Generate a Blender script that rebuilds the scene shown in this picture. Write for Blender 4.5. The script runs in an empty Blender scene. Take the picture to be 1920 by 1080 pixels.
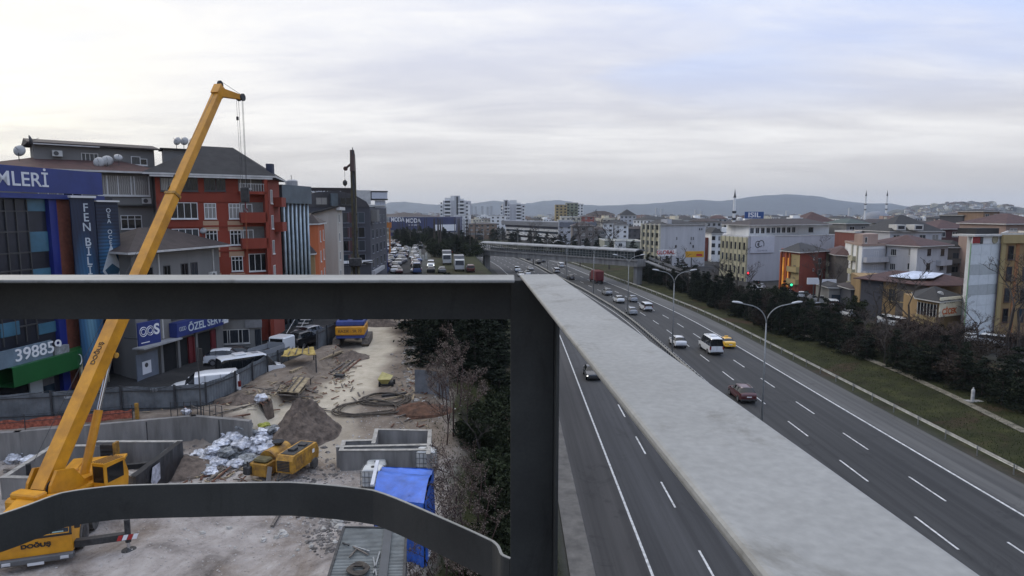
import bpy, math, random
from mathutils import Vector, Matrix, noise as mnoise
random.seed(7)
S = bpy.context.scene
C = S.collection
R = math.radians
# ------------------------------------------------------------------ camera
FPX, HC = 1200.0, 20.5
PITCH = math.atan(140 / FPX)
cam = bpy.data.cameras.new('camera'); cam.sensor_width = 36; cam.lens = 36 * FPX / 1920
cam.clip_start = 0.05; cam.clip_end = 40000
camo = bpy.data.objects.new('camera', cam); C.objects.link(camo)
camo.location = (0, 0, HC); camo.rotation_euler = (R(90) - PITCH, 0, 0)
S.camera = camo
# ------------------------------------------------------------------ world
SUN_AZ, SUN_EL = R(-48), R(24)          # azimuth measured from +Y, negative to the left
w = bpy.data.worlds.new('World'); S.world = w; w.use_nodes = True
nt = w.node_tree; nt.nodes.clear()
def N(t, **k):
    n = nt.nodes.new(t)
    for a, b in k.items(): setattr(n, a, b)
    return n
def L(a, b): nt.links.new(a, b)
def MA(op, a, b=None, clamp=False):
    n = N('ShaderNodeMath', operation=op); n.use_clamp = clamp
    for i, x in enumerate((a, b)):
        if x is None: continue
        if isinstance(x, (int, float)): n.inputs[i].default_value = x
        else: L(x, n.inputs[i])
    return n.outputs[0]
def MIXC(fac, a, b, bt='MIX'):
    n = N('ShaderNodeMix', data_type='RGBA', blend_type=bt)
    for i, x in ((0, fac), (6, a), (7, b)):
        if isinstance(x, (int, float)): n.inputs[i].default_value = x
        elif isinstance(x, tuple): n.inputs[i].default_value = (*x, 1)
        else: L(x, n.inputs[i])
    return n.outputs[2]
tc = N('ShaderNodeTexCoord'); sep = N('ShaderNodeSeparateXYZ'); L(tc.outputs['Generated'], sep.inputs[0])
zz = MA('MAXIMUM', sep.outputs[2], 0.0)
den = MA('ADD', zz, 0.10)
cx = MA('DIVIDE', sep.outputs[0], den); cy = MA('DIVIDE', sep.outputs[1], den)
cmb = N('ShaderNodeCombineXYZ'); L(MA('MULTIPLY', cx, 0.42), cmb.inputs[0]); L(MA('MULTIPLY', cy, 0.85), cmb.inputs[1])
def NZ(scale, detail, rough, off, dist=0.0):
    mp = N('ShaderNodeMapping'); mp.inputs['Location'].default_value = off; mp.inputs['Rotation'].default_value = (0, 0, R(14)); L(cmb.outputs[0], mp.inputs[0])
    n = N('ShaderNodeTexNoise'); n.inputs['Scale'].default_value = scale; n.inputs['Detail'].default_value = detail
    n.inputs['Roughness'].default_value = rough; n.inputs['Distortion'].default_value = dist; L(mp.outputs[0], n.inputs['Vector'])
    return n.outputs['Fac']
def RAMP(x, stops):
    n = N('ShaderNodeValToRGB'); L(x, n.inputs[0]); e = n.color_ramp.elements
    e[0].position, e[0].color = stops[0][0], (*stops[0][1], 1); e[1].position, e[1].color = stops[1][0], (*stops[1][1], 1)
    for p, c in stops[2:]:
        q = e.new(p); q.color = (*c, 1)
    n.color_ramp.interpolation = 'B_SPLINE' if len(stops) > 3 else 'EASE'
    return n.outputs[0]
sky = N('ShaderNodeTexSky', sky_type='NISHITA'); sky.sun_disc = False; sky.sun_elevation = SUN_EL; sky.sun_rotation = SUN_AZ
sky.air_density = 1.3; sky.dust_density = 2.0
skyb = MIXC(1.0, sky.outputs[0], (0.10, 0.10, 0.10), 'MULTIPLY')
grad = RAMP(zz, [(0.0, (0.46, 0.44, 0.43)), (0.06, (0.55, 0.535, 0.53)), (0.16, (0.60, 0.60, 0.65)), (0.30, (0.60, 0.64, 0.80)), (0.6, (0.60, 0.66, 0.82))])
n1 = RAMP(NZ(0.9, 7, 0.55, (3.1, 1.2, 0), 0.3), [(0.40, (0, 0, 0)), (0.60, (1, 1, 1))])
n2 = RAMP(NZ(2.6, 8, 0.6, (7.7, 4.2, 2), 0.5), [(0.35, (0, 0, 0)), (0.7, (1, 1, 1))])
cl = MA('ADD', MA('MULTIPLY', n1, 0.62), MA('MULTIPLY', n2, 0.38))
base = MIXC(MA('MULTIPLY', cl, RAMP(zz, [(0.01, (0, 0, 0)), (0.14, (0.90, 0.90, 0.90))])), grad, (0.90, 0.89, 0.88))
hole = RAMP(NZ(0.7, 4, 0.5, (1.4, 8.2, 5), 0.2), [(0.45, (0, 0, 0)), (0.56, (0.9, 0.9, 0.9))])
base = MIXC(MA('MULTIPLY', hole, RAMP(zz, [(0.10, (0, 0, 0)), (0.35, (1, 1, 1))])), base, (0.43, 0.57, 0.92))
bx_ = N('ShaderNodeMapRange'); bx_.interpolation_type = 'SMOOTHSTEP'; L(sep.outputs[0], bx_.inputs[0]); bx_.inputs[1].default_value = 0.05; bx_.inputs[2].default_value = 0.62; bx_.inputs[3].default_value = 0.0; bx_.inputs[4].default_value = 0.85
bz_ = N('ShaderNodeMapRange'); bz_.interpolation_type = 'SMOOTHSTEP'; L(zz, bz_.inputs[0]); bz_.inputs[1].default_value = 0.12; bz_.inputs[2].default_value = 0.36
base = MIXC(MA('MULTIPLY', MA('MULTIPLY', bx_.outputs[0], bz_.outputs[0]), MA('SUBTRACT', 1.0, MA('MULTIPLY', cl, 0.75))), base, (0.40, 0.56, 0.98))
# warm glow round the veiled sun, duller cloud away from it
sd = N('ShaderNodeVectorMath', operation='DOT_PRODUCT'); L(tc.outputs['Generated'], sd.inputs[0])
ga, ge = R(-41), R(11)
sd.inputs[1].default_value = (math.sin(ga) * math.cos(ge), math.cos(ga) * math.cos(ge), math.sin(ge))
dv = MA('MAXIMUM', sd.outputs['Value'], 0.0)
glow = MA('POWER', dv, 45.0); glow2 = MA('POWER', dv, 7.0)
base = MIXC(MA('MULTIPLY', glow2, 0.10), base, (0.84, 0.79, 0.66))
base = MIXC(MA('MULTIPLY', glow, MA('ADD', 0.45, MA('MULTIPLY', n2, 0.5))), base, (1.05, 1.02, .88))
bk = N('ShaderNodeMapRange'); L(sep.outputs[1], bk.inputs[0]); bk.inputs[1].default_value = -0.9; bk.inputs[2].default_value = 0.6
bk.inputs[3].default_value = 0.80; bk.inputs[4].default_value = 1.0
bkc = N('ShaderNodeCombineXYZ'); [L(bk.outputs[0], bkc.inputs[i]) for i in range(3)]
base = MIXC(1.0, base, bkc.outputs[0], 'MULTIPLY')
zw = RAMP(zz, [(0.42, (1, 1, 1)), (0.8, (1.0, 0.94, 0.84))])
fin = MIXC(1.0, MIXC(0.03, base, skyb), zw, 'MULTIPLY')
bg = N('ShaderNodeBackground'); zn = N('ShaderNodeMapRange'); zn.interpolation_type = 'SMOOTHSTEP'; L(zz, zn.inputs[0]); zn.inputs[1].default_value = 0.40; zn.inputs[2].default_value = 0.85; zn.inputs[3].default_value = 1.19; zn.inputs[4].default_value = 2.6
L(zn.outputs[0], bg.inputs[1]); L(fin, bg.inputs[0])
wo = N('ShaderNodeOutputWorld'); L(bg.outputs[0], wo.inputs[0])
# ------------------------------------------------------------------ sun
sl = bpy.data.lights.new('sun', 'SUN'); sl.energy = 0.85; sl.angle = R(14); sl.color = (1.0, 0.93, 0.82)
so = bpy.data.objects.new('sun', sl); C.objects.link(so)
sdir = Vector((math.sin(SUN_AZ) * math.cos(SUN_EL), math.cos(SUN_AZ) * math.cos(SUN_EL), math.sin(SUN_EL)))
so.rotation_euler = (-sdir).to_track_quat('-Z', 'Y').to_euler(); so.location = sdir * 200
S.view_settings.view_transform = 'Standard'; S.view_settings.look = 'None'; S.view_settings.exposure = 0; S.view_settings.gamma = 1
S.render.engine = 'CYCLES'; S.cycles.use_denoising = True
S.cycles.max_bounces = 5; S.cycles.diffuse_bounces = 2; S.cycles.glossy_bounces = 2; S.cycles.transmission_bounces = 2; S.cycles.volume_bounces = 0
S.cycles.transparent_max_bounces = 8
# ------------------------------------------------------------------ shape of the land
OFF = [(-300, 0), (60, 0), (112, 0), (132, -.7), (148, -2), (167, -3.7), (185, -5.9), (221, -10.1), (251, -13.6), (300, -22), (350, -34), (450, -64), (615, -128), (900, -260), (1500, -560), (3000, -1400), (14000, -8000)]
def off(y):
    for i in range(len(OFF) - 1):
        if y <= OFF[i + 1][0] or i == len(OFF) - 2:
            (x0, a), (x1, b) = OFF[i], OFF[i + 1]
            def sl_(j):
                if j <= 0 or j >= len(OFF) - 1: return (OFF[min(j + 1, len(OFF) - 1)][1] - OFF[max(j - 1, 0)][1]) / (OFF[min(j + 1, len(OFF) - 1)][0] - OFF[max(j - 1, 0)][0])
                return (OFF[j + 1][1] - OFF[j - 1][1]) / (OFF[j + 1][0] - OFF[j - 1][0])
            h = x1 - x0; t = (y - x0) / h
            m0, m1 = sl_(i) * h, sl_(i + 1) * h
            return (2*t**3 - 3*t*t + 1)*a + (t**3 - 2*t*t + t)*m0 + (-2*t**3 + 3*t*t)*b + (t**3 - t*t)*m1
def sm(t):
    t = max(0., min(1., t)); return t * t * (3 - 2 * t)
def lerp(a, b, t): return a + (b - a) * t
def pl(x, pts):
    if x <= pts[0][0]: return pts[0][1]
    for (a, p), (b, q) in zip(pts, pts[1:]):
        if x <= b: return p + (q - p) * (x - a) / (b - a)
    return pts[-1][1]
YW = [(-60, 31.5), (-30.2, 37.8), (-21, 40.9), (-17.6, 39.9)]
YH = [(-60, 38), (-33, 41.2), (-23.3, 44.4), (-21.4, 48.4), (-20.5, 56), (-19, 63.4)]
def hz(x, y):
    s = x - off(y)
    if s > 2.6:
        if s < 41: return -0.03
        z = 1.1 * sm((s - 42) / 14) - .03 * sm((42 - s))
        if y < 300: z += 0.18 * sm((s - 43) / 4) * mnoise.noise((x * .12, y * .12, 1)) * 1.0
        return z
    lv = 5.5 + 1.0 * sm((y - 38) / 14)
    if y > 330: lv = lerp(6.5, 1.0, sm((y - 330) / 350))
    z = lv
    if x < -17.4 and y < 64:
        yw, yh = pl(x, YW), pl(x, YH)
        up = sm((y - yw - .15) / .5) * (1 - sm((y - yh - 1.0) / 3))
        z = lerp(z, 7.2, up)
    if -34 < x < 0 and 14 < y < 130:
        k = sm((x + 36) / 6) * sm((-1 - x) / 4) * (1 - sm((y - 100) / 25))
        z += k * (0.16 * mnoise.noise((x * .35, y * .35, 4)) + .07 * mnoise.noise((x * 1.1, y * 1.1, 9)))
    return z * sm((2.6 - s) / 6.4)
def ray(u, v):
    a, b = (u - 960) / FPX, (540 - v) / FPX
    return Vector((a, math.cos(PITCH) + math.sin(PITCH) * b, -math.sin(PITCH) + math.cos(PITCH) * b))
def G(u, v, z=0.0):
    d = ray(u, v); t = (z - HC) / d.z
    return Vector((d.x * t, d.y * t, z))
def D(u, v, y):
    d = ray(u, v); t = y / d.y
    return Vector((d.x * t, y, HC + d.z * t))
def T(u, v):
    d = ray(u, v); t = 8.0
    while t < 9000:
        p = Vector((0, 0, HC)) + d * t
        if p.z < hz(p.x, p.y): break
        t *= 1.004
    return Vector((p.x, p.y, hz(p.x, p.y)))
def XY(u, y): return ((u - 960) / FPX * y * 1.0 * (1 / 1.0), y)
# ------------------------------------------------------------------ object helpers
ORI = {}
def tag(o, label=None, cat=None, group=None, kind=None):
    if label: o['label'] = label
    if cat: o['category'] = cat
    if group: o['group'] = group
    if kind: o['kind'] = kind
    return o
def thing(name, label, cat, loc=(0, 0, 0), rz=0, group=None):
    o = bpy.data.objects.new(name, None); o.empty_display_size = .3; C.objects.link(o)
    o.location = loc; o.rotation_euler = (0, 0, rz); ORI[o] = Vector(loc) if rz == 0 else Vector((0, 0, 0))
    return tag(o, label, cat, group)
def kids(o): return [c for c in ALLK.get(o, [])]
ALLK = {}
def par(o, p):
    o.parent = p; ALLK.setdefault(p, []).append(o)
def copy_tree(o, parent=None, swap=None):
    c = o.copy(); C.objects.link(c); ORI[c] = ORI.get(o, Vector())
    if swap and c.type == 'MESH':
        ms = c.data.materials
        if any(m in swap for m in ms if m):
            key = (c.data.name, tuple(sorted((a.name, b.name) for a, b in swap.items())))
            if key not in SW:
                d = c.data.copy()
                for i, m in enumerate(d.materials):
                    if m in swap: d.materials[i] = swap[m]
                SW[key] = d
            c.data = SW[key]
    if parent is not None: par(c, parent)
    for k in kids(o): copy_tree(k, c, swap)
    return c
SW = {}
class MB:
    def __init__(s): s.v = []; s.f = []; s.m = []; s.M = Matrix()
    def add(s, vs, fs, mi=0):
        n = len(s.v); s.v += [tuple(s.M @ Vector(p)) for p in vs]
        s.f += [tuple(i + n for i in f) for f in fs]; s.m += [mi] * len(fs); return s
    def box(s, a, b, mi=0):
        (x0, y0, z0), (x1, y1, z1) = a, b
        return s.add([(x0,y0,z0),(x1,y0,z0),(x1,y1,z0),(x0,y1,z0),(x0,y0,z1),(x1,y0,z1),(x1,y1,z1),(x0,y1,z1)],
                     [(0,3,2,1),(4,5,6,7),(0,1,5,4),(1,2,6,5),(2,3,7,6),(3,0,4,7)], mi)
    def bbox(s, a, b, r=.03, mi=0):
        # box with chamfered vertical and top edges
        (x0, y0, z0), (x1, y1, z1) = a, b
        def ring(i, z): return [(x0+r+i,y0+i,z),(x1-r-i,y0+i,z),(x1-i,y0+r+i,z),(x1-i,y1-r-i,z),(x1-r-i,y1-i,z),(x0+r+i,y1-i,z),(x0+i,y1-r-i,z),(x0+i,y0+r+i,z)]
        vs = ring(r*.7, z0) + ring(0, z0 + r) + ring(0, z1 - r) + ring(r*.7, z1)
        fs = [tuple(range(7, -1, -1)), tuple(range(24, 32))]
        for k in range(3):
            for i in range(8): fs.append((k*8+i, k*8+(i+1)%8, k*8+8+(i+1)%8, k*8+8+i))
        return s.add(vs, fs, mi)
    def prism(s, poly, z0, z1, mi=0, cap=None):
        n = len(poly)
        s.add([(p[0], p[1], z0) for p in poly] + [(p[0], p[1], z1) for p in poly],
              [(i, (i+1)%n, n+(i+1)%n, n+i) for i in range(n)] + [tuple(range(n-1, -1, -1))], mi)
        return s.add([(p[0], p[1], z1) for p in poly], [tuple(range(n))], mi if cap is None else cap)
    def xprof(s, prof, x0, x1, mi=0):
        n = len(prof)     # profile in (y,z), extruded along x
        return s.add([(x0, y, z) for y, z in prof] + [(x1, y, z) for y, z in prof],
                     [(i, n+i, n+(i+1)%n, (i+1)%n) for i in range(n)] + [tuple(range(n)), tuple(range(2*n-1, n-1, -1))], mi)
    def tube(s, pts, r, n=6, mi=0, r1=None):
        pts = [Vector(p) for p in pts]; rings = []; m = len(pts)
        up = Vector((0, 0, 1)); vs = []
        for i, p in enumerate(pts):
            d = (pts[min(i+1, m-1)] - pts[max(i-1, 0)]).normalized()
            a = d.cross(up if abs(d.z) < .95 else Vector((1, 0, 0))).normalized(); b = d.cross(a)
            rr = r if r1 is None else lerp(r, r1, i / max(1, m - 1))
            vs += [tuple(p + a * (rr * math.cos(2*math.pi*k/n)) + b * (rr * math.sin(2*math.pi*k/n))) for k in range(n)]
        fs = [(i*n+k, i*n+(k+1)%n, (i+1)*n+(k+1)%n, (i+1)*n+k) for i in range(m-1) for k in range(n)]
        fs += [tuple(range(n-1, -1, -1)), tuple(range((m-1)*n, m*n))]
        return s.add(vs, fs, mi)
    def beam(s, p0, p1, w, h, mi=0, up=(0, 0, 1), w1=None, h1=None):
        p0, p1 = Vector(p0), Vector(p1); d = (p1 - p0).normalized(); u = Vector(up)
        a = d.cross(u).normalized(); b = a.cross(d)
        w1 = w if w1 is None else w1; h1 = h if h1 is None else h1; vs = []
        for p, ww, hh in ((p0, w, h), (p1, w1, h1)):
            for i, j in ((-1,-1),(1,-1),(1,1),(-1,1)): vs.append(tuple(p + a*(i*ww/2) + b*(j*hh/2)))
        return s.add(vs, [(0,1,2,3),(7,6,5,4),(0,4,5,1),(1,5,6,2),(2,6,7,3),(3,7,4,0)], mi)
    def disc(s, c, axis, r, t, n=18, mi=0, r2=None):
        c = Vector(c); ax = Vector(axis).normalized(); s2 = c + ax * t
        return s.tube([c, s2], r, n, mi, r2)
    def lathe(s, c, prof, n=16, mi=0):
        vs = []; c = Vector(c)
        for r, z in prof: vs += [(c.x + r*math.cos(2*math.pi*k/n), c.y + r*math.sin(2*math.pi*k/n), c.z + z) for k in range(n)]
        m = len(prof)
        return s.add(vs, [(i*n+k, i*n+(k+1)%n, (i+1)*n+(k+1)%n, (i+1)*n+k) for i in range(m-1) for k in range(n)] + [tuple(range(n-1,-1,-1)), tuple(range((m-1)*n, m*n))], mi)
    def mesh(s, name, mats, o=Vector(), smooth=False):
        me = bpy.data.meshes.new(name)
        ox, oy, oz = o
        me.from_pydata([(x-ox, y-oy, z-oz) for x, y, z in s.v], [], s.f)
        for m in (mats if isinstance(mats, (list, tuple)) else [mats]): me.materials.append(m)
        if any(s.m): me.polygons.foreach_set('material_index', s.m)
        if smooth: me.polygons.foreach_set('use_smooth', [True] * len(s.f))
        me.update(); return me
    def build(s, name, mats, parent=None, smooth=False, origin=None, **t):
        o = Vector(origin) if origin is not None else (ORI.get(parent, Vector()) if parent is not None else Vector())
        ob = bpy.data.objects.new(name, s.mesh(name, mats, o, smooth)); C.objects.link(ob)
        if parent is not None: par(ob, parent); ORI[ob] = o
        else: ob.location = o; ORI[ob] = o
        if t: tag(ob, **t)
        return ob
# ------------------------------------------------------------------ materials
MATS = {}
def mat(name, col, rough=.8, metal=0., var=.12, sc=1.5, bump=0., bsc=20, spec=.5, col2=None, streak=False, rnd=0., emit=0):
    if name in MATS: return MATS[name]
    m = bpy.data.materials.new(name); m.use_nodes = True; t = m.node_tree; b = t.nodes['Principled BSDF']
    b.inputs['Roughness'].default_value = rough; b.inputs['Metallic'].default_value = metal; b.inputs['Specular IOR Level'].default_value = spec
    tc = t.nodes.new('ShaderNodeTexCoord'); mp = t.nodes.new('ShaderNodeMapping'); t.links.new(tc.outputs['Object'], mp.inputs[0])
    if streak: mp.inputs['Scale'].default_value = (1, 1, .14)
    n = t.nodes.new('ShaderNodeTexNoise'); n.inputs['Scale'].default_value = sc; n.inputs['Detail'].default_value = 6; n.inputs['Roughness'].default_value = .62
    t.links.new(mp.outputs[0], n.inputs['Vector'])
    r = t.nodes.new('ShaderNodeValToRGB'); t.links.new(n.outputs['Fac'], r.inputs[0])
    c2 = col2 or tuple(c * (1 - 2.2 * var) for c in col)
    r.color_ramp.elements[0].position = .3; r.color_ramp.elements[1].position = .68
    r.color_ramp.elements[0].color = (*[max(0, c) for c in c2], 1); r.color_ramp.elements[1].color = (*[min(1, c * (1 + var)) for c in col], 1)
    out = r.outputs[0]
    if rnd:
        oi = t.nodes.new('ShaderNodeObjectInfo'); hs = t.nodes.new('ShaderNodeHueSaturation'); mr = t.nodes.new('ShaderNodeMapRange')
        t.links.new(oi.outputs['Random'], mr.inputs[0]); mr.inputs[3].default_value = 1 - rnd; mr.inputs[4].default_value = 1 + rnd
        t.links.new(mr.outputs[0], hs.inputs['Value']); t.links.new(out, hs.inputs['Color']); out = hs.outputs[0]
    t.links.new(out, b.inputs['Base Color'])
    if bump:
        n2 = t.nodes.new('ShaderNodeTexNoise'); n2.inputs['Scale'].default_value = bsc; n2.inputs['Detail'].default_value = 5; t.links.new(tc.outputs['Object'], n2.inputs['Vector'])
        bp = t.nodes.new('ShaderNodeBump'); bp.inputs['Strength'].default_value = bump; bp.inputs['Distance'].default_value = .05
        t.links.new(n2.outputs['Fac'], bp.inputs['Height']); t.links.new(bp.outputs[0], b.inputs['Normal'])
    if emit:
        b.inputs['Emission Color'].default_value = (*col, 1); b.inputs['Emission Strength'].default_value = emit
    MATS[name] = m; return m
def glassmat(name, dark=(.012, .015, .018), pale=(.32, .31, .29), cut=.72):
    m = bpy.data.materials.new(name); m.use_nodes = True; t = m.node_tree; b = t.nodes['Principled BSDF']
    b.inputs['Roughness'].default_value = .12; b.inputs['Specular IOR Level'].default_value = .45
    oi = t.nodes.new('ShaderNodeObjectInfo'); r = t.nodes.new('ShaderNodeValToRGB'); t.links.new(oi.outputs['Random'], r.inputs[0])
    r.color_ramp.interpolation = 'CONSTANT'; e = r.color_ramp.elements
    e[0].color = (*dark, 1); e[1].position = cut; e[1].color = (*pale, 1)
    q = e.new(cut * .6); q.color = (*[c * 3 + .02 for c in dark], 1)
    # hanging curtain folds behind the pane
    tc = t.nodes.new('ShaderNodeTexCoord'); wv = t.nodes.new('ShaderNodeTexWave'); wv.inputs['Scale'].default_value = 2.2; wv.inputs['Distortion'].default_value = 3
    t.links.new(tc.outputs['Object'], wv.inputs[0]); mx = t.nodes.new('ShaderNodeMix'); mx.data_type = 'RGBA'; mx.blend_type = 'MULTIPLY'; mx.inputs[0].default_value = .55
    t.links.new(r.outputs[0], mx.inputs[6]); t.links.new(wv.outputs[0], mx.inputs[7]); t.links.new(mx.outputs[2], b.inputs['Base Color'])
    MATS[name] = m; return m
def plain(name, col, rough=.5, metal=0., emit=0, coat=0):
    if name in MATS: return MATS[name]
    m = bpy.data.materials.new(name); m.use_nodes = True; b = m.node_tree.nodes['Principled BSDF']
    b.inputs['Base Color'].default_value = (*col, 1); b.inputs['Roughness'].default_value = rough; b.inputs['Metallic'].default_value = metal
    if coat: b.inputs['Coat Weight'].default_value = coat
    if emit: b.inputs['Emission Color'].default_value = (*col, 1); b.inputs['Emission Strength'].default_value = emit
    MATS[name] = m; return m
def uvband(name, cols, rough, fn): pass
# ------------------------------------------------------------------ writing
def text(s, size, m, loc, rot, parent=None, name='lettering', align='CENTER', sx=1.0, extr=.012, bold=0.0, **t):
    cu = bpy.data.curves.new('t', 'FONT'); cu.body = s; cu.size = size; cu.extrude = extr; cu.align_x = align; cu.align_y = 'CENTER'; cu.offset = bold
    to = bpy.data.objects.new('t', cu); C.objects.link(to)
    bpy.context.view_layer.update()
    me = bpy.data.meshes.new_from_object(to.evaluated_get(bpy.context.evaluated_depsgraph_get()))
    bpy.data.objects.remove(to); me.name = name; me.materials.clear(); me.materials.append(m)
    o = bpy.data.objects.new(name, me); C.objects.link(o)
    o.location = Vector(loc) - (ORI.get(parent, Vector()) if parent is not None else Vector()); o.rotation_euler = rot; o.scale = (sx, 1, 1)
    if parent is not None: par(o, parent)
    if t: tag(o, **t)
    return o
# ================================================================== SETTING: LAND AND ROADS
def attr_ground_mat():
    m = bpy.data.materials.new('land'); m.use_nodes = True; t = m.node_tree; b = t.nodes['Principled BSDF']
    b.inputs['Roughness'].default_value = .95; b.inputs['Specular IOR Level'].default_value = .15
    def n(ty, **k):
        x = t.nodes.new(ty)
        for a, v in k.items(): setattr(x, a, v)
        return x
    def nz(sc, det=6, ro=.6, dist=0):
        x = n('ShaderNodeTexNoise'); x.inputs['Scale'].default_value = sc; x.inputs['Detail'].default_value = det; x.inputs['Roughness'].default_value = ro; x.inputs['Distortion'].default_value = dist
        t.links.new(tcc.outputs['Object'], x.inputs['Vector']); return x.outputs['Fac']
    def rp(x, a, ca, b_, cb, mid=None):
        r = n('ShaderNodeValToRGB'); t.links.new(x, r.inputs[0]); e = r.color_ramp.elements
        e[0].position, e[0].color = a, (*ca, 1); e[1].position, e[1].color = b_, (*cb, 1)
        if mid: q = e.new(mid[0]); q.color = (*mid[1], 1)
        return r.outputs[0]
    def mx(f, a, c):
        x = n('ShaderNodeMix', data_type='RGBA'); 
        for i, v in ((0, f), (6, a), (7, c)):
            if isinstance(v, (int, float)): x.inputs[i].default_value = v
            else: t.links.new(v, x.inputs[i])
        return x.outputs[2]
    tcc = n('ShaderNodeTexCoord'); at = n('ShaderNodeAttribute', attribute_name='reg'); sp = n('ShaderNodeSeparateColor'); t.links.new(at.outputs['Color'], sp.inputs[0])
    grass = rp(nz(.35, 8, .7), .35, (.016, .017, .006), .66, (.044, .045, .015), (.52, (.027, .029, .010)))
    dry = rp(nz(.09, 6, .65, .6), .54, (0, 0, 0), .64, (1, 1, 1))
    soilg = rp(nz(1.4, 8, .7), .35, (.030, .019, .011), .7, (.060, .040, .025))
    grass = mx(dry, grass, soilg)
    dirt = rp(nz(.5, 10, .68, .4), .30, (.12, .102, .088), .68, (.45, .41, .37), (.48, (.31, .275, .245)))
    dirt2 = rp(nz(.16, 8, .7, 1.0), .50, (0, 0, 0), .66, (.85, .85, .85))
    dirt = mx(dirt2, dirt, rp(nz(2.2, 8, .7), .3, (.11, .078, .055), .7, (.25, .20, .155)))
    spk = rp(nz(7, 6, .75), .60, (0, 0, 0), .68, (.6, .6, .6)); dirt = mx(spk, dirt, rp(nz(3, 2), .3, (.34, .32, .29), .7, (.45, .43, .40)))
    spd = rp(nz(4.3, 7, .8), .33, (.8, .8, .8), .42, (0, 0, 0)); dirt = mx(spd, dirt, rp(nz(3, 2), .3, (.05, .042, .036), .7, (.09, .075, .06)))
    track = rp(nz(.8, 9, .62, .3), .32, (.40, .345, .255), .7, (.56, .49, .375))
    paved = rp(nz(.25, 8, .7), .35, (.022, .022, .022), .7, (.055, .053, .050))
    town = rp(nz(.02, 8, .7), .35, (.03, .032, .026), .7, (.10, .098, .09))
    col = mx(sp.outputs[0], town, grass); col = mx(sp.outputs[1], col, dirt); col = mx(sp.outputs[2], col, paved)
    at3 = n('ShaderNodeAttribute', attribute_name='brn'); col = mx(at3.outputs['Fac'], col, rp(nz(.9, 9, .7, .5), .3, (.085, .062, .043), .7, (.25, .205, .155), (.5, (.16, .125, .092)))); at2 = n('ShaderNodeAttribute', attribute_name='trk'); col = mx(at2.outputs['Fac'], col, track)
    t.links.new(col, b.inputs['Base Color'])
    bp = n('ShaderNodeBump'); bp.inputs['Strength'].default_value = .9; bp.inputs['Distance'].default_value = .10; t.links.new(nz(3.5, 8, .72), bp.inputs['Height']); t.links.new(bp.outputs[0], b.inputs['Normal'])
    return m
def seg_d(p, a, b):
    ax, ay = a; bx, by = b; dx, dy = bx-ax, by-ay; t = max(0, min(1, ((p[0]-ax)*dx + (p[1]-ay)*dy) / (dx*dx+dy*dy)))
    return math.hypot(p[0]-ax-t*dx, p[1]-ay-t*dy)
TRK = [tuple(T(u, v).xy) for u, v in ((700, 608), (705, 655), (668, 712), (640, 745), (585, 768), (500, 790))]
TRK0 = [tuple(T(u, v).xy) for u, v in ((640, 745), (625, 800), (640, 850))]
def ground_mesh():
    ss = [-6000, -4000, -2500, -1600, -1000, -650, -420, -300, -220, -160, -120, -95, -78, -66, -58, -52, -47]
    ss += [-44 + .62 * i for i in range(76)]
    ss += [3.4, 5, 10, 20, 30, 38, 40.5] + [42 + 1.2 * i for i in range(18)]
    ss += [66, 72, 80, 90, 105, 125, 150, 190, 240, 320, 450, 650, 950, 1400, 2000, 3000, 4500, 6500, 9000]
    ss = sorted(set(ss)); ys = [-400, -150, -60, -20, 0, 8, 12] + [15 + .62 * i for i in range(100)] + [77.5 + 1.3 * i for i in range(40)]
    y = ys[-1]
    while y < 13000: y *= 1.035; ys.append(y)
    vs = []; col = []; trk = []; brn = []
    for y in ys:
        o = off(y)
        for s in ss:
            x = s + o; z = hz(x, y); vs.append((x, y, z))
            g = d = p = k = q_ = 0.
            if s > 38: g = 1 - sm((s - 62) / 6); p = sm((s - 62) / 6) * (1 - sm((y - 700) / 800))
            elif s < 3:
                g = sm((s + 9) / 4) if y < 130 else (sm((s + 20) / 5) if y < 700 else 0)
                if y < 120 and s < -2:
                    e = pl(y, [(0, -3.2), (34, -3.6), (50, -5), (62, -8), (75, -11.5), (90, -14), (120, -17)]) + 1.5 * mnoise.noise((x*.2, y*.2, 0))
                    d = sm((e - x) / 1.5 + .5); g = 1 - d
                    yh = pl(x, YH)
                    if (y > yh + .6 and x < pl(y, [(40, -10), (58, -17), (64, -19.6), (75, -20.5), (90, -22.5), (120, -26)])) or x < -45: p = 1.; d = 0
                    t_ = min(seg_d((x, y), a, b) for a, b in zip(TRK, TRK[1:]))
                    k = sm((1.9 + 1.0 * mnoise.noise((x*.3, y*.3, 3)) - t_) / 1.6 + .5)
                    t_ = min(seg_d((x, y), a, b) for a, b in zip(TRK0, TRK0[1:]))
                    q_ = d * sm((y - 36 + 3 * mnoise.noise((x*.25, y*.25, 7))) / 7) * .85; k = max(k, .5 * sm((1.5 - t_) / 1.2 + .5)) * d
                elif s < -20 and y < 700: p = 1.
            col.append((g, d, p, 1)); trk.append(k); brn.append(q_)
    n = len(ss); fs = [(j*n+i, j*n+i+1, (j+1)*n+i+1, (j+1)*n+i) for j in range(len(ys)-1) for i in range(n-1)]
    me = bpy.data.meshes.new('ground'); me.from_pydata(vs, [], fs); me.materials.append(attr_ground_mat())
    me.polygons.foreach_set('use_smooth', [True] * len(fs))
    a = me.color_attributes.new('reg', 'FLOAT_COLOR', 'POINT'); a.data.foreach_set('color', [c for q in col for c in q])
    a = me.attributes.new('trk', 'FLOAT', 'POINT'); a.data.foreach_set('value', trk); a = me.attributes.new('brn', 'FLOAT', 'POINT'); a.data.foreach_set('value', brn)
    o = bpy.data.objects.new('ground', me); C.objects.link(o); tag(o, kind='structure')
ground_mesh()
YR = [-60, -30, 0, 15, 30] + [30 + 6 * i for i in range(1, 45)] + [300 + 18 * i for i in range(1, 40)] + [1020 + 60 * i for i in range(1, 30)]
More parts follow.
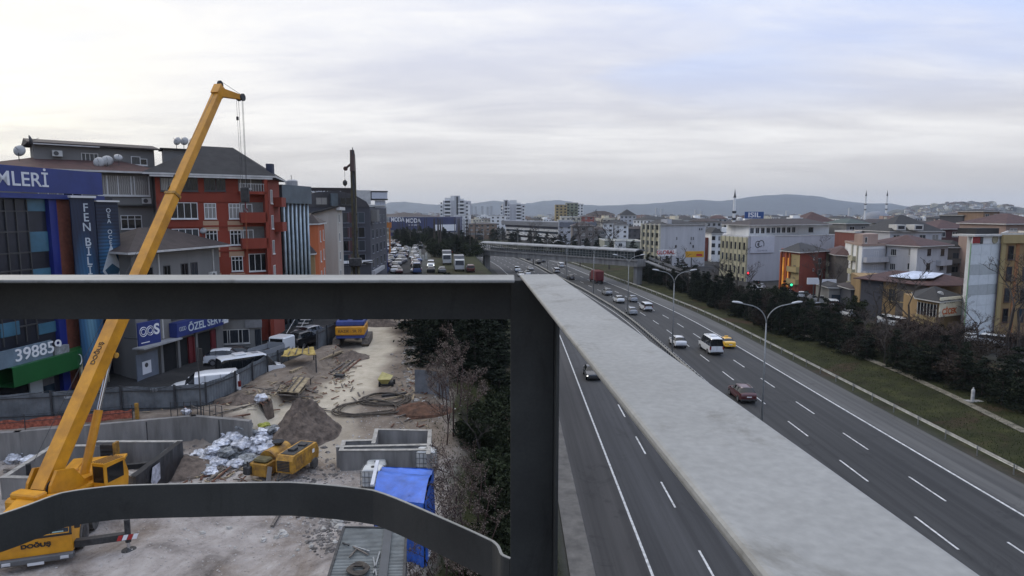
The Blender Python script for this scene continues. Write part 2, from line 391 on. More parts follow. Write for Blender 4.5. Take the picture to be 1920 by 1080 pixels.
def strip(name, s0, s1, z, m, y0=-60, y1=2600, mb=None, build=True, step=None, **t):
    mb = mb or MB(); ys = [y for y in YR if y0 < y < y1]; ys = [y0] + ys + [y1]
    vs = []
    for y in ys: vs += [(s0 + off(y), y, z), (s1 + off(y), y, z)]
    mb.add(vs, [(2*i, 2*i+1, 2*i+3, 2*i+2) for i in range(len(ys)-1)])
    if not build: return mb
    o = mb.build(name, m, **t)
    uv = o.data.uv_layers.new(name='UV')
    for lp in o.data.loops:
        x, y, _ = o.data.vertices[lp.vertex_index].co; uv.data[lp.index].uv = (x - off(y), y)
    return o
def asphalt(name, c0, c1, lanes=True):
    m = bpy.data.materials.new(name); m.use_nodes = True; t = m.node_tree; b = t.nodes['Principled BSDF']; b.inputs['Roughness'].default_value = .78; b.inputs['Specular IOR Level'].default_value = .35
    uv = t.nodes.new('ShaderNodeUVMap'); uv.uv_map = 'UV'
    def nz(scx, scy, det, ro=.6, dist=0):
        mp = t.nodes.new('ShaderNodeMapping'); mp.inputs['Scale'].default_value = (scx, scy, 1); t.links.new(uv.outputs[0], mp.inputs[0])
        x = t.nodes.new('ShaderNodeTexNoise'); x.inputs['Scale'].default_value = 1; x.inputs['Detail'].default_value = det; x.inputs['Roughness'].default_value = ro; x.inputs['Distortion'].default_value = dist
        t.links.new(mp.outputs[0], x.inputs['Vector']); return x.outputs['Fac']
    def rp(x, a, ca, b_, cb):
        r = t.nodes.new('ShaderNodeValToRGB'); t.links.new(x, r.inputs[0]); e = r.color_ramp.elements
        e[0].position, e[0].color = a, (*ca, 1); e[1].position, e[1].color = b_, (*cb, 1); return r.outputs[0]
    def mul(f, a, c, bt='MULTIPLY'):
        x = t.nodes.new('ShaderNodeMix'); x.data_type = 'RGBA'; x.blend_type = bt; x.inputs[0].default_value = f
        t.links.new(a, x.inputs[6]); t.links.new(c, x.inputs[7]); return x.outputs[2]
    col = rp(nz(.35, .05, 7, .62, .3), .3, c0, .7, c1)
    col = mul(.8, col, rp(nz(1.7, .010, 4, .6), .36, (.58, .58, .58), .62, (1.15, 1.15, 1.15)))
    col = mul(.6, col, rp(nz(14, 9, 6, .8), .3, (.7, .7, .7), .7, (1.2, 1.2, 1.2)))
    col = mul(.7, col, rp(nz(.25, .16, 9, .75, 1.5), .36, (.55, .55, .55), .42, (1, 1, 1)))
    t.links.new(col, b.inputs['Base Color']); return m
A_R = asphalt('asphalt_dark', (.026, .026, .0255), (.039, .039, .038))
A_L = asphalt('asphalt_worn', (.034, .034, .035), (.052, .052, .053))
A_S = asphalt('asphalt_shoulder', (.060, .059, .056), (.100, .098, .092))
A_LS = asphalt('asphalt_hard_strip', (.034, .032, .031), (.054, .051, .048))
CONC = mat('concrete', (.27, .265, .25), .9, var=.16, sc=1.2, bump=.3, streak=True)
CONC_D = mat('concrete_dirty', (.19, .185, .17), .92, var=.22, sc=1.6, bump=.4, streak=True)
PAINT = mat('road_paint', (.56, .56, .54), .6, var=.2, sc=3, col2=(.20, .20, .19))
PAINTY = mat('road_paint_yellow', (.55, .38, .06), .6, var=.14, sc=5)
strip('road_left_carriageway', 8.0, 22.3, .004, A_L, kind='structure')
strip('road_left_shoulder', 4.8, 8.0, .0, A_LS, kind='structure')
strip('road_right_carriageway', 23.3, 34.9, .004, A_R, kind='structure')
strip('road_right_shoulder', 34.9, 39.0, .0, A_S, kind='structure')
strip('road_median', 22.3, 23.3, -.004, A_S, kind='structure')
mb = MB()
for (a, b) in ((-60, 0), (0, 60), (60, 120), (120, 180)):
    pts = [y for y in YR if a <= y <= b]; pts = sorted(set([a] + pts + [b]))
    for y0, y1 in zip(pts, pts[1:]):
        x0, x1 = off(y0), off(y1)
        mb.add([(x0+3.3,y0,-.02),(x0+4.8,y0,-.02),(x1+4.8,y1,-.02),(x1+3.3,y1,-.02),(x0+3.3,y0,.09),(x0+4.72,y0,.12),(x1+4.72,y1,.12),(x1+3.3,y1,.09)],
               [(4,5,6,7),(5,1,2,6),(0,4,7,3)])
mb.build('kerb_strip', mat('kerb_concrete', (.135, .125, .11), .92, var=.2, sc=.9, bump=.4), kind='structure')
mk = MB()
for s0, w_ in ((7.93, .16), (34.83, .19), (23.75, .15), (22.0, .15)): strip('', s0, s0 + w_, .012, None, mb=mk, build=False)
for s in (11.45, 15.0, 18.5):
    y = 2.6
    while y < 700:
        a, b = off(y), off(y + 4.3); mk.add([(a+s-.07,y,.012),(a+s+.07,y,.012),(b+s+.07,y+4.3,.012),(b+s-.07,y+4.3,.012)], [(0,1,2,3)]); y += 10.05
for s in (27.4, 31.1):
    y = 43.8 - 10.05 * 6 if s > 30 else 44.2 - 10.05 * 6 + 3.0
    y += .0
    while y < 700:
        a, b = off(y), off(y + 4.3); mk.add([(a+s-.075,y,.012),(a+s+.075,y,.012),(b+s+.075,y+4.3,.012),(b+s-.075,y+4.3,.012)], [(0,1,2,3)]); y += 10.05
mk.build('road_marking', PAINT, kind='structure')
# worn path on the bank
pp = [T(u, v) for u, v in ((1462, 612), (1540, 640), (1620, 672), (1700, 705), (1790, 745), (1850, 776), (1925, 812))]
pm = MB(); vs = []
for i, p in enumerate(pp):
    d = (pp[min(i+1, len(pp)-1)] - pp[max(i-1, 0)]); d = Vector((d.y, -d.x, 0)).normalized() * .42
    for q in (p - d, p + d): vs.append((q.x, q.y, hz(q.x, q.y) + .06))
pm.add(vs, [(2*i, 2*i+1, 2*i+3, 2*i+2) for i in range(len(pp)-1)])
pm.build('footpath', mat('worn_path', (.15, .135, .10), .95, var=.3, sc=1.5), kind='structure')
# far hills
def hills(name, pts, d, depth, m, base=0, nz_=3.0, **t):
    # pts: skyline pixels; builds a real ridge falling to both sides
    P = []
    us = [pts[0][0] + (pts[-1][0] - pts[0][0]) * i / 90 for i in range(91)]
    vs = []; rows = [(-1, 0), (-.8, .10), (-.55, .38), (-.3, .72), (-.12, .93), (0, 1), (.2, .9), (.6, .4), (1, 0)]
    for k, (r, h) in enumerate(rows):
        for i, u in enumerate(us):
            y = d + r * depth; top = D(u, pl(u, pts), d); x = top.x
            hh = max(0, top.z - base) * h * (1 + (0 if r == 0 else .22 * mnoise.noise((i * .23, k * .9, 5))))
            vs.append((x * (y / d) * .3 + x * .7, y, base + hh + (nz_ * mnoise.noise((i * .7, k, 2)) if h > .2 else 0)))
    n = len(us); mb = MB(); mb.add(vs, [(j*n+i, j*n+i+1, (j+1)*n+i+1, (j+1)*n+i) for j in range(len(rows)-1) for i in range(n-1)])
    return mb.build(name, m, smooth=True, kind='structure')
HILL = mat('hill_scrub', (.030, .038, .048), .95, var=.3, sc=.01)
hills('hills', [(1080, 386), (1150, 385), (1200, 383), (1270, 378), (1310, 374), (1345, 377), (1385, 374), (1420, 369), (1470, 364), (1500, 365), (1540, 371), (1600, 379), (1680, 386), (1760, 392), (1830, 396), (1960, 398)], 6000, 1500, HILL)
hills('hills', [(980, 384), (1010, 378), (1045, 375), (1070, 378), (1100, 386), (1180, 386), (1260, 388), (1330, 392)], 7200, 900, HILL)
hills('hills', [(690, 388), (735, 380), (757, 378), (790, 382), (840, 385), (890, 381), (925, 376), (960, 380), (1010, 386), (1100, 390)], 6600, 900, HILL)
HT = [(1660, 402), (1690, 394), (1725, 386), (1765, 382), (1800, 379), (1830, 379), (1868, 384), (1900, 387), (1935, 394), (1990, 400)]
hills('hills', HT, 2300, 380, mat('hill_built', (.06, .062, .052), .95, var=.3, sc=.02), nz_=1.0)
HT2 = [(700, 410), (725, 404), (755, 400), (800, 400), (840, 403), (880, 408), (920, 412)]
hills('hills', HT2, 2700, 300, HILL, nz_=1.0)
# ================================================================== RAILING ROUND THE PLATFORM
STEEL_T = mat('steel_top', (.36, .36, .345), .62, var=.10, sc=7, bump=.12, bsc=60, col2=(.24, .24, .225))
STEEL_SHADE = mat('steel_side', (.085, .09, .086), .6, var=.14, sc=5, bump=.1, bsc=50, streak=True)
def steel_fancy(name, c, c2, st, stain):
    m = mat(name, c, .60, .0, var=.06, sc=3.0, col2=c2); t = m.node_tree; b = t.nodes['Principled BSDF']; src = b.inputs['Base Color'].links[0].from_socket
    tcn = t.nodes.new('ShaderNodeTexCoord'); mp = t.nodes.new('ShaderNodeMapping'); mp.inputs['Scale'].default_value = st; t.links.new(tcn.outputs['Object'], mp.inputs[0])
    n = t.nodes.new('ShaderNodeTexNoise'); n.inputs['Scale'].default_value = 9; n.inputs['Detail'].default_value = 9; n.inputs['Roughness'].default_value = .7; n.inputs['Distortion'].default_value = .8; t.links.new(mp.outputs[0], n.inputs['Vector'])
    r = t.nodes.new('ShaderNodeValToRGB'); t.links.new(n.outputs['Fac'], r.inputs[0]); r.color_ramp.elements[0].position = .28; r.color_ramp.elements[0].color = (*stain, 1); r.color_ramp.elements[1].position = .45; r.color_ramp.elements[1].color = (1, 1, 1, 1)
    x = t.nodes.new('ShaderNodeMix'); x.data_type = 'RGBA'; x.blend_type = 'MULTIPLY'; x.inputs[0].default_value = 1; t.links.new(src, x.inputs[6]); t.links.new(r.outputs[0], x.inputs[7])
    n3 = t.nodes.new('ShaderNodeTexNoise'); n3.inputs['Scale'].default_value = 160; n3.inputs['Detail'].default_value = 3; t.links.new(tcn.outputs['Object'], n3.inputs['Vector'])
    r3 = t.nodes.new('ShaderNodeValToRGB'); t.links.new(n3.outputs['Fac'], r3.inputs[0]); r3.color_ramp.elements[0].position = .3; r3.color_ramp.elements[0].color = (.86, .86, .86, 1); r3.color_ramp.elements[1].position = .7; r3.color_ramp.elements[1].color = (1.06, 1.06, 1.06, 1)
    x2 = t.nodes.new('ShaderNodeMix'); x2.data_type = 'RGBA'; x2.blend_type = 'MULTIPLY'; x2.inputs[0].default_value = 1; t.links.new(x.outputs[2], x2.inputs[6]); t.links.new(r3.outputs[0], x2.inputs[7])
    t.links.new(x2.outputs[2], b.inputs['Base Color']); return m
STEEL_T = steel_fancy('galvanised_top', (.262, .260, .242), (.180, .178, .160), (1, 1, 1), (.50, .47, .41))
STEEL_SHADE = steel_fancy('galvanised_side_shade', (.042, .044, .040), (.018, .019, .018), (1, 1, .35), (.45, .45, .43))  # same steel as the tops, with shade put into its darker side colour
rl = thing('metal_railing', 'steel angle railing, shade coloured into its sides, pale worn top faces, around the viewing corner', 'railing', (0.1, 1.6, HC - 1.25))
h0 = HC - .153
def plate(mb, pts_in, pts_out, zt, th, mi=0):
    n = len(pts_in); vs = []
    for a, b in zip(pts_in, pts_out): vs += [(a[0], a[1], zt), (b[0], b[1], zt), (a[0], a[1], zt-th), (b[0], b[1], zt-th)]
    fs = []
    for i in range(n-1):
        o = 4*i; fs += [(o, o+1, o+5, o+4), (o+2, o+6, o+7, o+3), (o, o+4, o+6, o+2), (o+1, o+3, o+7, o+5)]
    fs += [(0, 2, 3, 1), (4*n-4, 4*n-3, 4*n-1, 4*n-2)]
    mb.add(vs, fs, mi)
def rnd_edge(o, w=.004):
    b = o.modifiers.new('bevel', 'BEVEL'); b.width = w; b.segments = 3; b.limit_method = 'ANGLE'; b.angle_limit = R(35)
# front rail (angle section): top flange, then web below it on the far side
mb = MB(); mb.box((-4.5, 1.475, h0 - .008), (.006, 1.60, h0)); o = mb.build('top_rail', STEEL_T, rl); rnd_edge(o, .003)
mb = MB(); mb.box((-4.5, 1.592, h0 - .112), (.006, 1.600, h0 - .0083)); o = mb.build('rail_web', STEEL_SHADE, rl)
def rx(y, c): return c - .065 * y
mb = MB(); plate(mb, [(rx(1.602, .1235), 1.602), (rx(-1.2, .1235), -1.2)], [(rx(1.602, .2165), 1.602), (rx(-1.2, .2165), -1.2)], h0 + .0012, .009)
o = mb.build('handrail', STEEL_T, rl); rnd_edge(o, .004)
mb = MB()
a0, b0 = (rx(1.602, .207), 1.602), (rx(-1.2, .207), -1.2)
mb.beam((a0[0], a0[1], h0 - .045), (b0[0], b0[1], h0 - .045), .008, .070); mb.build('handrail_web', STEEL_SHADE, rl)
mb = MB(); mb.box((-.004, 1.584, HC - 1.30), (.106, 1.5915, h0 - .1125 + .10)); mb.box((.1061, 1.50, HC - 1.30), (.1135, 1.5915, h0 - .009)); o = mb.build('post', STEEL_SHADE, rl); rnd_edge(o, .002)
# bowed guard strip below
GP = [(-200, 1050, 1.72), (0, 965, 1.95), (115, 925, 2.10), (210, 912, 2.16), (330, 908, 2.18), (545, 905, 2.19), (700, 920, 2.125), (820, 968, 1.95), (925, 1016, 1.80), (941, 1040, 1.735), (951, 1060, 1.68)]
zb_ = HC - .92; gi = []
for u, v, dd in GP:
    p = G(u, v, zb_); gi.append(Vector((p.x, p.y)))
gi[0] = Vector((-1.9, 1.55)); gi[-1] = Vector((-.004, 1.62))
sm_ = []
for i in range(len(gi) - 1):
    for k in range(6):
        p0, p1, p2, p3 = gi[max(i-1, 0)], gi[i], gi[i+1], gi[min(i+2, len(gi)-1)]; t_ = k / 6
        c = .5 * ((2*p1) + (p2-p0)*t_ + (2*p0-5*p1+4*p2-p3)*t_*t_ + (3*p1-p0-3*p2+p3)*t_**3)
        sm_.append(p1.lerp(p2, t_).lerp(c, .55))
sm_.append(gi[-1])
mb = MB(); inn = []; out = []
for i, p in enumerate(sm_):
    d = (sm_[min(i+1, len(sm_)-1)] - sm_[max(i-1, 0)]).normalized(); n_ = Vector((-d.y, d.x)) * .004
    inn.append(p - n_); out.append(p + n_)
plate(mb, inn, out, zb_, .118)
o = mb.build('guard_strip', STEEL_SHADE, rl); rnd_edge(o, .0015)
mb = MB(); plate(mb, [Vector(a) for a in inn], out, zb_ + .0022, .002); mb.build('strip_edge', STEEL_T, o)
# the platform itself (below and behind the lens)
pf = thing('steel_platform', 'grey steel platform and column carrying the railing above the verge', 'platform', (-1.5, -.8, 0))
mb = MB(); mb.box((-4.5, -1.4, HC - 1.36), (.12, 1.60, HC - 1.30)); mb.build('deck', STEEL_SHADE, pf)
mb = MB(); mb.tube([(-1.6, -.6, hz(-1.6, -.6) - .3), (-1.6, -.6, HC - 1.36)], .35, 20); mb.build('column', STEEL_SHADE, pf)
# ================================================================== BRIDGE, LAMPS, BARRIERS
BR_C = mat('bridge_concrete', (.20, .195, .185), .9, var=.2, sc=.8, streak=True, bump=.2)
BR_M = mat('bridge_mesh_frame', (.17, .175, .175), .6, var=.15, sc=2)
DARKM = mat('dark_metal', (.03, .032, .034), .5, var=.15, sc=3)
GLZ = mat('tinted_panel', (.035, .045, .045), .25, var=.2, sc=.6)
p0, p1 = Vector((36.5, 184.0)), Vector((-9.5, 236.0))
bd = (p1 - p0); BL = bd.length; bang = math.atan2(bd.y, bd.x); bdn = bd.normalized()
fb = thing('pedestrian_bridge', 'covered concrete footbridge with glazed cage crossing the highway', 'footbridge', (p0.x, p0.y, 0))
def brM(z): return Matrix.Translation((p0.x, p0.y, z)) @ Matrix.Rotation(bang, 4, 'Z')
mb = MB(); mb.M = brM(0); mb.box((-1, -1.9, 5.3), (BL + 1, 1.9, 6.9)); mb.box((-1, -2.2, 6.9), (BL + 1, 2.2, 7.35)); mb.build('deck', BR_C, fb)
mb = MB(); mb.M = brM(0)
n_ = 56
for i in range(n_ + 1):
    x = BL * i / n_
    for sy in (-2.0, 2.0): mb.box((x - .06, sy - .06, 7.35), (x + .06, sy + .06, 9.6))
for sy in (-2.0, 2.0):
    for z in (7.9, 8.6, 9.5): mb.box((0, sy - .05, z), (BL, sy + .05, z + .1))
mb.build('cage_frame', BR_M, fb)
mb = MB(); mb.M = brM(0); mb.box((0, 1.94, 7.36), (BL * .40, 1.97, 9.5)); mb.box((0, -1.97, 7.36), (BL * .40, -1.94, 9.5)); mb.box((BL*.4, -1.97, 7.36), (BL, -1.94, 8.0)); mb.build('side_glazing', GLZ, fb)
mb = MB(); mb.M = brM(0)
pr = [(-2.3, 9.6), (-2.2, 9.95), (-1.2, 10.25), (0, 10.35), (1.2, 10.25), (2.2, 9.95), (2.3, 9.6), (0, 10.1)]
mb.xprof(pr, -.5, BL + .5); mb.build('canopy', mat('bridge_roof', (.22, .225, .225), .5, var=.2, sc=.5), fb)
for bx, hh in ((.2, 5.3), (BL - .2, 5.3)):
    mb = MB(); mb.M = brM(-.3); mb.box((bx - .55, -1.3, 0), (bx + .55, 1.3, hh + .29)); mb.build('pier', BR_C, fb)
mb = MB(); mb.beam((38.4, 182.6, 6.9), (52, 164.0, 1.6), 1.8, .3); mb.beam((39.3, 183.2, 7.8), (53, 164.6, 2.5), .08, .7); mb.build('stair_flight', BR_C, fb)
mb = MB(); mb.beam((-12, 234, 7.0), (-18, 214, 2.4 + 3), 2.2, .5); mb.box((-14, 229, 5), (-10.5, 238, 8.2)); mb.build('stair_flight', BR_C, fb)
LAMPM = mat('lamp_steel', (.24, .25, .25), .5, .3, var=.15, sc=2)
LAMPH = mat('lamp_head_shell', (.55, .56, .56), .4, var=.1, sc=2)
def make_lamp():
    t = thing('street_lamp', '', 'street lamp', (0, 0, 0), group='double armed lamps in the median')
    mb = MB(); mb.tube([(0, 0, 0), (0, 0, 6), (0, 0, 10.6)], .11, 8, r1=.06); mb.tube([(0, 0, 0), (0, 0, .5)], .19, 8); mb.build('pole', LAMPM, t, smooth=True)
    for sx in (-1, 1):
        pts = [(0, 0, 10.5)]
        for k in range(1, 9):
            a = k / 8 * R(78); pts.append((sx * 1.75 * (1 - math.cos(a)) * 1.05, 0, 10.5 + 1.75 * math.sin(a)))
        pts.append((sx * 2.3, 0, 12.38))
        a_ = MB().tube(pts, .05, 7).build('arm', LAMPM, t, smooth=True)
        mb = MB(); mb.M = Matrix.Translation((sx * 2.2, 0, 12.38)) @ Matrix.Rotation(-sx * R(9), 4, 'Y') @ Matrix.Scale(sx, 4, (1, 0, 0))
        prof = [(0, .06, .05), (.15, .12, .10), (.55, .17, .13), (.9, .13, .09), (1.0, .05, .04)]
        vs = []
        for x, hw, hh in prof:
            vs += [(x, -hw, 0), (x, -hw * .7, hh), (x, 0, hh * 1.25), (x, hw * .7, hh), (x, hw, 0), (x, 0, -hh * .5)]
        fs = [(i*6+k, i*6+(k+1)%6, (i+1)*6+(k+1)%6, (i+1)*6+k) for i in range(4) for k in range(6)] + [(0,1,2,3,4,5)]
        mb.add(vs, fs); mb.build('lamp_head', LAMPH, a_, smooth=True)
    return t
lamp0 = make_lamp()
lamps = [57.4, 90.9, 124.5, 158, 191.5, 225, 258, 292, 330, 370]
ll = ['tall double armed lamp, nearest and rightmost, its base hidden by the railing', 'tall double armed lamp in the median beside the white hatchback and the white minibus',
      'double armed lamp in the median just this side of the footbridge pier', 'double armed lamp in the median in front of the middle of the footbridge', 'double armed lamp rising beside the footbridge above the red truck',
      'double armed lamp just beyond the footbridge', 'thin distant lamp second beyond the footbridge', 'thin distant lamp third beyond the footbridge', 'thin distant lamp fourth beyond the footbridge', 'thin distant lamp farthest along the bend']
for i, y in enumerate(lamps):
    o = lamp0 if i == 0 else copy_tree(lamp0)
    o.location = (23.1 + off(y), y, 0); o['label'] = ll[i]; o.rotation_euler.z = math.atan2(-(off(y+2) - off(y-2)), 4) * 1 * -1 * -1
RAILM = mat('barrier_steel', (.26, .265, .26), .45, .5, var=.18, sc=1.5)
RAILD = mat('barrier_dark', (.06, .062, .062), .6, .2, var=.2, sc=1.5)
def wrail(mb, s, zt, y0, y1, side):
    ys = [y0] + [y for y in YR if y0 < y < y1] + [y1]; pr = [(0, 0), (.05, -.06), (.0, -.14), (.05, -.22), (0, -.30)]
    vs = []
    for y in ys:
        for a, b in pr: vs.append((s + off(y) + side * a, y, zt + b))
        for a, b in reversed(pr): vs.append((s + off(y) + side * (a - .02), y, zt + b))
    n = 10; mb.add(vs, [(i*n+k, i*n+(k+1)%n, (i+1)*n+(k+1)%n, (i+1)*n+k) for i in range(len(ys)-1) for k in range(n)])
def barrier(name, label, s, y0, y1, step, double, mrail, mpost, npost, pw=.07):
    t = thing(name, label, 'guardrail', (s + off(y0), y0, 0))
    mb = MB(); wrail(mb, s + .12, .82, y0, y1, 1); 
    if double: wrail(mb, s - .12, .82, y0, y1, -1)
    mb.build('beam', mrail, t)
    pm_ = MB(); pm_.box((-pw, -pw * .8, 0), (pw, pw * .8, .86)); me = pm_.mesh('post', [mpost]); rest = MB(); y = y0 + .5; k = 0
    start = 48 if double else 38
    while y < y1:
        x = s + off(y)
        if y > start and k < npost:
            o = bpy.data.objects.new('post', me); C.objects.link(o); o.location = Vector((x, y, 0)) - ORI[t]; par(o, t); k += 1
        else: rest.M = Matrix.Translation((x, y, 0)); rest.box((-pw, -pw * .8, 0), (pw, pw * .8, .86))
        y += step
    rest.M = Matrix(); rest.build('post_row', mpost, t, kind='stuff')
barrier('median_barrier', 'steel double beam crash barrier on close set posts between the carriageways', 22.8, -20, 700, 1.35, True, RAILM, RAILD, 95, .09)
barrier('roadside_guardrail', 'long pale steel guardrail between the right shoulder and the grass bank', 39.6, -20, 420, 4, False, RAILM, RAILM, 80, .04)
barrier('roadside_guardrail', 'steel guardrail along the left verge beyond the footbridge', 2.6, 240, 800, 4, False, RAILM, RAILM, 60)
# ================================================================== BUILDING KIT
GLASS = glassmat('window_glass')
GLASSD = glassmat('dark_glazing', (.008, .010, .013), (.03, .05, .07), .8)
WFR = mat('window_frame_white', (.62, .62, .60), .5, var=.06)
WFD = mat('window_frame_dark', (.05, .05, .05), .5, var=.1)
TILE = mat('roof_tile_brown', (.040, .029, .026), .85, var=.2, sc=1.2, bump=.4, bsc=9)
TILER = mat('roof_tile_red', (.062, .027, .023), .85, var=.2, sc=1.2, bump=.4, bsc=9)
TILED = mat('roof_tile_dark', (.024, .023, .023), .85, var=.2, sc=1.2, bump=.4, bsc=9)
FLAT = mat('flat_roof', (.11, .11, .105), .9, var=.25, sc=.3)
EAVE = mat('eave_white', (.50, .49, .46), .7, var=.1)
def wallm(name, c, var=.07): return mat(name, c, .9, var=var, sc=.55, streak=True, bump=.12, bsc=8)
ORANGE_R = wallm('render_brick_red', (.23, .042, .022)); GREYW = wallm('render_grey', (.19, .185, .17)); BEIGE = wallm('render_beige', (.42, .27, .17))
GREYB = wallm('render_greige', (.17, .165, .155)); CREAM = wallm('render_cream', (.45, .42, .33)); LGREY = wallm('render_light_grey', (.43, .43, .44)); WHITEW = wallm('render_white', (.68, .68, .66))
DGREY = wallm('render_dark_grey', (.055, .056, .066)); YEL = wallm('render_ochre', (.25, .165, .072)); YELL = wallm('render_yellow', (.34, .26, .12)); PINK = wallm('render_pink', (.30, .215, .175))
NAVY = mat('sign_navy', (.020, .035, .16), .45, var=.1, sc=.6); BLUE = mat('cladding_blue', (.012, .022, .17), .4, var=.1, sc=.4)
WHITE = plain('sign_white', (.72, .72, .72), .5); SILV = plain('sign_silver', (.45, .50, .56), .4)
WMESH = {}
def winmesh(w_, h_, n, tr, fm, gm):
    k = (round(w_, 2), round(h_, 2), n, tr, fm.name, gm.name)
    if k in WMESH: return WMESH[k]
    f = MB(); t = .07; dp = .055
    f.box((-w_/2-.04, 0, -.10), (w_/2+.04, .13, -.02))          # sill
    f.box((-w_/2, 0, -.02), (-w_/2+t, dp, h_)); f.box((w_/2-t, 0, -.02), (w_/2, dp, h_))
    f.box((-w_/2+t, 0, -.02), (w_/2-t, dp, t)); f.box((-w_/2+t, 0, h_-t), (w_/2-t, dp, h_))
    for i in range(1, n):
        x = -w_/2 + w_*i/n; f.box((x-t*.45, 0, t), (x+t*.45, dp*.9, h_-t))
    if tr: f.box((-w_/2+t, 0, h_*.72-.03), (w_/2-t, dp*.8, h_*.72+.03))
    g = MB(); g.box((-w_/2+t, .004, t), (w_/2-t, .018, h_-t))
    WMESH[k] = (f.mesh('window', [fm]), g.mesh('pane', [gm])); return WMESH[k]
def put(me, name, parent, pos, ang):
    o = bpy.data.objects.new(name, me); C.objects.link(o); base = ORI.get(parent, Vector()) if parent is not None else Vector()
    o.location = Vector(pos) - base; o.rotation_euler.z = ang
    if parent is not None: par(o, parent)
    ORI[o] = Vector(pos); return o
class Face:
    """a vertical wall plane from p0 to p1; outward normal is to the right of p0->p1"""
    def __init__(s, p0, p1, eps=0.0):
        s.p0 = Vector((p0[0], p0[1], 0)); s.p1 = Vector((p1[0], p1[1], 0)); d = s.p1 - s.p0; s.len = d.length; s.d = d.normalized()
        s.n = Vector((s.d.y, -s.d.x, 0)); s.ang = math.atan2(-s.n.x, s.n.y) if False else math.atan2(s.n.y, s.n.x) - math.pi/2
        s.eps = eps
    def pt(s, x, z, o=0.): p = s.p0 + s.d * x + s.n * (o + s.eps); return Vector((p.x, p.y, z))
    def M(s, x=0, z=0, o=0): return Matrix.Translation(s.pt(x, z, o)) @ Matrix.Rotation(s.ang, 4, 'Z')
    # local frame of M: +y outward, +x is opposite of d
    def win(s, root, x, z, w_, h_, n=2, tr=False, fm=None, gm=None, o=0.):
        fr, gl = winmesh(w_, h_, n, tr, fm or WFR, gm or GLASS)
        a = put(fr, 'window', root, s.pt(x, z, o), s.ang); b = bpy.data.objects.new('pane', gl); C.objects.link(b); par(b, a); return a
    def box(s, mb, x0, x1, z0, z1, d0, d1, mi=0):
        old = mb.M; mb.M = s.M(); mb.box((-x1, d0, z0), (-x0, d1, z1), mi); mb.M = old; return mb
    def part(s, root, name, m, x0, x1, z0, z1, d0, d1, **t): return s.box(MB(), x0, x1, z0, z1, d0, d1).build(name, m, root, **t)
    def txt(s, root, body, size, x, z, m, o=.05, **k): 
        return text(body, size, m, s.pt(x, z, o), (R(90), 0, s.ang + math.pi), root, **k)
    def balcony(s, root, x0, x1, z, m, depth=1.2, h=.95, rail=None):
        mb = MB(); s.box(mb, x0, x1, z - .16, z, 0, depth); s.box(mb, x0, x1, z, z + (.15 if rail else h), depth - .1, depth)
        for a in (x0, x1 - .1): s.box(mb, a, a + .1, z, z + (.15 if rail else h), 0, depth - .1)
        b = mb.build('balcony', m, root)
        if rail:
            mb = MB(); s.box(mb, x0, x1, z + h - .05, z + h, depth - .08, depth - .03)
            k = int((x1 - x0) / .25)
            for i in range(k + 1): xx = x0 + (x1 - x0 - .04) * i / k; s.box(mb, xx, xx + .04, z + .15, z + h - .05, depth - .07, depth - .04)
            mb.build('railing', rail, b)
        return b
def cen(poly): return Vector((sum(p[0] for p in poly) / len(poly), sum(p[1] for p in poly) / len(poly)))
def ccw(poly):
    a = sum(poly[i][0]*poly[(i+1)%len(poly)][1] - poly[(i+1)%len(poly)][0]*poly[i][1] for i in range(len(poly)))
    return poly if a > 0 else poly[::-1]
def house(name, label, cat, poly, z0, z1, wm, group=None):
    poly = ccw(poly); c = cen(poly); r = thing(name, label, cat, (c.x, c.y, z0), group=group)
    MB().prism(poly, z0, z1).build('wall', wm, r); return r
def hip(root, poly, z, over, rise, m, fm=None, inset=.5):
    poly = ccw(poly); c = cen(poly)
    q = []
    for i, p in enumerate(poly):
        a, b = Vector(poly[i-1]), Vector(poly[(i+1) % len(poly)]); p = Vector(p)
        d = ((p-a).normalized() + (p-b).normalized()); q.append(p + d * over)
    # ridge between the mid points of the two short sides
    l0 = (q[1]-q[0]).length + (q[3]-q[2]).length; l1 = (q[2]-q[1]).length + (q[0]-q[3]).length
    if l0 > l1: a, b = (q[3]+q[0])/2, (q[1]+q[2])/2; order = 0
    else: a, b = (q[0]+q[1])/2, (q[2]+q[3])/2; order = 1
    L_ = (b-a).length; sh = min(l0, l1) / 4 * inset * 2 / max(L_, .01); sh = min(sh, .49)
    r0, r1 = a.lerp(b, sh), b.lerp(a, sh)
    vs = [(p.x, p.y, z) for p in q] + [(p.x, p.y, z + .16) for p in q] + [(r0.x, r0.y, z + rise), (r1.x, r1.y, z + rise)]
    fs = [(3, 2, 1, 0)]
    if order == 0: tf = [(4, 5, 9, 8), (5, 6, 9), (6, 7, 8, 9), (7, 4, 8)]
    else: tf = [(4, 5, 8), (5, 6, 9, 8), (6, 7, 9), (7, 4, 8, 9)]
    mb = MB(); mb.add(vs, tf + fs); o = mb.build('roof', m, root)
    if True:
        e = MB(); e.add([(p.x, p.y, z - .02) for p in q] + [(p.x, p.y, z + .158) for p in q], [(i, (i+1) % 4, 4+(i+1) % 4, 4+i) for i in range(4)]); e.build('fascia', fm or EAVE, o)
    return o
def parapet(root, poly, z, h=.6, m=None, capm=None):
    poly = ccw(poly); mb = MB(); n = len(poly)
    for i in range(n):
        a, b = Vector((*poly[i], 0)), Vector((*poly[(i+1) % n], 0)); d = (b-a).normalized(); nn = Vector((d.y, -d.x, 0))
        A, B = a + nn*.06, b + nn*.06; mb.beam((A.x, A.y, z + h/2) , (B.x, B.y, z + h/2), .22, h)
    return mb.build('parapet', m or EAVE, root)
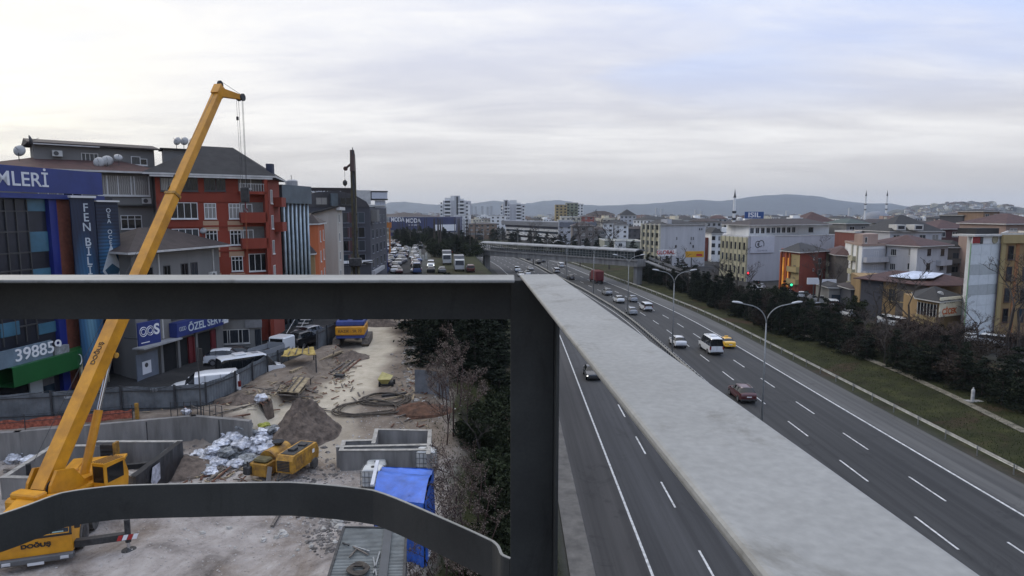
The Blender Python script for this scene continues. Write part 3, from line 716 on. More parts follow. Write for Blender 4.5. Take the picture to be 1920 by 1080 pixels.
def dish(parent_label, pos, ang, r=.45, m=None, top=True, el=25):
    t = thing('satellite_dish', parent_label, 'satellite dish', pos)
    mb = MB(); mb.M = Matrix.Translation(pos) @ Matrix.Rotation(ang, 4, 'Z')
    mb.tube([(0, 0, 0), (0, 0, .7), (0, .12, .85)], .03, 6); mb.build('mount', WFD, t)
    mb = MB(); mb.M = Matrix.Translation(Vector(pos) + Vector((0, 0, .95))) @ Matrix.Rotation(ang, 4, 'Z') @ Matrix.Rotation(R(90 - el) * 1, 4, 'X') @ Matrix.Scale(-1, 4, (0, 0, 1))
    prof = [(0.01, 0), (r*.35, .02*r/.45), (r*.7, .08*r/.45), (r, .17*r/.45), (r*.98, .19*r/.45), (r*.68, .11*r/.45), (r*.3, .05), (.01, .03)]
    mb.lathe((0, 0, 0), prof, 18); mb.build('reflector', m or DISHM, t, smooth=True)
    mb = MB(); p = Vector(pos) + Vector((0, 0, .95)); f = Matrix.Rotation(ang, 3, 'Z') @ Vector((0, -.45, .25)); mb.tube([p, p + f], .02, 5); mb.build('feed_arm', WFD, t)
    return t
DISHM = mat('dish_grey', (.36, .36, .35), .5, var=.12)
ACM = mat('aircon_white', (.48, .48, .45), .6, var=.1); 
def aircon(face, x, z, label, o=0.):
    p = face.pt(x, z, o); t = thing('air_conditioner', label, 'air conditioner', p)
    face.box(MB(), x-.42, x+.42, z, z+.58, .05+o, .38+o).build('casing', ACM, t)
    mb = MB(); mb.disc(face.pt(x-.1, z+.29, .381+o), face.n, .22, .015, 14); mb.build('fan_grille', WFD, t)
    mb = MB(); face.box(mb, x-.35, x-.3, z-.06, z-.001, o, .36+o); face.box(mb, x+.3, x+.35, z-.06, z-.001, o, .36+o); mb.build('bracket', WFD, t)
def uz(u, v, y): return D(u, v, y)
def XYd(u, y): p = D(u, 540, y); return (p.x, p.y)

# ================================================================== LEFT SIDE BUILDINGS
# --- school building with blue and brick cladding
A, B = (-36.9, 40.5), (-35.0, 56.6)
poly = [A, B, (-43, 57.4), (-45, 41.2)]
r = house('school_building', 'dark glazed school building with blue columns and long blue lettered sign', 'school', poly, 5.0, 21.9, mat('dark_cladding', (.018, .02, .03), .35, var=.3, sc=.4))
f = Face(A, B)
def fx(u, fc=None):
    fc = fc or f; d = ray(u, 540); k = d.x / d.y     # intersect view ray with face line
    t = (fc.p0.x - k * fc.p0.y) / (k * fc.d.y - fc.d.x); return t
def fz(u, v, fc=None):
    fc = fc or f; t = fx(u, fc); y = fc.p0.y + fc.d.y * t; return D(u, v, y).z
f.part(r, 'sign_board', NAVY, -1.0, fx(196), 22.05, 23.9, .02, .5)
f.part(r, 'roof_edge', NAVY, -1.0, fx(196), 21.6, 21.95, .0, .62)
xe = fx(97); f.txt(r, 'BİLİMLERİ', 1.45, xe, 22.93, mat('letter_white', (.62, .64, .66), .5, var=.05), .52, align='RIGHT', sx=1.12, bold=.012)
f.part(r, 'blue_column', BLUE, fx(97), fx(111), 5.2, 21.58, .002, .35)
f.part(r, 'brick_panel', mat('brick_cladding', (.15, .045, .025), .85, var=.15, sc=3, bump=.4, bsc=20), fx(111.2), fx(138), 5.2, 21.58, .002, .30)
f.part(r, 'blue_column', BLUE, fx(138.2), fx(142), 5.2, 21.58, .002, .4)
LB = mat('pale_blue_panel', (.045, .13, .19), .35, var=.15, sc=.6)
for u0, u1, v0, v1 in ((62, 95, 365, 396), (62, 96, 435, 473), (64, 97, 608, 628), (-8, 28, 608, 634), (62, 96, 505, 545)):
    f.part(r, 'glass_panel', LB, fx(u0), fx(u1), fz(u0, v1), fz(u0, v0), .004, .10)
for v in (396, 434, 473, 505, 545, 607):
    z = fz(60, v); f.part(r, 'mullion', WFD, -1, fx(62) - .02, z - .05, z + .05, .003, .09)
for u in (-5, 20, 40, 61): f.part(r, 'mullion', WFD, fx(u), fx(u) + .08, 11, 21.5, .0032, .1)
# banners
def banner_mat(name, kind):
    m = bpy.data.materials.new(name); m.use_nodes = True; t = m.node_tree; b = t.nodes['Principled BSDF']; b.inputs['Roughness'].default_value = .5
    tcn = t.nodes.new('ShaderNodeTexCoord'); mp = t.nodes.new('ShaderNodeMapping'); t.links.new(tcn.outputs['Generated'], mp.inputs[0])
    mp.inputs['Location'].default_value = (-.5, -.5, -.42); g = t.nodes.new('ShaderNodeTexGradient'); g.gradient_type = 'SPHERICAL'
    mp.inputs['Scale'].default_value = (1, 1, 1.5); t.links.new(mp.outputs[0], g.inputs[0])
    r_ = t.nodes.new('ShaderNodeValToRGB'); t.links.new(g.outputs['Fac'], r_.inputs[0]); e = r_.color_ramp.elements
    e[0].color = (.010, .018, .045, 1); e[0].position = .15; e[1].color = (.16, .33, .42, 1); q = e.new(.6); q.color = (.03, .12, .24, 1)
    out = r_.outputs[0]
    wv = t.nodes.new('ShaderNodeTexWave'); wv.bands_direction = 'Z' if kind else 'DIAGONAL'; wv.inputs['Scale'].default_value = 9 if kind else 2.5; t.links.new(tcn.outputs['Generated'], wv.inputs[0])
    x = t.nodes.new('ShaderNodeMix'); x.data_type = 'RGBA'; x.blend_type = 'MULTIPLY'; x.inputs[0].default_value = .55 if kind else .25; t.links.new(out, x.inputs[6]); t.links.new(wv.outputs[0], x.inputs[7])
    t.links.new(x.outputs[2], b.inputs['Base Color']); return m
y1, y2, y3 = 47.3, 48.6, 49.8
P1, P2, P3 = XYd(142.5, 50.6), XYd(187, 52.4), XYd(230, 54.2)
fb1, fb2 = Face(P1, P2), Face((P2[0] + .05, P2[1] + .03), P3)
r2 = thing('banner', 'tall blue vertical school banner with white stacked letters beside the brick panel', 'banner', (P1[0], P1[1], 6.0))
fb1.part(r2, 'sheet', banner_mat('banner_blue', 0), 0, fb1.len, D(160, 684, 53.2).z, D(142, 372, 53).z, 0, .12)
LET = mat('letter_pale', (.50, .55, .58), .5, var=.1)
zt = D(142, 383, 51.5).z; k = 0
for ch in 'FEN BİLİM':
    if ch != ' ': fb1.txt(r2, ch, .95, fb1.len * .6, zt - .77 * k - .3, LET, .13, bold=.005)
    k += 1 if ch != ' ' else .55
fb1.part(r2, 'top_frame', WFR, -.05, fb1.len + .05, D(142, 372, 53).z + .002, D(142, 368, 53).z, -.05, .3)
r3 = thing('banner', 'striped dark blue vertical banner with a white diamond emblem and small lettering', 'banner', (P3[0], P3[1], 10.0))
fb2.part(r3, 'sheet', banner_mat('banner_stripe', 1), 0, fb2.len, D(200, 560, 54).z, D(200, 379, 54).z, 0, .12)
fb2.part(r3, 'top_frame', WFR, 0, fb2.len + .05, D(200, 379, 54).z + .002, D(200, 376, 54).z, -.05, .3)
zt = D(200, 395, 54).z
for i, ch in enumerate('GÜÇ EĞİTİM'[:10]):
    if ch != ' ' and i % 1 == 0: fb2.txt(r3, 'oeaxoceaoe'[i].upper(), .5, fb2.len * .55, zt - .44 * i, LET, .13)
mb = MB(); c = fb2.len * .55; zc = D(210, 495, 54).z
mb.M = fb2.M(c, zc, .122); mb.add([(-.85, 0, -.5), (-.55, 0, -.95), (.55, 0, -.95), (.85, 0, -.5), (0, 0, 1.7), (-.85, .03, -.5), (-.55, .03, -.95), (.55, .03, -.95), (.85, .03, -.5), (0, .03, 1.7)],
                                  [(9, 8, 7, 6, 5), (0, 1, 6, 5), (1, 2, 7, 6), (2, 3, 8, 7), (3, 4, 9, 8), (4, 0, 5, 9)]); mb.build('emblem', LET, r3)
mb = MB(); mb.M = fb2.M(c, zc, .155); mb.add([(-.66, 0, -.42), (-.45, 0, -.8), (.45, 0, -.8), (.66, 0, -.42), (0, 0, .1)], [(4, 3, 2, 1, 0)]); mb.build('emblem_inset', mat('banner_ink', (.03, .09, .15), .5), r3)
# shop front with the green fascia
GREEN = mat('fascia_green', (.010, .095, .022), .4, var=.08, sc=.5)
sf = thing('corner_shop', 'shop front with curved green fascia and white shutters below the school', 'shop', (f.pt(3, 5.5, .5)))
vs = []; mb = MB(); pts = []
for u in range(-30, 141, 10):
    o = 1.6 if u < 90 else 1.6 - 1.3 * ((u - 90) / 50) ** 2
    pts.append((fx(u), o))
for x, o in pts: vs += [tuple(f.pt(x, 8.35, o)), tuple(f.pt(x, 9.75, o)), tuple(f.pt(x, 9.75, .05)), tuple(f.pt(x, 8.35, .05))]
n = len(pts); mb.add(vs, [(4*i+k, 4*i+4+k, 4*i+4+(k+1) % 4, 4*i+(k+1) % 4) for i in range(n-1) for k in range(4)] + [(4*n-4, 4*n-3, 4*n-2, 4*n-1)]); mb.build('fascia', GREEN, sf)
mb = MB(); a_ = [f.pt(fx(104) + .28 * math.cos(t_ / 6), 9.0 + .42 * math.sin(t_ / 6), 1.52) for t_ in range(-8, 9)]; mb.tube(a_, .035, 5); mb.build('emblem', WHITE, sf)
LP = mat('shutter_white', (.42, .45, .44), .5, var=.06)
f.part(sf, 'shutter', LP, fx(30), fx(55), 5.2, 8.3, .3, .42); f.part(sf, 'shutter_seam', WFD, fx(30), fx(55), 7.0, 7.04, .421, .43)
f.part(sf, 'window_panel', mat('poster_white', (.36, .42, .38), .5, var=.05), -1, fx(28), 5.2, 7.1, .3, .40)
mb = MB(); mb.disc(f.pt(fx(19), 6.4, .401), f.n, .5, .02, 20); mb.build('round_mark', GREEN, sf)
f.part(sf, 'shop_window', GLASSD, -1, fx(28), 7.12, 8.3, .2, .3); f.part(sf, 'shop_window', GLASSD, fx(56), fx(80), 5.2, 8.3, .2, .3)
f.part(sf, 'shutter', mat('shutter_grey', (.12, .12, .12), .6), fx(56), fx(79), 7.4, 8.3, .31, .36)
ns = thing('number_sign', 'blue grey sign with white phone digits standing on the green fascia', 'sign', f.pt(3, 9.75, 1.2))
mb = MB(); f.box(mb, -1, fx(60), 9.76, 11.0, 1.1, 1.25); mb.build('board', mat('sign_slate', (.13, .18, .22), .5, var=.15, sc=1), ns)
f.txt(ns, '398859', 1.25, fx(34), 10.42, WHITE, 1.27, sx=1.1, extr=.02, bold=.01)
mb = MB(); f.box(mb, fx(64), fx(92), 9.76, 10.35, .9, 1.3); mb.build('torn_sheet', mat('torn_vinyl', (.25, .26, .26), .7, var=.3, sc=3), ns)
# gate bars beneath the banner
gt = thing('metal_gate', 'pale barred gate under the blue banner', 'gate', (P1[0], P1[1], 5.5))
mb = MB()
for i in range(11): x = fb1.len * i / 10; fb1.box(mb, x, x + .05, 4.8, 8.1, .2, .26)
fb1.box(mb, 0, fb1.len + .05, 8.1, 8.2, .18, .28); mb.build('bars', mat('gate_cream', (.36, .33, .22), .6), gt)
fb1.part(gt, 'gate_post', mat('gate_cream', (.36, .33, .22), .6), -.35, -.15, 4.8, 8.9, .1, .3)

# --- service building (low, grey hip roof)
A, B = (-31.4, 52.7), (-29.6, 64.6)
poly = [A, B, (-36.0, 66.2), (-38.6, 57.6)]
r = house('service_building', 'low grey car service building with brown hip roof in front of the red block', 'building', poly, 5.0, 17.2, GREYB)
hip(r, poly, 17.2, .9, 2.0, TILE)
f = Face(A, B)
for x, wv in ((1.6, 1.6), (4.2, .9), (6.6, 1.0), (8.0, 1.0)): f.win(r, x, 14.0, wv, 1.9, 2, fm=WFD)
f.part(r, 'downpipe', EAVE, 3.1, 3.2, 9.5, 17.0, .0, .1); f.part(r, 'downpipe', EAVE, 10.9, 11.0, 9.5, 17.0, .0, .1)
f.balcony(r, 8.8, 11.8, 13.2, GREYB, 1.0, 1.0)
aircon(f, 1.2, 13.1, 'white outdoor cooling unit at the left end of the grey service wall', .0)
aircon(f, 9.2, 14.3, 'white outdoor cooling unit on the balcony of the grey service building', .9)
for x, wv in ((2, 1.2), (5, 1.2), (9, 1.6)): f.win(r, x, 11.0, wv, 1.2, 2, fm=WFD)
# ground floor bays
f.part(r, 'garage_door', mat('roller_door', (.15, .17, .20), .55, var=.08, bump=.3, bsc=6), fx(245, f), fx(286, f), 5.2, 8.7, .0, .08)
f.part(r, 'notice', WHITE, fx(255, f), fx(272, f), 6.9, 8.0, .085, .10)
mb = MB(); mb.disc(f.pt(fx(263, f), 7.65, .101), f.n, .2, .01, 14); mb.build('notice_mark', WFD, r)
f.part(r, 'bay_shade_sheet', mat('bay_shade', (.008, .008, .008), .9), fx(292, f), fx(400, f), 5.2, 9.0, .0, .03)  # flat black sheet painted as the shade inside the bays
RED = mat('red_pillar', (.13, .012, .014), .6, var=.15)
for u in (289, 322, 357): f.part(r, 'bay_pillar', GREYB, fx(u, f), fx(u, f) + .3, 5.2, 9.2, .04, .25)
for u in (344, 388): f.part(r, 'red_pillar', RED, fx(u, f), fx(u + 8, f), 5.2, 9.0, .04, .2)
f.part(r, 'car_lift', RED, fx(352, f), fx(352, f) + .14, 5.2, 8.9, .05, .3)
f.part(r, 'shop_awning', mat('awning_white', (.3, .3, .3), .6), fx(240, f), fx(316, f), 9.25, 9.38, .0, 1.1)
f.part(r, 'sign_board', NAVY, fx(312, f), fx(402, f), 9.4, 10.7, .02, .8)
f.part(r, 'end_panel', WHITE, fx(402.4, f), fx(411, f), 9.5, 10.9, .02, .82)
f.txt(r, 'ÖZEL SERVİS', 1.0, fx(333, f), 10.0, LET, .82, align='LEFT', sx=1.05, bold=.015)
for k in range(4):
    mb = MB(); c = f.pt(fx(320, f) + .22 * k - .15, 10.1, .82); mb.tube([c + f.d * (.14 * math.cos(a * math.pi / 6)) + Vector((0, 0, .17 * math.sin(a * math.pi / 6))) for a in range(13)], .02, 4); mb.build('ring_mark', LET, r)
# roadside sign panel (three emblems)
q0, q1 = XYd(251, 50.0), XYd(293, 52.0); fs_ = Face(q0, q1); zz0, zz1 = D(251, 650, 50).z, D(251, 612, 50).z
sg = thing('emblem_sign', 'navy projecting sign board with three white round emblems above the garage door', 'sign', (*q0, zz0))
fs_.part(sg, 'board', NAVY, 0, fs_.len, zz0, zz1 + .25, 0, .15)
zc = (zz0 + zz1) / 2 + .3
mb = MB(); 
for cx_ in (.22, .53):
    c = fs_.pt(fs_.len * cx_, zc, .16); 
    for rr in (.34, .2): mb.tube([c + fs_.d * (rr * math.cos(a * math.pi / 9)) + Vector((0, 0, rr * 1.1 * math.sin(a * math.pi / 9))) for a in range(19)], .03, 4)
mb.build('round_emblem', WHITE, sg); fs_.txt(sg, 'S', 1.2, fs_.len * .82, zc, WHITE, .17, bold=.03, name='emblem_letter')
fs_.txt(sg, 'oto servis bakım', .22, fs_.len * .3, zz0 + .25, WHITE, .17) if False else None
fs_.part(sg, 'small_print', WHITE, .2, 1.0, zz0 + .2, zz0 + .27, .151, .16)
mb = MB(); fs_.box(mb, fs_.len * .5, fs_.len * .5 + .1, zz0 + .3, zz0 + .4, -2.6, -.001); mb.build('bracket', WFD, sg)
# entrance block right of the bays (pale shop with wide windows)
A, B = XYd(398, 65.2), XYd(486, 66.4); poly = [A, B, (B[0] - 1.0, B[1] + 2.6), (A[0] - 1.5, A[1] + 2.0)]
r = house('shop_annex', 'single storey grey shop with three dark windows below the red block', 'shop', poly, 5.5, 9.6, GREYW); f = Face(A, B)
parapet(r, poly, 9.6, .5, EAVE)
for u, wv in ((419, .8), (436, 1.5), (453, 1.1)): f.win(r, fx(u, f), 7.0, wv, 1.5, 1, fm=EAVE, gm=GLASSD)
f.part(r, 'shop_door', GLASSD, fx(474, f), fx(488, f) - .15, 5.6, 8.4, .0, .05)
f.part(r, 'sign_board', mat('sign_grey', (.2, .2, .2), .6), fx(457, f), fx(492, f) - .2, 8.6, 9.4, .02, .2)

# --- grey apartment block with penthouse
A, B = (-49.0, 59.5), (-36.9, 68.6)
poly = [A, B, (-41.5, 75.5), (-53, 67)]
r = house('apartment_block', 'grey apartment block with glazed loggia and brown roofs behind the school', 'apartment block', poly, 5.0, 24.6, GREYW); f = Face(A, B)
hip(r, poly, 24.6, .8, 1.6, TILER)
A2, B2 = XYd(84, 64.5), XYd(305, 71.5); pp2 = [A2, B2, (B2[0] - 4, B2[1] + 5), (A2[0] - 4, A2[1] + 5)]
MB().prism(ccw(pp2), 25.0, 27.5).build('penthouse', GREYB, r); f2 = Face(A2, B2)
ro = MB(); 
q = [f2.pt(-.5, 27.5, .5), f2.pt(f2.len + .5, 27.5, .5), f2.pt(f2.len + .5, 28.1, -3.0), f2.pt(-.5, 28.1, -3.0), f2.pt(f2.len + .5, 27.6, -6.5), f2.pt(-.5, 27.6, -6.5)]
ro.add([tuple(p) for p in q] + [tuple(p - Vector((0, 0, .15))) for p in q], [(0, 1, 2, 3), (3, 2, 4, 5), (6, 7, 1, 0), (7, 8, 2, 1), (8, 10, 4, 2), (9, 6, 0, 3), (11, 9, 3, 5), (11, 10, 8, 7), (11, 7, 6, 9)]); ro.build('penthouse_roof', TILE, r)
f2.part(r, 'roof_rim', EAVE, -.2, f2.len * .52, 27.28, 27.38, .1, .56)
f2.win(r, f2.len * .44, 25.6, 1.5, 1.1, 4, fm=EAVE); f2.win(r, f2.len * .83, 25.7, .9, .9, 1); f2.win(r, f2.len * .9, 25.7, .7, .7, 1)
aircon(f2, f2.len * .18, 26.2, 'white outdoor cooling unit on the penthouse wall at the far left', 0)
f.part(r, 'loggia_glazing', GLASS, fx(196, f), fx(293, f), 22.4, 24.3, .01, .05)
mb = MB()
for u in (196, 214, 234, 258, 264, 291): f.box(mb, fx(u, f), fx(u, f) + .09, 22.4, 24.3, .052, .12)
f.box(mb, fx(196, f), fx(293, f), 22.2, 22.4, .0, .14); mb.build('loggia_frame', WFR, r)
for z in (18.7, 15.9): f.win(r, fx(255, f), z + .2, 1.9, 1.4, 3, True); f.win(r, fx(206, f), z + .2, 1.4, 1.4, 2, True)
for u in (150, 105): 
    for z in (18.7, 21.6): f.win(r, fx(u, f), z + .2, 1.6, 1.4, 2, True)
f.part(r, 'ledge', mat('ledge_dark', (.06, .06, .055), .8), fx(232, f), fx(296, f), 21.25, 21.38, .0, .5)
aircon(f, fx(285, f), 21.5, 'white outdoor cooling unit under the glazed loggia at its right end')
f.part(r, 'downpipe', WFD, fx(297, f), fx(297, f) + .12, 6, 24.4, .0, .12)
for i, (u, v, rr, lb, el) in enumerate(((185, 303, .55, 'left one of two white dishes beside the penthouse railing', 15), (201, 300, .55, 'right one of two white dishes beside the penthouse railing', 15), (222, 293, .4, 'tilted ring shaped dish on the penthouse wall right of the pair', 35))):
    p = D(u, v, 66.0 + i * .4); dish(lb, p - Vector((0, 0, .95)), R(20 + 10 * i), rr, el=el)
dish('dark dish on the flat edge left of the penthouse roof', D(63, 284, 58), R(120), .5, mat('dish_dark', (.03, .025, .025), .6), el=5)
dish('pale round dish at the far left roof edge', D(36, 302, 57), R(10), .5, el=10)
# brown roofed neighbour at far left
poly = [XYd(-60, 56.5), XYd(55, 57.9), (-47.5, 61), (-62, 62)]
r = house('terrace_house', 'brown roofed house with white gutter behind the blue school sign', 'house', poly, 5, 23.9, GREYB); hip(r, poly, 23.9, .7, 1.3, TILE)

# --- brick red apartment block
A, B = (-35.6, 64.6), (-26.6, 70.6)
K = XYd(531, 76.5)
poly = [A, B, K, (-30, 80), (-39, 72)]
r = house('apartment_block', 'brick red apartment block with beige panels, corner balconies and dark hip roof', 'apartment block', poly, 5.0, 24.3, ORANGE_R); f = Face(A, B)
hip(r, [A, B, (-28.6, 79), (-38.6, 72)], 24.35, .95, 3.4, TILED)
f.part(r, 'roof_rim', EAVE, -.5, f.len + .3, 24.12, 24.3, .3, .9)
def X(u): return fx(u, f)
for v0, hgt, lst in ((358, 1.35, ((328, 1.5, 2), (362, 2.0, 3), (404, 1.1, 2), (424, .9, 2))),):
    for u, wv, n_ in lst: f.win(r, X(u), fz(u, v0, f), wv, hgt, n_, fm=WFD)
for v0 in (410, 459, 508):
    f.win(r, X(354), fz(354, v0, f), 2.5, 1.65, 4)
    for u in (402, 447): f.win(r, X(u), fz(u, v0, f), 1.15, 1.6, 3, True)
for v0, v1 in ((412, 433), (461, 482), (510, 531), (559, 580)):
    for u in (402, 447): f.part(r, 'beige_panel', BEIGE, X(u) - .75, X(u) + .75, fz(u, v1, f), fz(u, v0 + 2, f), .002, .05)
for v0 in (364, 412, 460, 508): f.part(r, 'string_course', ORANGE_R, -.02, f.len + .02, fz(350, v0 + 14, f), fz(350, v0 + 11, f), .0, .09)
WB = mat('balcony_wall', (.30, .29, .26), .8)
for k_, v0 in enumerate((358, 411, 459)):
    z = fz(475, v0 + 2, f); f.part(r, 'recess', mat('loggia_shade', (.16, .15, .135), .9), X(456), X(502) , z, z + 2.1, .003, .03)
    f.win(r, X(470), z + .35, 1.1, 1.4, 2); f.balcony(r, X(455), X(504), z - .1, ORANGE_R, 1.0, .95, EAVE if k_ == 0 else None)
f.win(r, X(486), fz(486, 508, f), 1.9, 1.9, 3)
f.part(r, 'corner_pier', ORANGE_R, X(500), X(506), 6, 24.1, .003, 1.0)
fr = Face(B, K)
for z in (21.6, 18.8, 16.0, 13.2): fr.win(r, 1.4, z, 1.0, 1.5, 2)
for z in (21.4, 18.6): fr.balcony(r, 2.4, 5.0, z, ORANGE_R, .9, .9)
rb = Face(XYd(322, 69.5), XYd(377, 71)); mb = MB(); rb.box(mb, 0, rb.len, 24.8, 27.3, -3, 0); mb.build('stair_head', GREYB, r)
mb = MB(); rb.box(mb, -.3, rb.len + .3, 27.3, 27.42, -3.3, .3); mb.build('stair_head_roof', TILED, r)
rb.win(r, rb.len * .85, 25.4, .9, .9, 1)
p = XYd(516, 71.5); mb = MB(); mb.box((p[0] - .35, p[1] - .3, 24.3), (p[0] + .35, p[1] + .3, 25.9)); mb.build('chimney', mat('chimney_blue', (.03, .035, .06), .7), r)
for i, (u, v, lb) in enumerate(((331, 277, 'leftmost of three pale dishes on the stair head of the red block'), (345, 277, 'middle one of three pale dishes on the stair head of the red block'), (363, 275, 'rightmost of three dishes, half hidden by the crane boom'))):
    p = D(u, v, 70); dish(lb, Vector((p.x, p.y, 27.3)), R(10 * i - 10), .45, el=12)
p = f.pt(X(386), fz(386, 447, f), .1); dish('pale dish on the red facade left of a white window', p, R(20), .42)

# --- blue grey block clad with steel tubes
A, B = XYd(529, 77.0), XYd(581, 83.0); poly = [A, B, (B[0] - 4, B[1] + 6), (A[0] - 5, A[1] + 5)]
r = house('office_block', 'narrow blue grey office with vertical silver tubes down its front', 'office', poly, 5, 23.3, mat('cladding_slate', (.085, .11, .125), .45, var=.15, sc=.5)); f = Face(A, B)
parapet(r, poly, 23.3, .5, mat('cladding_slate', (.1, .12, .13), .5))
f.part(r, 'head_band', mat('cladding_slate', (.1, .12, .13), .5), -.1, f.len + .2, 21.7, 23.9, .0, .6)
TUB = mat('steel_tube', (.30, .36, .38), .35, .4, var=.15, sc=1); mb = MB()
for i in range(7):
    x = .5 + (f.len - .9) * i / 6; c = f.pt(x, 6, .3); 
    MB().tube([c, (c.x, c.y, 21.7)], .17, 8).build('vertical_tube', TUB, r, smooth=True)
f.part(r, 'glazing', GLASSD, .2, f.len - .1, 7, 21.6, .002, .03)
wt = D(547, 356, 82); t_ = thing('water_tank', 'small cylindrical water tank on the roof of the slate office', 'water tank', (wt.x, wt.y, 23.3))
mb = MB(); mb.lathe((wt.x, wt.y, 23.35), [(.75, 0), (.75, 1.2), (.6, 1.35), (.1, 1.4)], 16); mb.build('drum', mat('tank_grey', (.35, .35, .35), .5, .3), t_)
mb = MB(); mb.tube([(wt.x, wt.y, 24.7), (wt.x, wt.y, 25.3)], .04, 5); mb.build('vent_pipe', WFD, t_)
mb = MB(); mb.box((B[0] - 4.6, B[1] - 4.5, 23.4), (B[0] - 3.9, B[1] - 4.0, 25)) if False else None
# --- small orange house and cream gable wall
A, B = XYd(579, 84.5), XYd(600, 86.5); A2 = XYd(612, 97); poly = [A, B, A2, (A2[0] - 4.5, A2[1] + .5), (A[0] - 3.5, A[1] + 1)]
r = house('row_house', 'small orange row house with brown roof squeezed beside the slate office', 'house', poly, 5, 19.0, wallm('render_orange', (.42, .11, .035))); f = Face(B, A2)
hip(r, [A, B, A2, (A2[0] - 4.5, A2[1] + .5)], 19.0, .4, 1.5, TILE)
for z in (16.6, 13.8, 11): f.win(r, 3, z, 1.1, 1.5, 2); f.win(r, 8, z, 1.1, 1.5, 2)
A, B = XYd(579, 83.6), XYd(592, 84.6); r = house('shed', 'low ochre outbuilding with a brown roof under the orange house', 'shed', [A, B, (B[0] - .4, B[1] + 1.6), (A[0] - .8, A[1] + 1.2)], 5, 15.1, YEL)
hip(r, [A, B, (B[0] - .4, B[1] + 1.6), (A[0] - .8, A[1] + 1.2)], 15.1, .3, 1.2, TILE)
A, B = XYd(572, 99), XYd(636, 101); K = XYd(646, 108); 
poly = [A, B, K, (A[0] + 1, A[1] + 9)]
r = thing('gable_building', 'building with blank cream gable wall and slanted roof line', 'building', (*B, 5)); mb = MB()
zl, zr = D(572, 407, 99).z, D(636, 388, 101).z
mb.add([(*A, 5), (*B, 5), (*K, 5), (*poly[3], 5), (*A, zl), (*B, zr), (*K, zr), (*poly[3], zl)], [(0, 1, 5, 4), (1, 2, 6, 5), (2, 3, 7, 6), (3, 0, 4, 7), (4, 5, 6, 7)]); mb.build('wall', wallm('render_cream_grey', (.40, .37, .32)), r)
ff = Face(A, B); mb = MB(); mb.beam(ff.pt(-.2, zl + .12, .1), ff.pt(ff.len + .3, zr + .12, .1), .7, .25); mb.build('roof_edge', TILED, r)
ff = Face(B, K)
for z in (19, 16, 13, 10): ff.win(r, 2.5, z, 1.1, 1.4, 1, gm=GLASSD)
ff.part(r, 'cornice', EAVE, -.3, ff.len, zr - .5, zr, .0, .5)
# --- dark grey mansard block
A, B = XYd(575, 112), XYd(697, 118); K = XYd(727, 141); poly = [A, B, K, (K[0] - 16, K[1] + 3), (A[0] - 3, A[1] + 8)]
r = house('office_block', 'dark grey curved roof office block behind the drilling mast', 'office', poly, 5, 21.6, DGREY); f = Face(A, B)
mb = MB(); prof = [(0, 0), (f.len, 0), (f.len - .6, 1.0), (f.len * .75, 2.3), (f.len * .5, 2.9), (f.len * .2, 2.6), (0, 2.0)]
mb.M = f.M(0, 21.6, .1); n = len(prof); D_ = 14
mb.add([(-x, 0, z) for x, z in prof] + [(-x, -D_, z) for x, z in prof], [tuple(range(n-1, -1, -1)), tuple(range(n, 2*n))] + [(i, (i+1) % n, n+(i+1) % n, n+i) for i in range(n)]); mb.build('roof', mat('roof_slate', (.045, .042, .045), .7, var=.2, sc=.4), r)
for u in (608, 653): f.win(r, fx(u, f), 22.0, 2.0, 1.3, 2, fm=WFD, o=.12)
f.part(r, 'roof_box', mat('cladding_slate', (.1, .12, .13), .5), fx(624, f), fx(636, f), 21.8, 24.0, .11, 1.0)
DR = wallm('render_maroon', (.075, .03, .03))
for v in (418, 446, 471, 497):
    z = fz(650, v, f)
    for u in (608, 646, 675): f.win(r, fx(u, f), z, 2.4, 1.9, 2, fm=mat('window_frame_grey', (.13, .14, .17), .5), gm=GLASSD)
    f.part(r, 'maroon_panel', DR, fx(655, f), fx(664, f), z, z + 1.9, .003, .04)
fr = Face(B, K)
for z in (18.6, 15.8, 13, 10.2):
    for k in range(4): fr.win(r, 3 + 5.3 * k, z, 2.2, 1.7, 2, fm=mat('window_frame_grey', (.13, .14, .17), .5), gm=GLASSD)
fr.part(r, 'bay', GREYB, 1.2, 3.8, 19.0, 21.2, .0, 1.2)
f.part(r, 'shop_sign', WHITE, fx(636, f), f.len + .1, fz(650, 494, f), fz(650, 489, f), .05, .5); 
fr.part(r, 'shop_sign', mat('sign_pale', (.35, .35, .36), .6), .0, fr.len * .6, 9.2, 9.9, .05, .7)
f.txt(r, 'MARKET', .9, fx(655, f), fz(650, 491.5, f), WFD, .52) if False else None
# --- black lettered hall behind
A, B = XYd(560, 138), XYd(671, 142); poly = [A, B, (B[0] - 2, B[1] + 18), (A[0] - 6, A[1] + 16)]
r = house('event_hall', 'long black roofed hall with white lettering along its top edge', 'hall', poly, 5, 23.6, DGREY); f = Face(A, B)
f.part(r, 'sign_band', mat('band_black', (.014, .008, .008), .5), -1, f.len + .2, 23.4, 26.0, .0, .5)
f.txt(r, 'DÜĞÜN & KONGRE SARAYI', .95, fx(645, f), 24.9, WHITE, .52, align='RIGHT', sx=1.0, bold=.02)
f.part(r, 'white_band', EAVE, -1, fx(618, f), 23.0, 23.35, .0, .7)
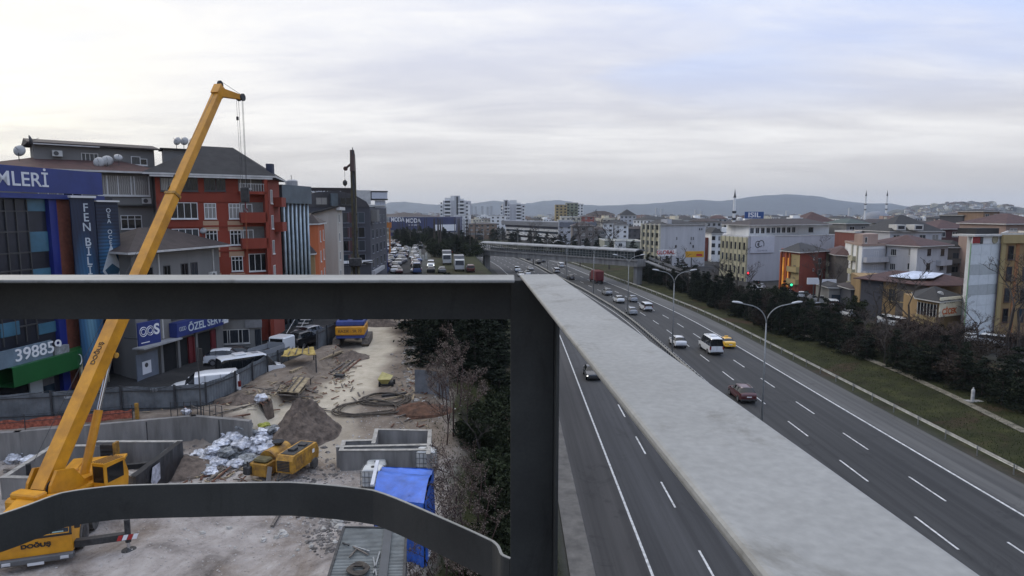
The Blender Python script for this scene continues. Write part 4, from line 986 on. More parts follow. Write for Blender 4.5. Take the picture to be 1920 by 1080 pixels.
# --- white gridded corner building
A, B = XYd(676, 150), XYd(726, 152); K = XYd(728, 168); poly = [A, B, K, (A[0], K[1] + 2)]
r = house('office_block', 'white gridded panel office with dark recess and blue base at the street end', 'office', poly, 5, 22.0, mat('cladding_black', (.012, .012, .014), .4)); f = Face(A, B)
GRID = mat('panel_white', (.52, .54, .58), .4, var=.06)
f.part(r, 'top_band', GRID, 3.0, f.len + .4, 23.9, 25.4, -6, 1.0)
f.part(r, 'top_band_rim', WFD, 2.9, f.len + .5, 25.4, 25.7, -6, 1.1); f.part(r, 'top_band_rim', WFD, 2.9, f.len + .5, 23.6, 23.88, -6, 1.1)
f.part(r, 'white_wing', EAVE, -.5, 2.8, 22.6, 25.8, -5, .9); f.part(r, 'soffit', EAVE, -.5, f.len, 22.1, 22.5, -1, .8)
for k in range(9):
    for j in range(2):
        z = 12.9 + 1.18 * k; f.part(r, 'wall_panel', GRID, f.len - 2.4 + 1.22 * j, f.len - 2.4 + 1.22 * j + 1.16, z, z + 1.1, .0, .5)
f.part(r, 'blue_base', BLUE, f.len - 2.5, f.len + .2, 5, 12.8, .0, .6)
for z in (19, 16, 13): f.win(r, 2.2, z, 2.0, 1.5, 2, fm=WFD, gm=GLASSD)
# ================================================================== RIGHT SIDE BUILDINGS
ZG = .9
def sig(face, root, name, m, u0, u1, v0, v1, d=.2, d0=.03):
    um = (u0 + u1) / 2; return face.part(root, name, m, fx(u0, face), fx(u1, face), fz(um, v1, face), fz(um, v0, face), d0, d)
def grid_win(face, root, us, vs, w_, h_, n=2, fm=None, gm=None, tr=False):
    for u in us:
        for v in vs: face.win(root, fx(u, face), fz(u, v, face), w_, h_, n, tr, fm, gm)
YC = wallm('render_straw', (.40, .37, .25)); BROWNG = wallm('render_taupe', (.115, .10, .085)); BRICK = wallm('render_brick', (.17, .05, .035))
# --- grey block with straw coloured striped front
A, B, K = XYd(1203, 240), XYd(1236, 226), XYd(1319, 236)
poly = [A, B, K, (K[0] - 2, K[1] + 14), (A[0] + 4, A[1] + 14)]
r = house('office_block', 'blank grey walled office with straw coloured ribbed front beyond the footbridge', 'office', poly, ZG, 16.4, LGREY); f = Face(A, B)
f.part(r, 'ribbed_front', YC, 0, f.len, ZG, 16.3, .01, .25)
mb = MB()
for i in range(5): x = f.len * i / 4; f.box(mb, x - .3, x + .3, ZG, 16.8, .25, .8)
mb.build('rib', mat('rib_cream', (.52, .49, .38), .8), r)
for v in (426, 440, 455, 468, 482):
    for i in range(4): f.win(r, f.len * (i + .5) / 4, fz(1220, v + 4, f), f.len / 4 - 1.2, 1.5, 2, fm=WFD, o=.25)
hip(r, [A, B, K, (A[0] + 4, A[1] + 14)], 16.4, .6, 2.3, TILED)
f = Face(B, K)
grid_win(f, r, (1266, 1293, 1297), (449,), .5, .9, 1, WFD); grid_win(f, r, (1292,), (457,), .5, .5, 1, WFD); grid_win(f, r, (1265, 1297), (464,), .6, .9, 1, WFD); grid_win(f, r, (1308, 1312), (431,), .5, .6, 1, WFD)
f.part(r, 'roof_hut', LGREY, fx(1250, f), fx(1258, f), 16.8, 18.4, -4, -.5)
sgA = thing('shop_sign', 'white shop sign with red lettering at the foot of the ribbed office', 'shop sign', f.pt(0, 4))
A_, B_ = XYd(1231, 214), XYd(1266, 216); g = Face(A_, B_)
sig(g, sgA, 'board', WHITE, 1231, 1266, 468, 480); g.txt(sgA, 'GLOBAL', 1.8, fx(1246, g), fz(1246, 473.5, g), mat('letter_red', (.45, .03, .03), .5), .22, bold=.05)
g.part(sgA, 'support', WFD, 1, 1.3, 1, fz(1246, 480.3, g), .0, .2); g.part(sgA, 'support', WFD, 5, 5.3, 1, fz(1246, 480.3, g), .0, .2)
A_, B_ = XYd(1283, 212), XYd(1317, 213); g = Face(A_, B_); sgB = thing('shop_sign', 'bright yellow shop sign below the blank grey wall', 'shop sign', g.pt(0, 4))
sig(g, sgB, 'board', mat('sign_yellow', (.62, .33, .02), .5, var=.05), 1283, 1317, 471, 482.5); sig(g, sgB, 'mark', mat('letter_red', (.45, .03, .03), .5), 1303, 1314, 476, 480, .24, .21)
g.part(sgB, 'support', WFD, 2, 2.3, 1, fz(1300, 482.8, g), .0, .2)
# --- brick and white slivers
A, B = XYd(1319, 262), XYd(1330, 262); r = house('apartment_block', 'narrow brick coloured block beside the blank grey office', 'apartment block', [A, B, (B[0], 272), (A[0], 272)], ZG, 10.6, BRICK)
A, B = XYd(1331, 258), XYd(1351, 258); r = house('apartment_block', 'narrow white block with dark balconies left of the billboard building', 'apartment block', [A, B, (B[0], 270), (A[0], 270)], ZG, 12.4, WHITEW); f = Face(A, B)
hip(r, [A, B, (B[0], 270), (A[0], 270)], 12.4, .5, 2.4, TILED)
for z in (9.8, 6.9, 4): f.win(r, 3.2, z, .9, 1.5, 1, fm=WFD); f.part(r, 'balcony_gap', GLASSD, .1, 1.5, z, z + 1.6, .005, .03)
# --- billboard building (straw facade + long blank wall)
A, B, K = XYd(1350, 197), XYd(1399, 182), XYd(1584, 196)
poly = [A, B, K, (K[0] + 1, K[1] + 12), (A[0] + 6, A[1] + 16)]
r = house('factory_building', 'long pale building with blank billboard wall and straw window facade', 'building', poly, ZG, 14.0, LGREY); f = Face(A, B)
f.part(r, 'straw_facade', YC, 0, f.len, ZG, 13.6, .01, .3)
for v in (466, 488, 510, 530):
    for i in range(6): f.win(r, f.len * (i + .6) / 6.2, fz(1375, v, f), .95, 2.0, 1, fm=WFD, gm=GLASSD, o=.3)
mb = MB()
for i in range(7): x = f.len * (i + .1) / 6.2; f.box(mb, x - .15, x + .15, ZG, 13.8, .3, .5)
mb.build('pilaster', YC, r)
f2 = Face(B, K)
A3, B3 = XYd(1358, 200), XYd(1487, 199); C3 = XYd(1548, 201)
MB().prism(ccw([A3, XYd(1400, 187), B3, C3, (C3[0], 212), (A3[0] + 6, 214)]), 14.0, 17.0).build('top_storey', WHITEW, r)
g = Face(XYd(1400, 187), B3)
for i in range(9): g.win(r, g.len * (i + .5) / 9, 14.6, 1.7, 1.7, 2, fm=WFR, gm=GLASSD)
g2 = Face(B3, C3); g2.win(r, g2.len * .45, 14.7, 1.6, 1.5, 2, fm=WFD)
hip(r, [XYd(1352, 198), XYd(1400, 186.5), XYd(1550, 200), (C3[0], 214), ][:4], 17.0, .6, 1.9, TILE)
f2.part(r, 'wall_cap', EAVE, 0, f2.len, 13.9, 14.15, -.3, .12)
bb = thing('billboard', 'pale billboard with a dark ink portrait sketch high on the blank wall', 'billboard', f2.pt(fx(1425, f2), 8))
sig(f2, bb, 'board', mat('board_pale', (.50, .51, .54), .5, var=.05), 1403, 1447, 443, 474, .25); 
mb = MB(); c = f2.pt(fx(1416, f2), fz(1416, 458, f2), .26)
def arc(c, rx_, rz_, a0, a1, rad):
    mb.tube([c + f2.d * (rx_ * math.cos(R(a0 + (a1-a0) * i / 12))) + Vector((0, 0, rz_ * math.sin(R(a0 + (a1-a0) * i / 12)))) for i in range(13)], rad, 4)
arc(c, .85, .9, 60, 330, .13); arc(c + f2.d * 1.25, 1.0, 1.1, -30, 200, .12); arc(c + f2.d * .9, .7, .7, 180, 330, .12); arc(c + f2.d * .2, .3, .3, 0, 360, .1)
mb.build('ink_drawing', WFD, bb)
f2.txt(bb, '0216 456 56', .7, fx(1425, f2), fz(1425, 470, f2), mat('ink_grey', (.2, .2, .22), .6), .26); f2.txt(bb, 'KİTAP', .8, fx(1434, f2), fz(1434, 462, f2), mat('ink_grey', (.2, .2, .22), .6), .26) if False else None
rs = thing('rooftop_sign', 'navy rooftop sign reading ISIL on a white roof hut', 'sign', (*XYd(1407, 204), 17.5)); A_, B_ = XYd(1391, 204), XYd(1425, 203); g = Face(A_, B_)
mb = MB(); g.box(mb, 0, g.len, 17.2, fz(1408, 410, g), -3, 0); mb.build('roof_hut', WHITEW, rs); g.part(rs, 'board', mat('sign_blue', (.02, .07, .22), .4, var=.08), -.1, g.len + .1, fz(1408, 409.8, g), fz(1408, 397, g), -.1, .25)
g.txt(rs, 'ISIL', 2.1, g.len / 2, fz(1408, 403.4, g), WHITE, .27, sx=1.25, bold=.04)
for u in (1397, 1420): g.win(rs, fx(u, g), fz(u, 416.5, g), .5, .5, 1, fm=WFD)
A_, B_ = XYd(1478, 206), XYd(1499, 206); g = Face(A_, B_); mb = MB(); g.box(mb, 0, g.len, 17.2, fz(1488, 408, g), -4, 0); g.box(mb, .6, g.len - .8, fz(1488, 408, g), fz(1488, 404, g), -3, -.5); mb.build('stair_head', WHITEW, r)
# --- red and yellow block with lit columns
A, B, K = XYd(1462, 158), XYd(1497, 150), XYd(1546, 157)
poly = [A, B, K, (K[0], K[1] + 13), (A[0] + 5, A[1] + 12)]
r = house('apartment_block', 'brick red block with yellow balconies and lamplit columns under a dark roof', 'apartment block', poly, ZG, 11.3, wallm('render_rust', (.22, .05, .03))); hip(r, [A, B, K, (A[0] + 8, A[1] + 13)], 11.3, .8, 2.0, TILED); f = Face(A, B); g = Face(B, K)
grid_win(g, r, (1534,), (494, 515), 1.3, 1.3, 2, EAVE); grid_win(g, r, (1523,), (487, 508), .6, .6, 1, EAVE)
for z in (7.9, 5.0):
    f.part(r, 'yellow_wall', YELL, f.len * .52, f.len, z - 1.2, z + 2.9, .004, .05); f.balcony(r, f.len * .5, f.len, z - 1.1, YELL, .9, 1.1); f.win(r, f.len * .76, z + .2, .9, 1.6, 1, fm=WFD)
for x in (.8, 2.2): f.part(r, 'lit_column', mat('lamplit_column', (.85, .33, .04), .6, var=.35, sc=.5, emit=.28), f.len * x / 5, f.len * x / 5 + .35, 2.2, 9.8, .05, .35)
for x in (.1, 1.6, 2.55): f.part(r, 'column', wallm('render_orange', (.42, .11, .035)), f.len * x / 5, f.len * x / 5 + .3, 1, 11, .05, .4)
# --- yellow-green sliver & taupe block
A, B = XYd(1546, 158), XYd(1562, 156); r = house('apartment_block', 'slim straw coloured block with balconies between red and taupe buildings', 'apartment block', [A, B, (B[0], 168), (A[0], 168)], ZG, 11.2, YC); f = Face(A, B)
for z in (8.2, 5.3): f.balcony(r, .1, f.len - .1, z - .4, YC, .8, .9); f.win(r, f.len * .7, z + .6, .8, 1.4, 1, fm=WFD)
A, B, K = XYd(1563, 150), XYd(1593, 146), XYd(1601, 160); r = house('apartment_block', 'plain taupe block with brown roof and red dormer', 'apartment block', [A, B, K, (A[0] + 4, 164)], ZG, 10.7, BROWNG); hip(r, [A, B, K, (A[0] + 4, 164)], 10.7, .6, 1.9, TILER)
# low shops in front
for (u0, u1, y, zt, m, lb) in ((1555, 1592, 133, 5.0, GREYW, 'low grey shop with a lean-to roof under the taupe block'), (1596, 1640, 127, 5.4, DGREY, 'low dark shop beside the lamplit street')):
    A, B = XYd(u0, y), XYd(u1, y - 1); poly = [A, B, (B[0] + 1, y + 8), (A[0] + 1, y + 8)]; r = house('shop_hut', lb, 'shop', poly, ZG, zt, m); hip(r, poly, zt, .5, .9, TILED if u0 < 1590 else TILE); f = Face(A, B)
    f.part(r, 'shop_window', GLASSD, .5, 2.4, 1.4, 3.6, .003, .04); f.part(r, 'doorway', GLASSD, 3, 4.1, 1, 3.4, .003, .04)
p = XYd(1526, 138); ws = thing('shop_sign', 'white double sided shop sign on a post by the street', 'shop sign', (*p, 1)); MB().box((p[0]-1.5, p[1], 5.2), (p[0]+1.1, p[1]+.2, 6.6)).build('board', WHITE, ws); MB().box((p[0]-.1, p[1]+.02, 1), (p[0]+.1, p[1]+.18, 5.19)).build('post', WFD, ws)
p = XYd(1554, 139); ws = thing('shop_sign', 'long white shop sign board above the low shops', 'shop sign', (*p, 1)); MB().box((p[0]-1.8, p[1], 5.3), (p[0]+1.6, p[1]+.2, 6.2)).build('board', WHITE, ws); MB().box((p[0]-.1, p[1]+.02, 1), (p[0]+.1, p[1]+.18, 5.29)).build('post', WFD, ws)
# --- cream stair tower block (1592-1660)
A, B, K = XYd(1594, 143), XYd(1612, 136), XYd(1656, 138)
poly = [A, B, K, (K[0] + 2, 150), (A[0] + 3, 152)]
r = house('apartment_block', 'cream and grey block with long balconies left of the red roofed house', 'apartment block', poly, ZG, 13.6, WHITEW); f = Face(A, B); g = Face(B, K)
parapet(r, poly, 13.6, .5, PINK)
for z in (10.6, 7.7, 4.8):
    g.part(r, 'recess', LGREY, .3, g.len - .1, z - .2, z + 2.4, .003, .04); g.balcony(r, .2, g.len - .05, z - .3, LGREY, 1.1, .95); g.win(r, g.len * .6, z + .4, 1.3, 1.5, 2); f.win(r, f.len * .5, z + .6, .9, 1.4, 1, fm=WFD); f.balcony(r, .1, f.len * .5, z - .3, YC, .9, .9)
for x in (0, .55): f.part(r, 'pilaster', mat('rib_cream', (.52, .49, .38), .8), f.len * x + .1, f.len * x + .6, 1, 13.6, .004, .3)
MB().prism(ccw([XYd(1596, 143), XYd(1612, 139), XYd(1640, 141), XYd(1625, 148)]), 13.6, 16.0).build('roof_room', PINK, r)
g3 = Face(XYd(1612, 139), XYd(1640, 141)); g3.win(r, 1.0, 14.1, .7, 1.3, 1, fm=EAVE); 
# --- light grey apartment with red hip roof (1655-1775)
A, B, K = XYd(1658, 138), XYd(1717, 131), XYd(1772, 137)
poly = [A, B, K, (K[0] + 1, 151), (A[0] + 3, 152)]
r = house('apartment_block', 'light grey house with low red hip roof and white windows behind the sheet roof', 'apartment block', poly, ZG, 13.7, LGREY); f = Face(A, B); g = Face(B, K)
hip(r, [A, B, K, (A[0] + 6, 153)], 13.7, .9, 2.2, TILER)
for v in (479, 506, 532): grid_win(f, r, (1671, 1704), (v,), 1.35, 1.4, 3, EAVE); grid_win(g, r, (1737, 1762), (v,), 1.4, 1.4, 2, WFD); 
f.part(r, 'pilaster', WHITEW, f.len - 1.6, f.len - .1, 1, 13.5, .003, .2)
for z in (9.9, 7.0): g.balcony(r, g.len * .62, g.len, z - .2, LGREY, 1, .95)
# --- dark brown backdrop behind, right of it
A, B = XYd(1772, 142), XYd(1812, 141); r = house('apartment_block', 'shadowy brown block just left of the panelled tower', 'apartment block', [A, B, (B[0], 152), (A[0], 152)], ZG, 12.9, BROWNG); f = Face(A, B); hip(r, [A, B, (B[0], 152), (A[0], 152)], 12.9, .5, 1.6, TILED)
for z in (10, 7): f.balcony(r, .2, f.len, z - .3, BROWNG, .9, .9); f.win(r, f.len * .4, z + .3, 1.4, 1.5, 2, fm=WFD)
# --- low house with buckled sheet roof (1612-1800)
A, B, K = XYd(1612, 122), XYd(1742, 110), XYd(1802, 116)
poly = [A, B, K, (K[0] + 1, 128), (A[0] + 3, 131)]
r = house('workshop_building', 'low ochre workshop with patched red and white sheet roof', 'workshop', poly, ZG, 8.4, YEL); f = Face(A, B); g = Face(B, K)
rf = MB(); q = [f.pt(-.8, 8.2, 1.0), f.pt(f.len + .4, 8.2, 1.0), f.pt(f.len * .9, 9.7, -6), f.pt(f.len * .2, 9.7, -6), f.pt(f.len + 6, 8.3, -9), f.pt(2, 8.3, -13)]
rf.add([tuple(p) for p in q] + [tuple(p - Vector((0, 0, .14))) for p in q], [(0, 1, 2, 3), (1, 4, 2), (2, 4, 5, 3), (3, 5, 0), (6, 9, 8, 7), (8, 10, 7), (8, 9, 11, 10), (9, 6, 11), (0, 6, 7, 1), (1, 7, 10, 4), (4, 10, 11, 5), (5, 11, 6, 0)]); ro = rf.build('roof', TILER, r)
SHEET = mat('zinc_sheet', (.50, .54, .62), .4, .2, var=.2, sc=.6, bump=.5, bsc=4)
sh = MB(); q = [f.pt(f.len * .38, 9.0, -1), f.pt(f.len * .74, 8.9, -.6), f.pt(f.len * .98, 9.35, -1.5), f.pt(f.len * .9, 9.9, -6), f.pt(f.len * .5, 9.9, -5.5)]
sh.add([tuple(p) for p in q] + [tuple(p - Vector((0, 0, .06))) for p in q], [(0, 1, 2, 3, 4), (9, 8, 7, 6, 5)] + [(i, i+5, (i+1) % 5 + 5, (i+1) % 5) for i in range(5)]); sh.build('roof_patch', SHEET, ro)
f.part(r, 'dark_bays', DGREY, f.len * .02, f.len * .36, 1, 8.0, .003, .05); f.part(r, 'dark_bays', BROWNG, f.len * .56, f.len * .98, 1, 8.0, .003, .05)
for x in (.5, .62, .74, .86): f.win(r, f.len * x, 4.6, 1.4, 2.2, 2, fm=YELL)
# --- ochre veranda house with painted shop sign (1722-1810)
A, B, K = XYd(1722, 104), XYd(1762, 100), XYd(1812, 103)
poly = [A, B, K, (K[0] + 1, 110), (A[0] + 2, 111)]
r = house('veranda_house', 'ochre house with glazed veranda and dark tiled roof beside the panelled tower', 'house', poly, ZG, 6.6, YEL); f = Face(A, B); g = Face(B, K)
hip(r, [A, B, K, (A[0] + 4, 111)], 6.6, .7, 2.0, TILED)
f.part(r, 'veranda_glazing', GLASS, .2, f.len - .1, 4.2, 6.1, .01, .06); mb = MB()
for i in range(7): x = .15 + (f.len - .4) * i / 6; f.box(mb, x, x + .09, 4.1, 6.2, .062, .13)
mb.build('veranda_frame', EAVE, r); f.part(r, 'veranda_wall', YELL, .0, f.len, 2.6, 4.05, .01, .3)
ss_ = thing('shop_sign', 'cream shop sign board with orange lettering on the ochre veranda house', 'shop sign', g.pt(1, 3)); 
g.part(ss_, 'board', mat('board_cream', (.74, .68, .52), .5, var=.08), fx(1760, g), fx(1802, g), fz(1780, 592, g), fz(1780, 556, g), .3, .45)
g.txt(ss_, 'SATILIK', .85, fx(1777, g), fz(1777, 565, g), WFD, .46); g.txt(ss_, 'ÇİÇEK', 1.25, fx(1778, g), fz(1778, 583, g), mat('letter_orange', (.55, .12, .02), .5), .46, bold=.05)
p = D(1771, 556, 101); dish('white dish standing on the dark roof above the cream sign', Vector((p.x, p.y + 1, p.z - .6)), R(-20), .5)
# --- panelled tower
A, B, K = XYd(1806, 102), XYd(1815, 97.5), XYd(1868, 99.5)
poly = [A, B, K, (K[0] + 6, 108), (A[0] + 5.4, 109)]
r = house('panelled_tower', 'tall pale panelled tower with purple edge and two round roof signs', 'office', poly, ZG, 17.0, mat('tower_base', (.55, .57, .58), .5)); g = Face(B, K)
PG1 = mat('tower_panel_pale', (.60, .64, .65), .4, var=.05); PG2 = mat('tower_panel_grey', (.40, .43, .43), .4, var=.05)
v = 458; k = 0
while v < 640:
    v1 = v + 19.0; 
    for j in range(3): g.part(r, 'wall_panel', PG2 if k in (2, 4) else PG1, g.len * j / 3 + .02, g.len * (j + 1) / 3 - .02, max(.8, fz(1840, v1, g) + .03), fz(1840, v, g), .01, .08)
    v = v1; k += 1
g.part(r, 'head_wall', WHITEW, 0, g.len, fz(1840, 457, g), 17.0, .003, .1); g.part(r, 'purple_edge', mat('purple_trim', (.09, .03, .16), .5), g.len - .02, g.len + .2, 1, 15.8, -.5, .12)
f = Face(A, B); f.part(r, 'green_edge', mat('green_trim', (.30, .50, .28), .5), f.len - .15, f.len + .01, 1, 16, .02, .14)
mb = MB(); mb.disc(g.pt(fx(1856, g), fz(1856, 449, g), .1), g.n, .62, .1, 22); mb.build('round_sign', mat('sign_sand', (.30, .27, .18), .5), r)
sig(g, r, 'red_sign', mat('sign_red', (.28, .015, .02), .5), 1815, 1828, 443, 456, .18, .11); sig(g, r, 'black_sign', WFD, 1829, 1834, 444, 457, .16, .11)
g.part(r, 'roof_slab', EAVE, -.2, g.len + .3, 17.0, 17.3, -3, .5); g.part(r, 'roof_room', TILED, 2.2, g.len + 1, 17.31, 18.2, -4, -1)
# --- ochre block at right edge
A, B = XYd(1870, 99.0), XYd(1960, 101.5); poly = [A, B, (B[0] + 3, 112), (A[0] + 11, 112)]
r = house('apartment_block', 'ochre yellow apartment block with french balconies at the right edge', 'apartment block', poly, ZG, 17.2, YEL); f = Face(A, B)
f.part(r, 'cornice', YELL, -.1, f.len, 15.9, 17.2, .0, .4); parapet(r, poly, 17.2, .3, EAVE)
ORB = wallm('render_tan', (.22, .145, .095)); ORB2 = mat('brick_strip', (.30, .13, .05), .85)
for u in (1889, 1919): 
    f.part(r, 'tan_strip', ORB2, fx(u, f) + 1.0 if u < 1900 else fx(u, f) + 1.0, fx(u, f) + 1.7, 1, 15.8, .003, .06)
    for v in (487, 526, 566, 604):
        z = fz(u, v, f); f.win(r, fx(u, f), z, 1.15, 2.2, 1, fm=mat('window_frame_brown', (.09, .04, .03), .6), gm=GLASSD)
        mb = MB()
        for q_ in range(7): x = fx(u, f) - .65 + 1.3 * q_ / 6; f.box(mb, x - .015, x + .015, z - .05, z + .9, .28, .31)
        for zz_ in (z - .05, z + .87): f.box(mb, fx(u, f) - .66, fx(u, f) + .66, zz_, zz_ + .04, .27, .32)
        mb.build('balcony_rail', WFD, r)
f.part(r, 'pilaster', YELL, -.02, .7, 1, 15.88, .004, .25)
# --- second row behind the right side (roof tops)
def block(u0, u1, vt, y, wm, rm, lb, roof=1.8, dep=12, name='apartment_block', rows=3, stepv=None, cat='apartment block', gm=None, fm=None, z0=None, skew=3, group=None, flat=False, nmax=8):
    A, B = XYd(u0, y), XYd(u1, y + skew); zt = D((u0+u1)/2, vt, y).z; z0 = ZG if z0 is None else z0
    poly = [A, B, (B[0] + .5, B[1] + dep), (A[0] + .5, A[1] + dep)]
    r = house(name, lb, cat, poly, z0, zt, wm, group); f = Face(A, B)
    if flat: parapet(r, poly, zt, roof, EAVE)
    else: hip(r, poly, zt, .6, roof, rm)
    n = max(1, min(nmax, int(f.len / 3.4)))
    for k in range(rows):
        z = zt - 2.1 - 2.9 * k
        if z < z0 + .5: break
        for i in range(n): f.win(r, f.len * (i + .5) / n, z, min(1.9, f.len / n * .5), 1.35, 2, fm=fm or EAVE, gm=gm)
    return r, f
block(1662, 1758, 435, 160, LGREY, TILED, 'wide grey house with dark green grey roof and two white dormers', 4.2, 14)
for u in (1690, 1723):
    p = D(u, 428, 159); d_ = thing('dormer_window', 'white dormer window on the dark roof, %s of the pair' % ('left' if u == 1690 else 'right'), 'dormer', p); MB().box((p.x - 1.1, p.y, p.z - .5), (p.x + 1.1, p.y + 3.5, p.z + .9)).build('cheeks', EAVE, d_); MB().box((p.x - .8, p.y - .04, p.z - .2), (p.x + .8, p.y - .01, p.z + .6)).build('pane', GLASSD, d_)
block(1598, 1633, 437, 172, BRICK, TILER, 'brick red flat block under the near minaret', .5, 12, flat=True)
block(1634, 1662, 443, 176, LGREY, TILED, 'grey block with many small windows right of the brick block', 1, 12)
block(1748, 1816, 430, 178, wallm('render_maroon', (.075, .03, .03)), TILER, 'dark maroon block with red roof behind the red roofed house', 2.6, 14)
block(1580, 1622, 420, 195, GREYB, mat('roof_green', (.04, .06, .05), .8), 'grey block with dark green roof behind the billboard building', 1.6, 14)
block(1500, 1560, 417, 245, PINK, TILER, 'pinkish house with brown hip roof behind the billboard building', 4, 16)
block(1832, 1862, 397, 230, wallm('render_tan', (.22, .145, .095)), TILED, 'half finished tan tower block on the right skyline', 1, 14, rows=5)
block(1796, 1830, 404, 240, DGREY, TILED, 'dark concrete frame block left of the tan tower block', 1, 14, rows=5)
block(1864, 1886, 402, 236, DGREY, TILED, 'dark concrete frame block right of the tan tower block', 1, 14, rows=5)
block(1876, 1960, 421, 128, PINK, TILER, 'pink house with red roof behind the ochre block', 2.2, 14)
block(1785, 1850, 412, 320, WHITEW, TILE, 'white balconied block far behind the panelled tower', 1.5, 14)
# --- beyond the footbridge, centre
block(1132, 1204, 452, 270, wallm('render_sage', (.26, .27, .22)), FLAT, 'long low sage green depot left of the ribbed office', .4, 20, flat=True, rows=0, name='depot_building', cat='depot', skew=-8)
block(1151, 1172, 453, 262, WHITEW, FLAT, 'small white lettered hut left of the sage green depot', .4, 5, flat=True, rows=1)
block(1072, 1112, 424, 330, wallm('render_tan_grey', (.15, .13, .115)), TILE, 'tan grey gabled house behind the bare trees by the footbridge', 2.5, 14)
block(1110, 1134, 432, 345, GREYB, TILE, 'brown grey house with a stair tower right of the gabled house', 2, 14)
block(1128, 1148, 419, 400, WHITEW, TILED, 'small white three storey block with dark roof', 1.6, 14)
block(1150, 1176, 422, 410, WHITEW, TILED, 'white block with dark balconies and grey roof', 1.8, 14)
block(1160, 1190, 404, 520, LGREY, TILED, 'grey apartment block with dark stepped roof', 5, 16)
block(1100, 1150, 402, 560, PINK, TILE, 'pinkish terraced block with pale banded floors', 3, 16, rows=4)
block(1082, 1112, 406, 500, wallm('render_salmon', (.30, .09, .07)), TILE, 'salmon red block left of the pinkish terraced block', 1, 16, rows=4)
block(1050, 1088, 407, 480, CREAM, FLAT, 'cream block with flat roof left of the salmon block', .6, 16, rows=4, flat=True)
# long modern white building
A, B = XYd(948, 500), XYd(1048, 410); poly = [A, B, (B[0] + 22, B[1] + 20), (A[0] + 30, A[1] + 30)]
zt = D(1000, 415, 455).z
r = house('factory_building', 'long white banded factory building with dark ribbon windows beyond the footbridge', 'factory', poly, ZG, zt - 3, WHITEW); f = Face(A, B)
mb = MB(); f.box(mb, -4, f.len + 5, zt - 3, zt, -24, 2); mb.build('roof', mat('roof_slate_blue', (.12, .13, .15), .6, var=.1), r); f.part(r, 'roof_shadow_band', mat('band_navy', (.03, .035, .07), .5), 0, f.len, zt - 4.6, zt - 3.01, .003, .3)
for z in (zt - 7.2, zt - 11, zt - 14.5): 
    if z > 1: f.part(r, 'ribbon_window', GLASSD, 2, f.len - 2, z - .6, z + .9, .003, .1)
block(1046, 1072, 414, 405, LGREY, FLAT, 'slim pale grey annex at the right end of the white factory', .5, 14, flat=True)
block(920, 948, 405, 560, WHITEW, FLAT, 'white cube like block left of the long white factory', .5, 16, flat=True)
block(880, 930, 420, 480, wallm('render_tan', (.22, .145, .095)), TILE, 'warm lit tan building behind the highway trees', 1, 16)
block(852, 880, 404, 540, WHITEW, FLAT, 'white banded block right of the blue retail shed', .6, 16, flat=True, rows=5, gm=GLASSD)
# blue retail shed
A, B = XYd(733, 440), XYd(856, 480); poly = [A, B, (B[0], B[1] + 60), (A[0] - 5, A[1] + 60)]
zt = D(800, 407, 455).z
r = house('retail_shed', 'large navy blue retail shed with white lettering and brown roof', 'store', poly, ZG + 3, zt, mat('shed_navy', (.022, .030, .095), .5, var=.15, sc=.1)); f = Face(A, B)
hip(r, [f.pt(6, 0, -2)[:2], f.pt(f.len * .8, 0, -2)[:2], f.pt(f.len * .8, 0, -40)[:2], f.pt(6, 0, -40)[:2]], zt, .5, 3.2, TILE)
f.txt(r, 'MODA', 4.2, fx(777, f), fz(777, 414, f), WHITE, .1, bold=.1); f.txt(r, 'MODA', 4.0, fx(748, f), fz(748, 412, f), WHITE, .1, bold=.1, sx=.9); f.txt(r, 'ev ve yaşam', 1.8, fx(778, f), fz(778, 421.5, f), WHITE, .1)
sig(f, r, 'white_front', WHITE, 816, 855, 421, 433, .6)
mb = MB(); mb.beam((*A, 9.0 - 4), (*XYd(950, 420), 5.0), .4, .1) if False else None
op = thing('overpass', 'distant grey road overpass crossing in front of the blue shed', 'overpass', (*XYd(790, 400), 0))
mb = MB(); mb.beam((*XYd(728, 395), 9.3), (*XYd(905, 425), 6.6), 6, .8); mb.beam((*XYd(728, 391.5), 10.0), (*XYd(905, 421.5), 7.2), .15, .8); mb.build('deck', BR_C, op)
for u in (760, 800, 842): mb = MB(); p = XYd(u, 400); mb.box((p[0] - .8, p[1] - 1, -1), (p[0] + .8, p[1] + 1, 8.3)); mb.build('pier', BR_C, op)
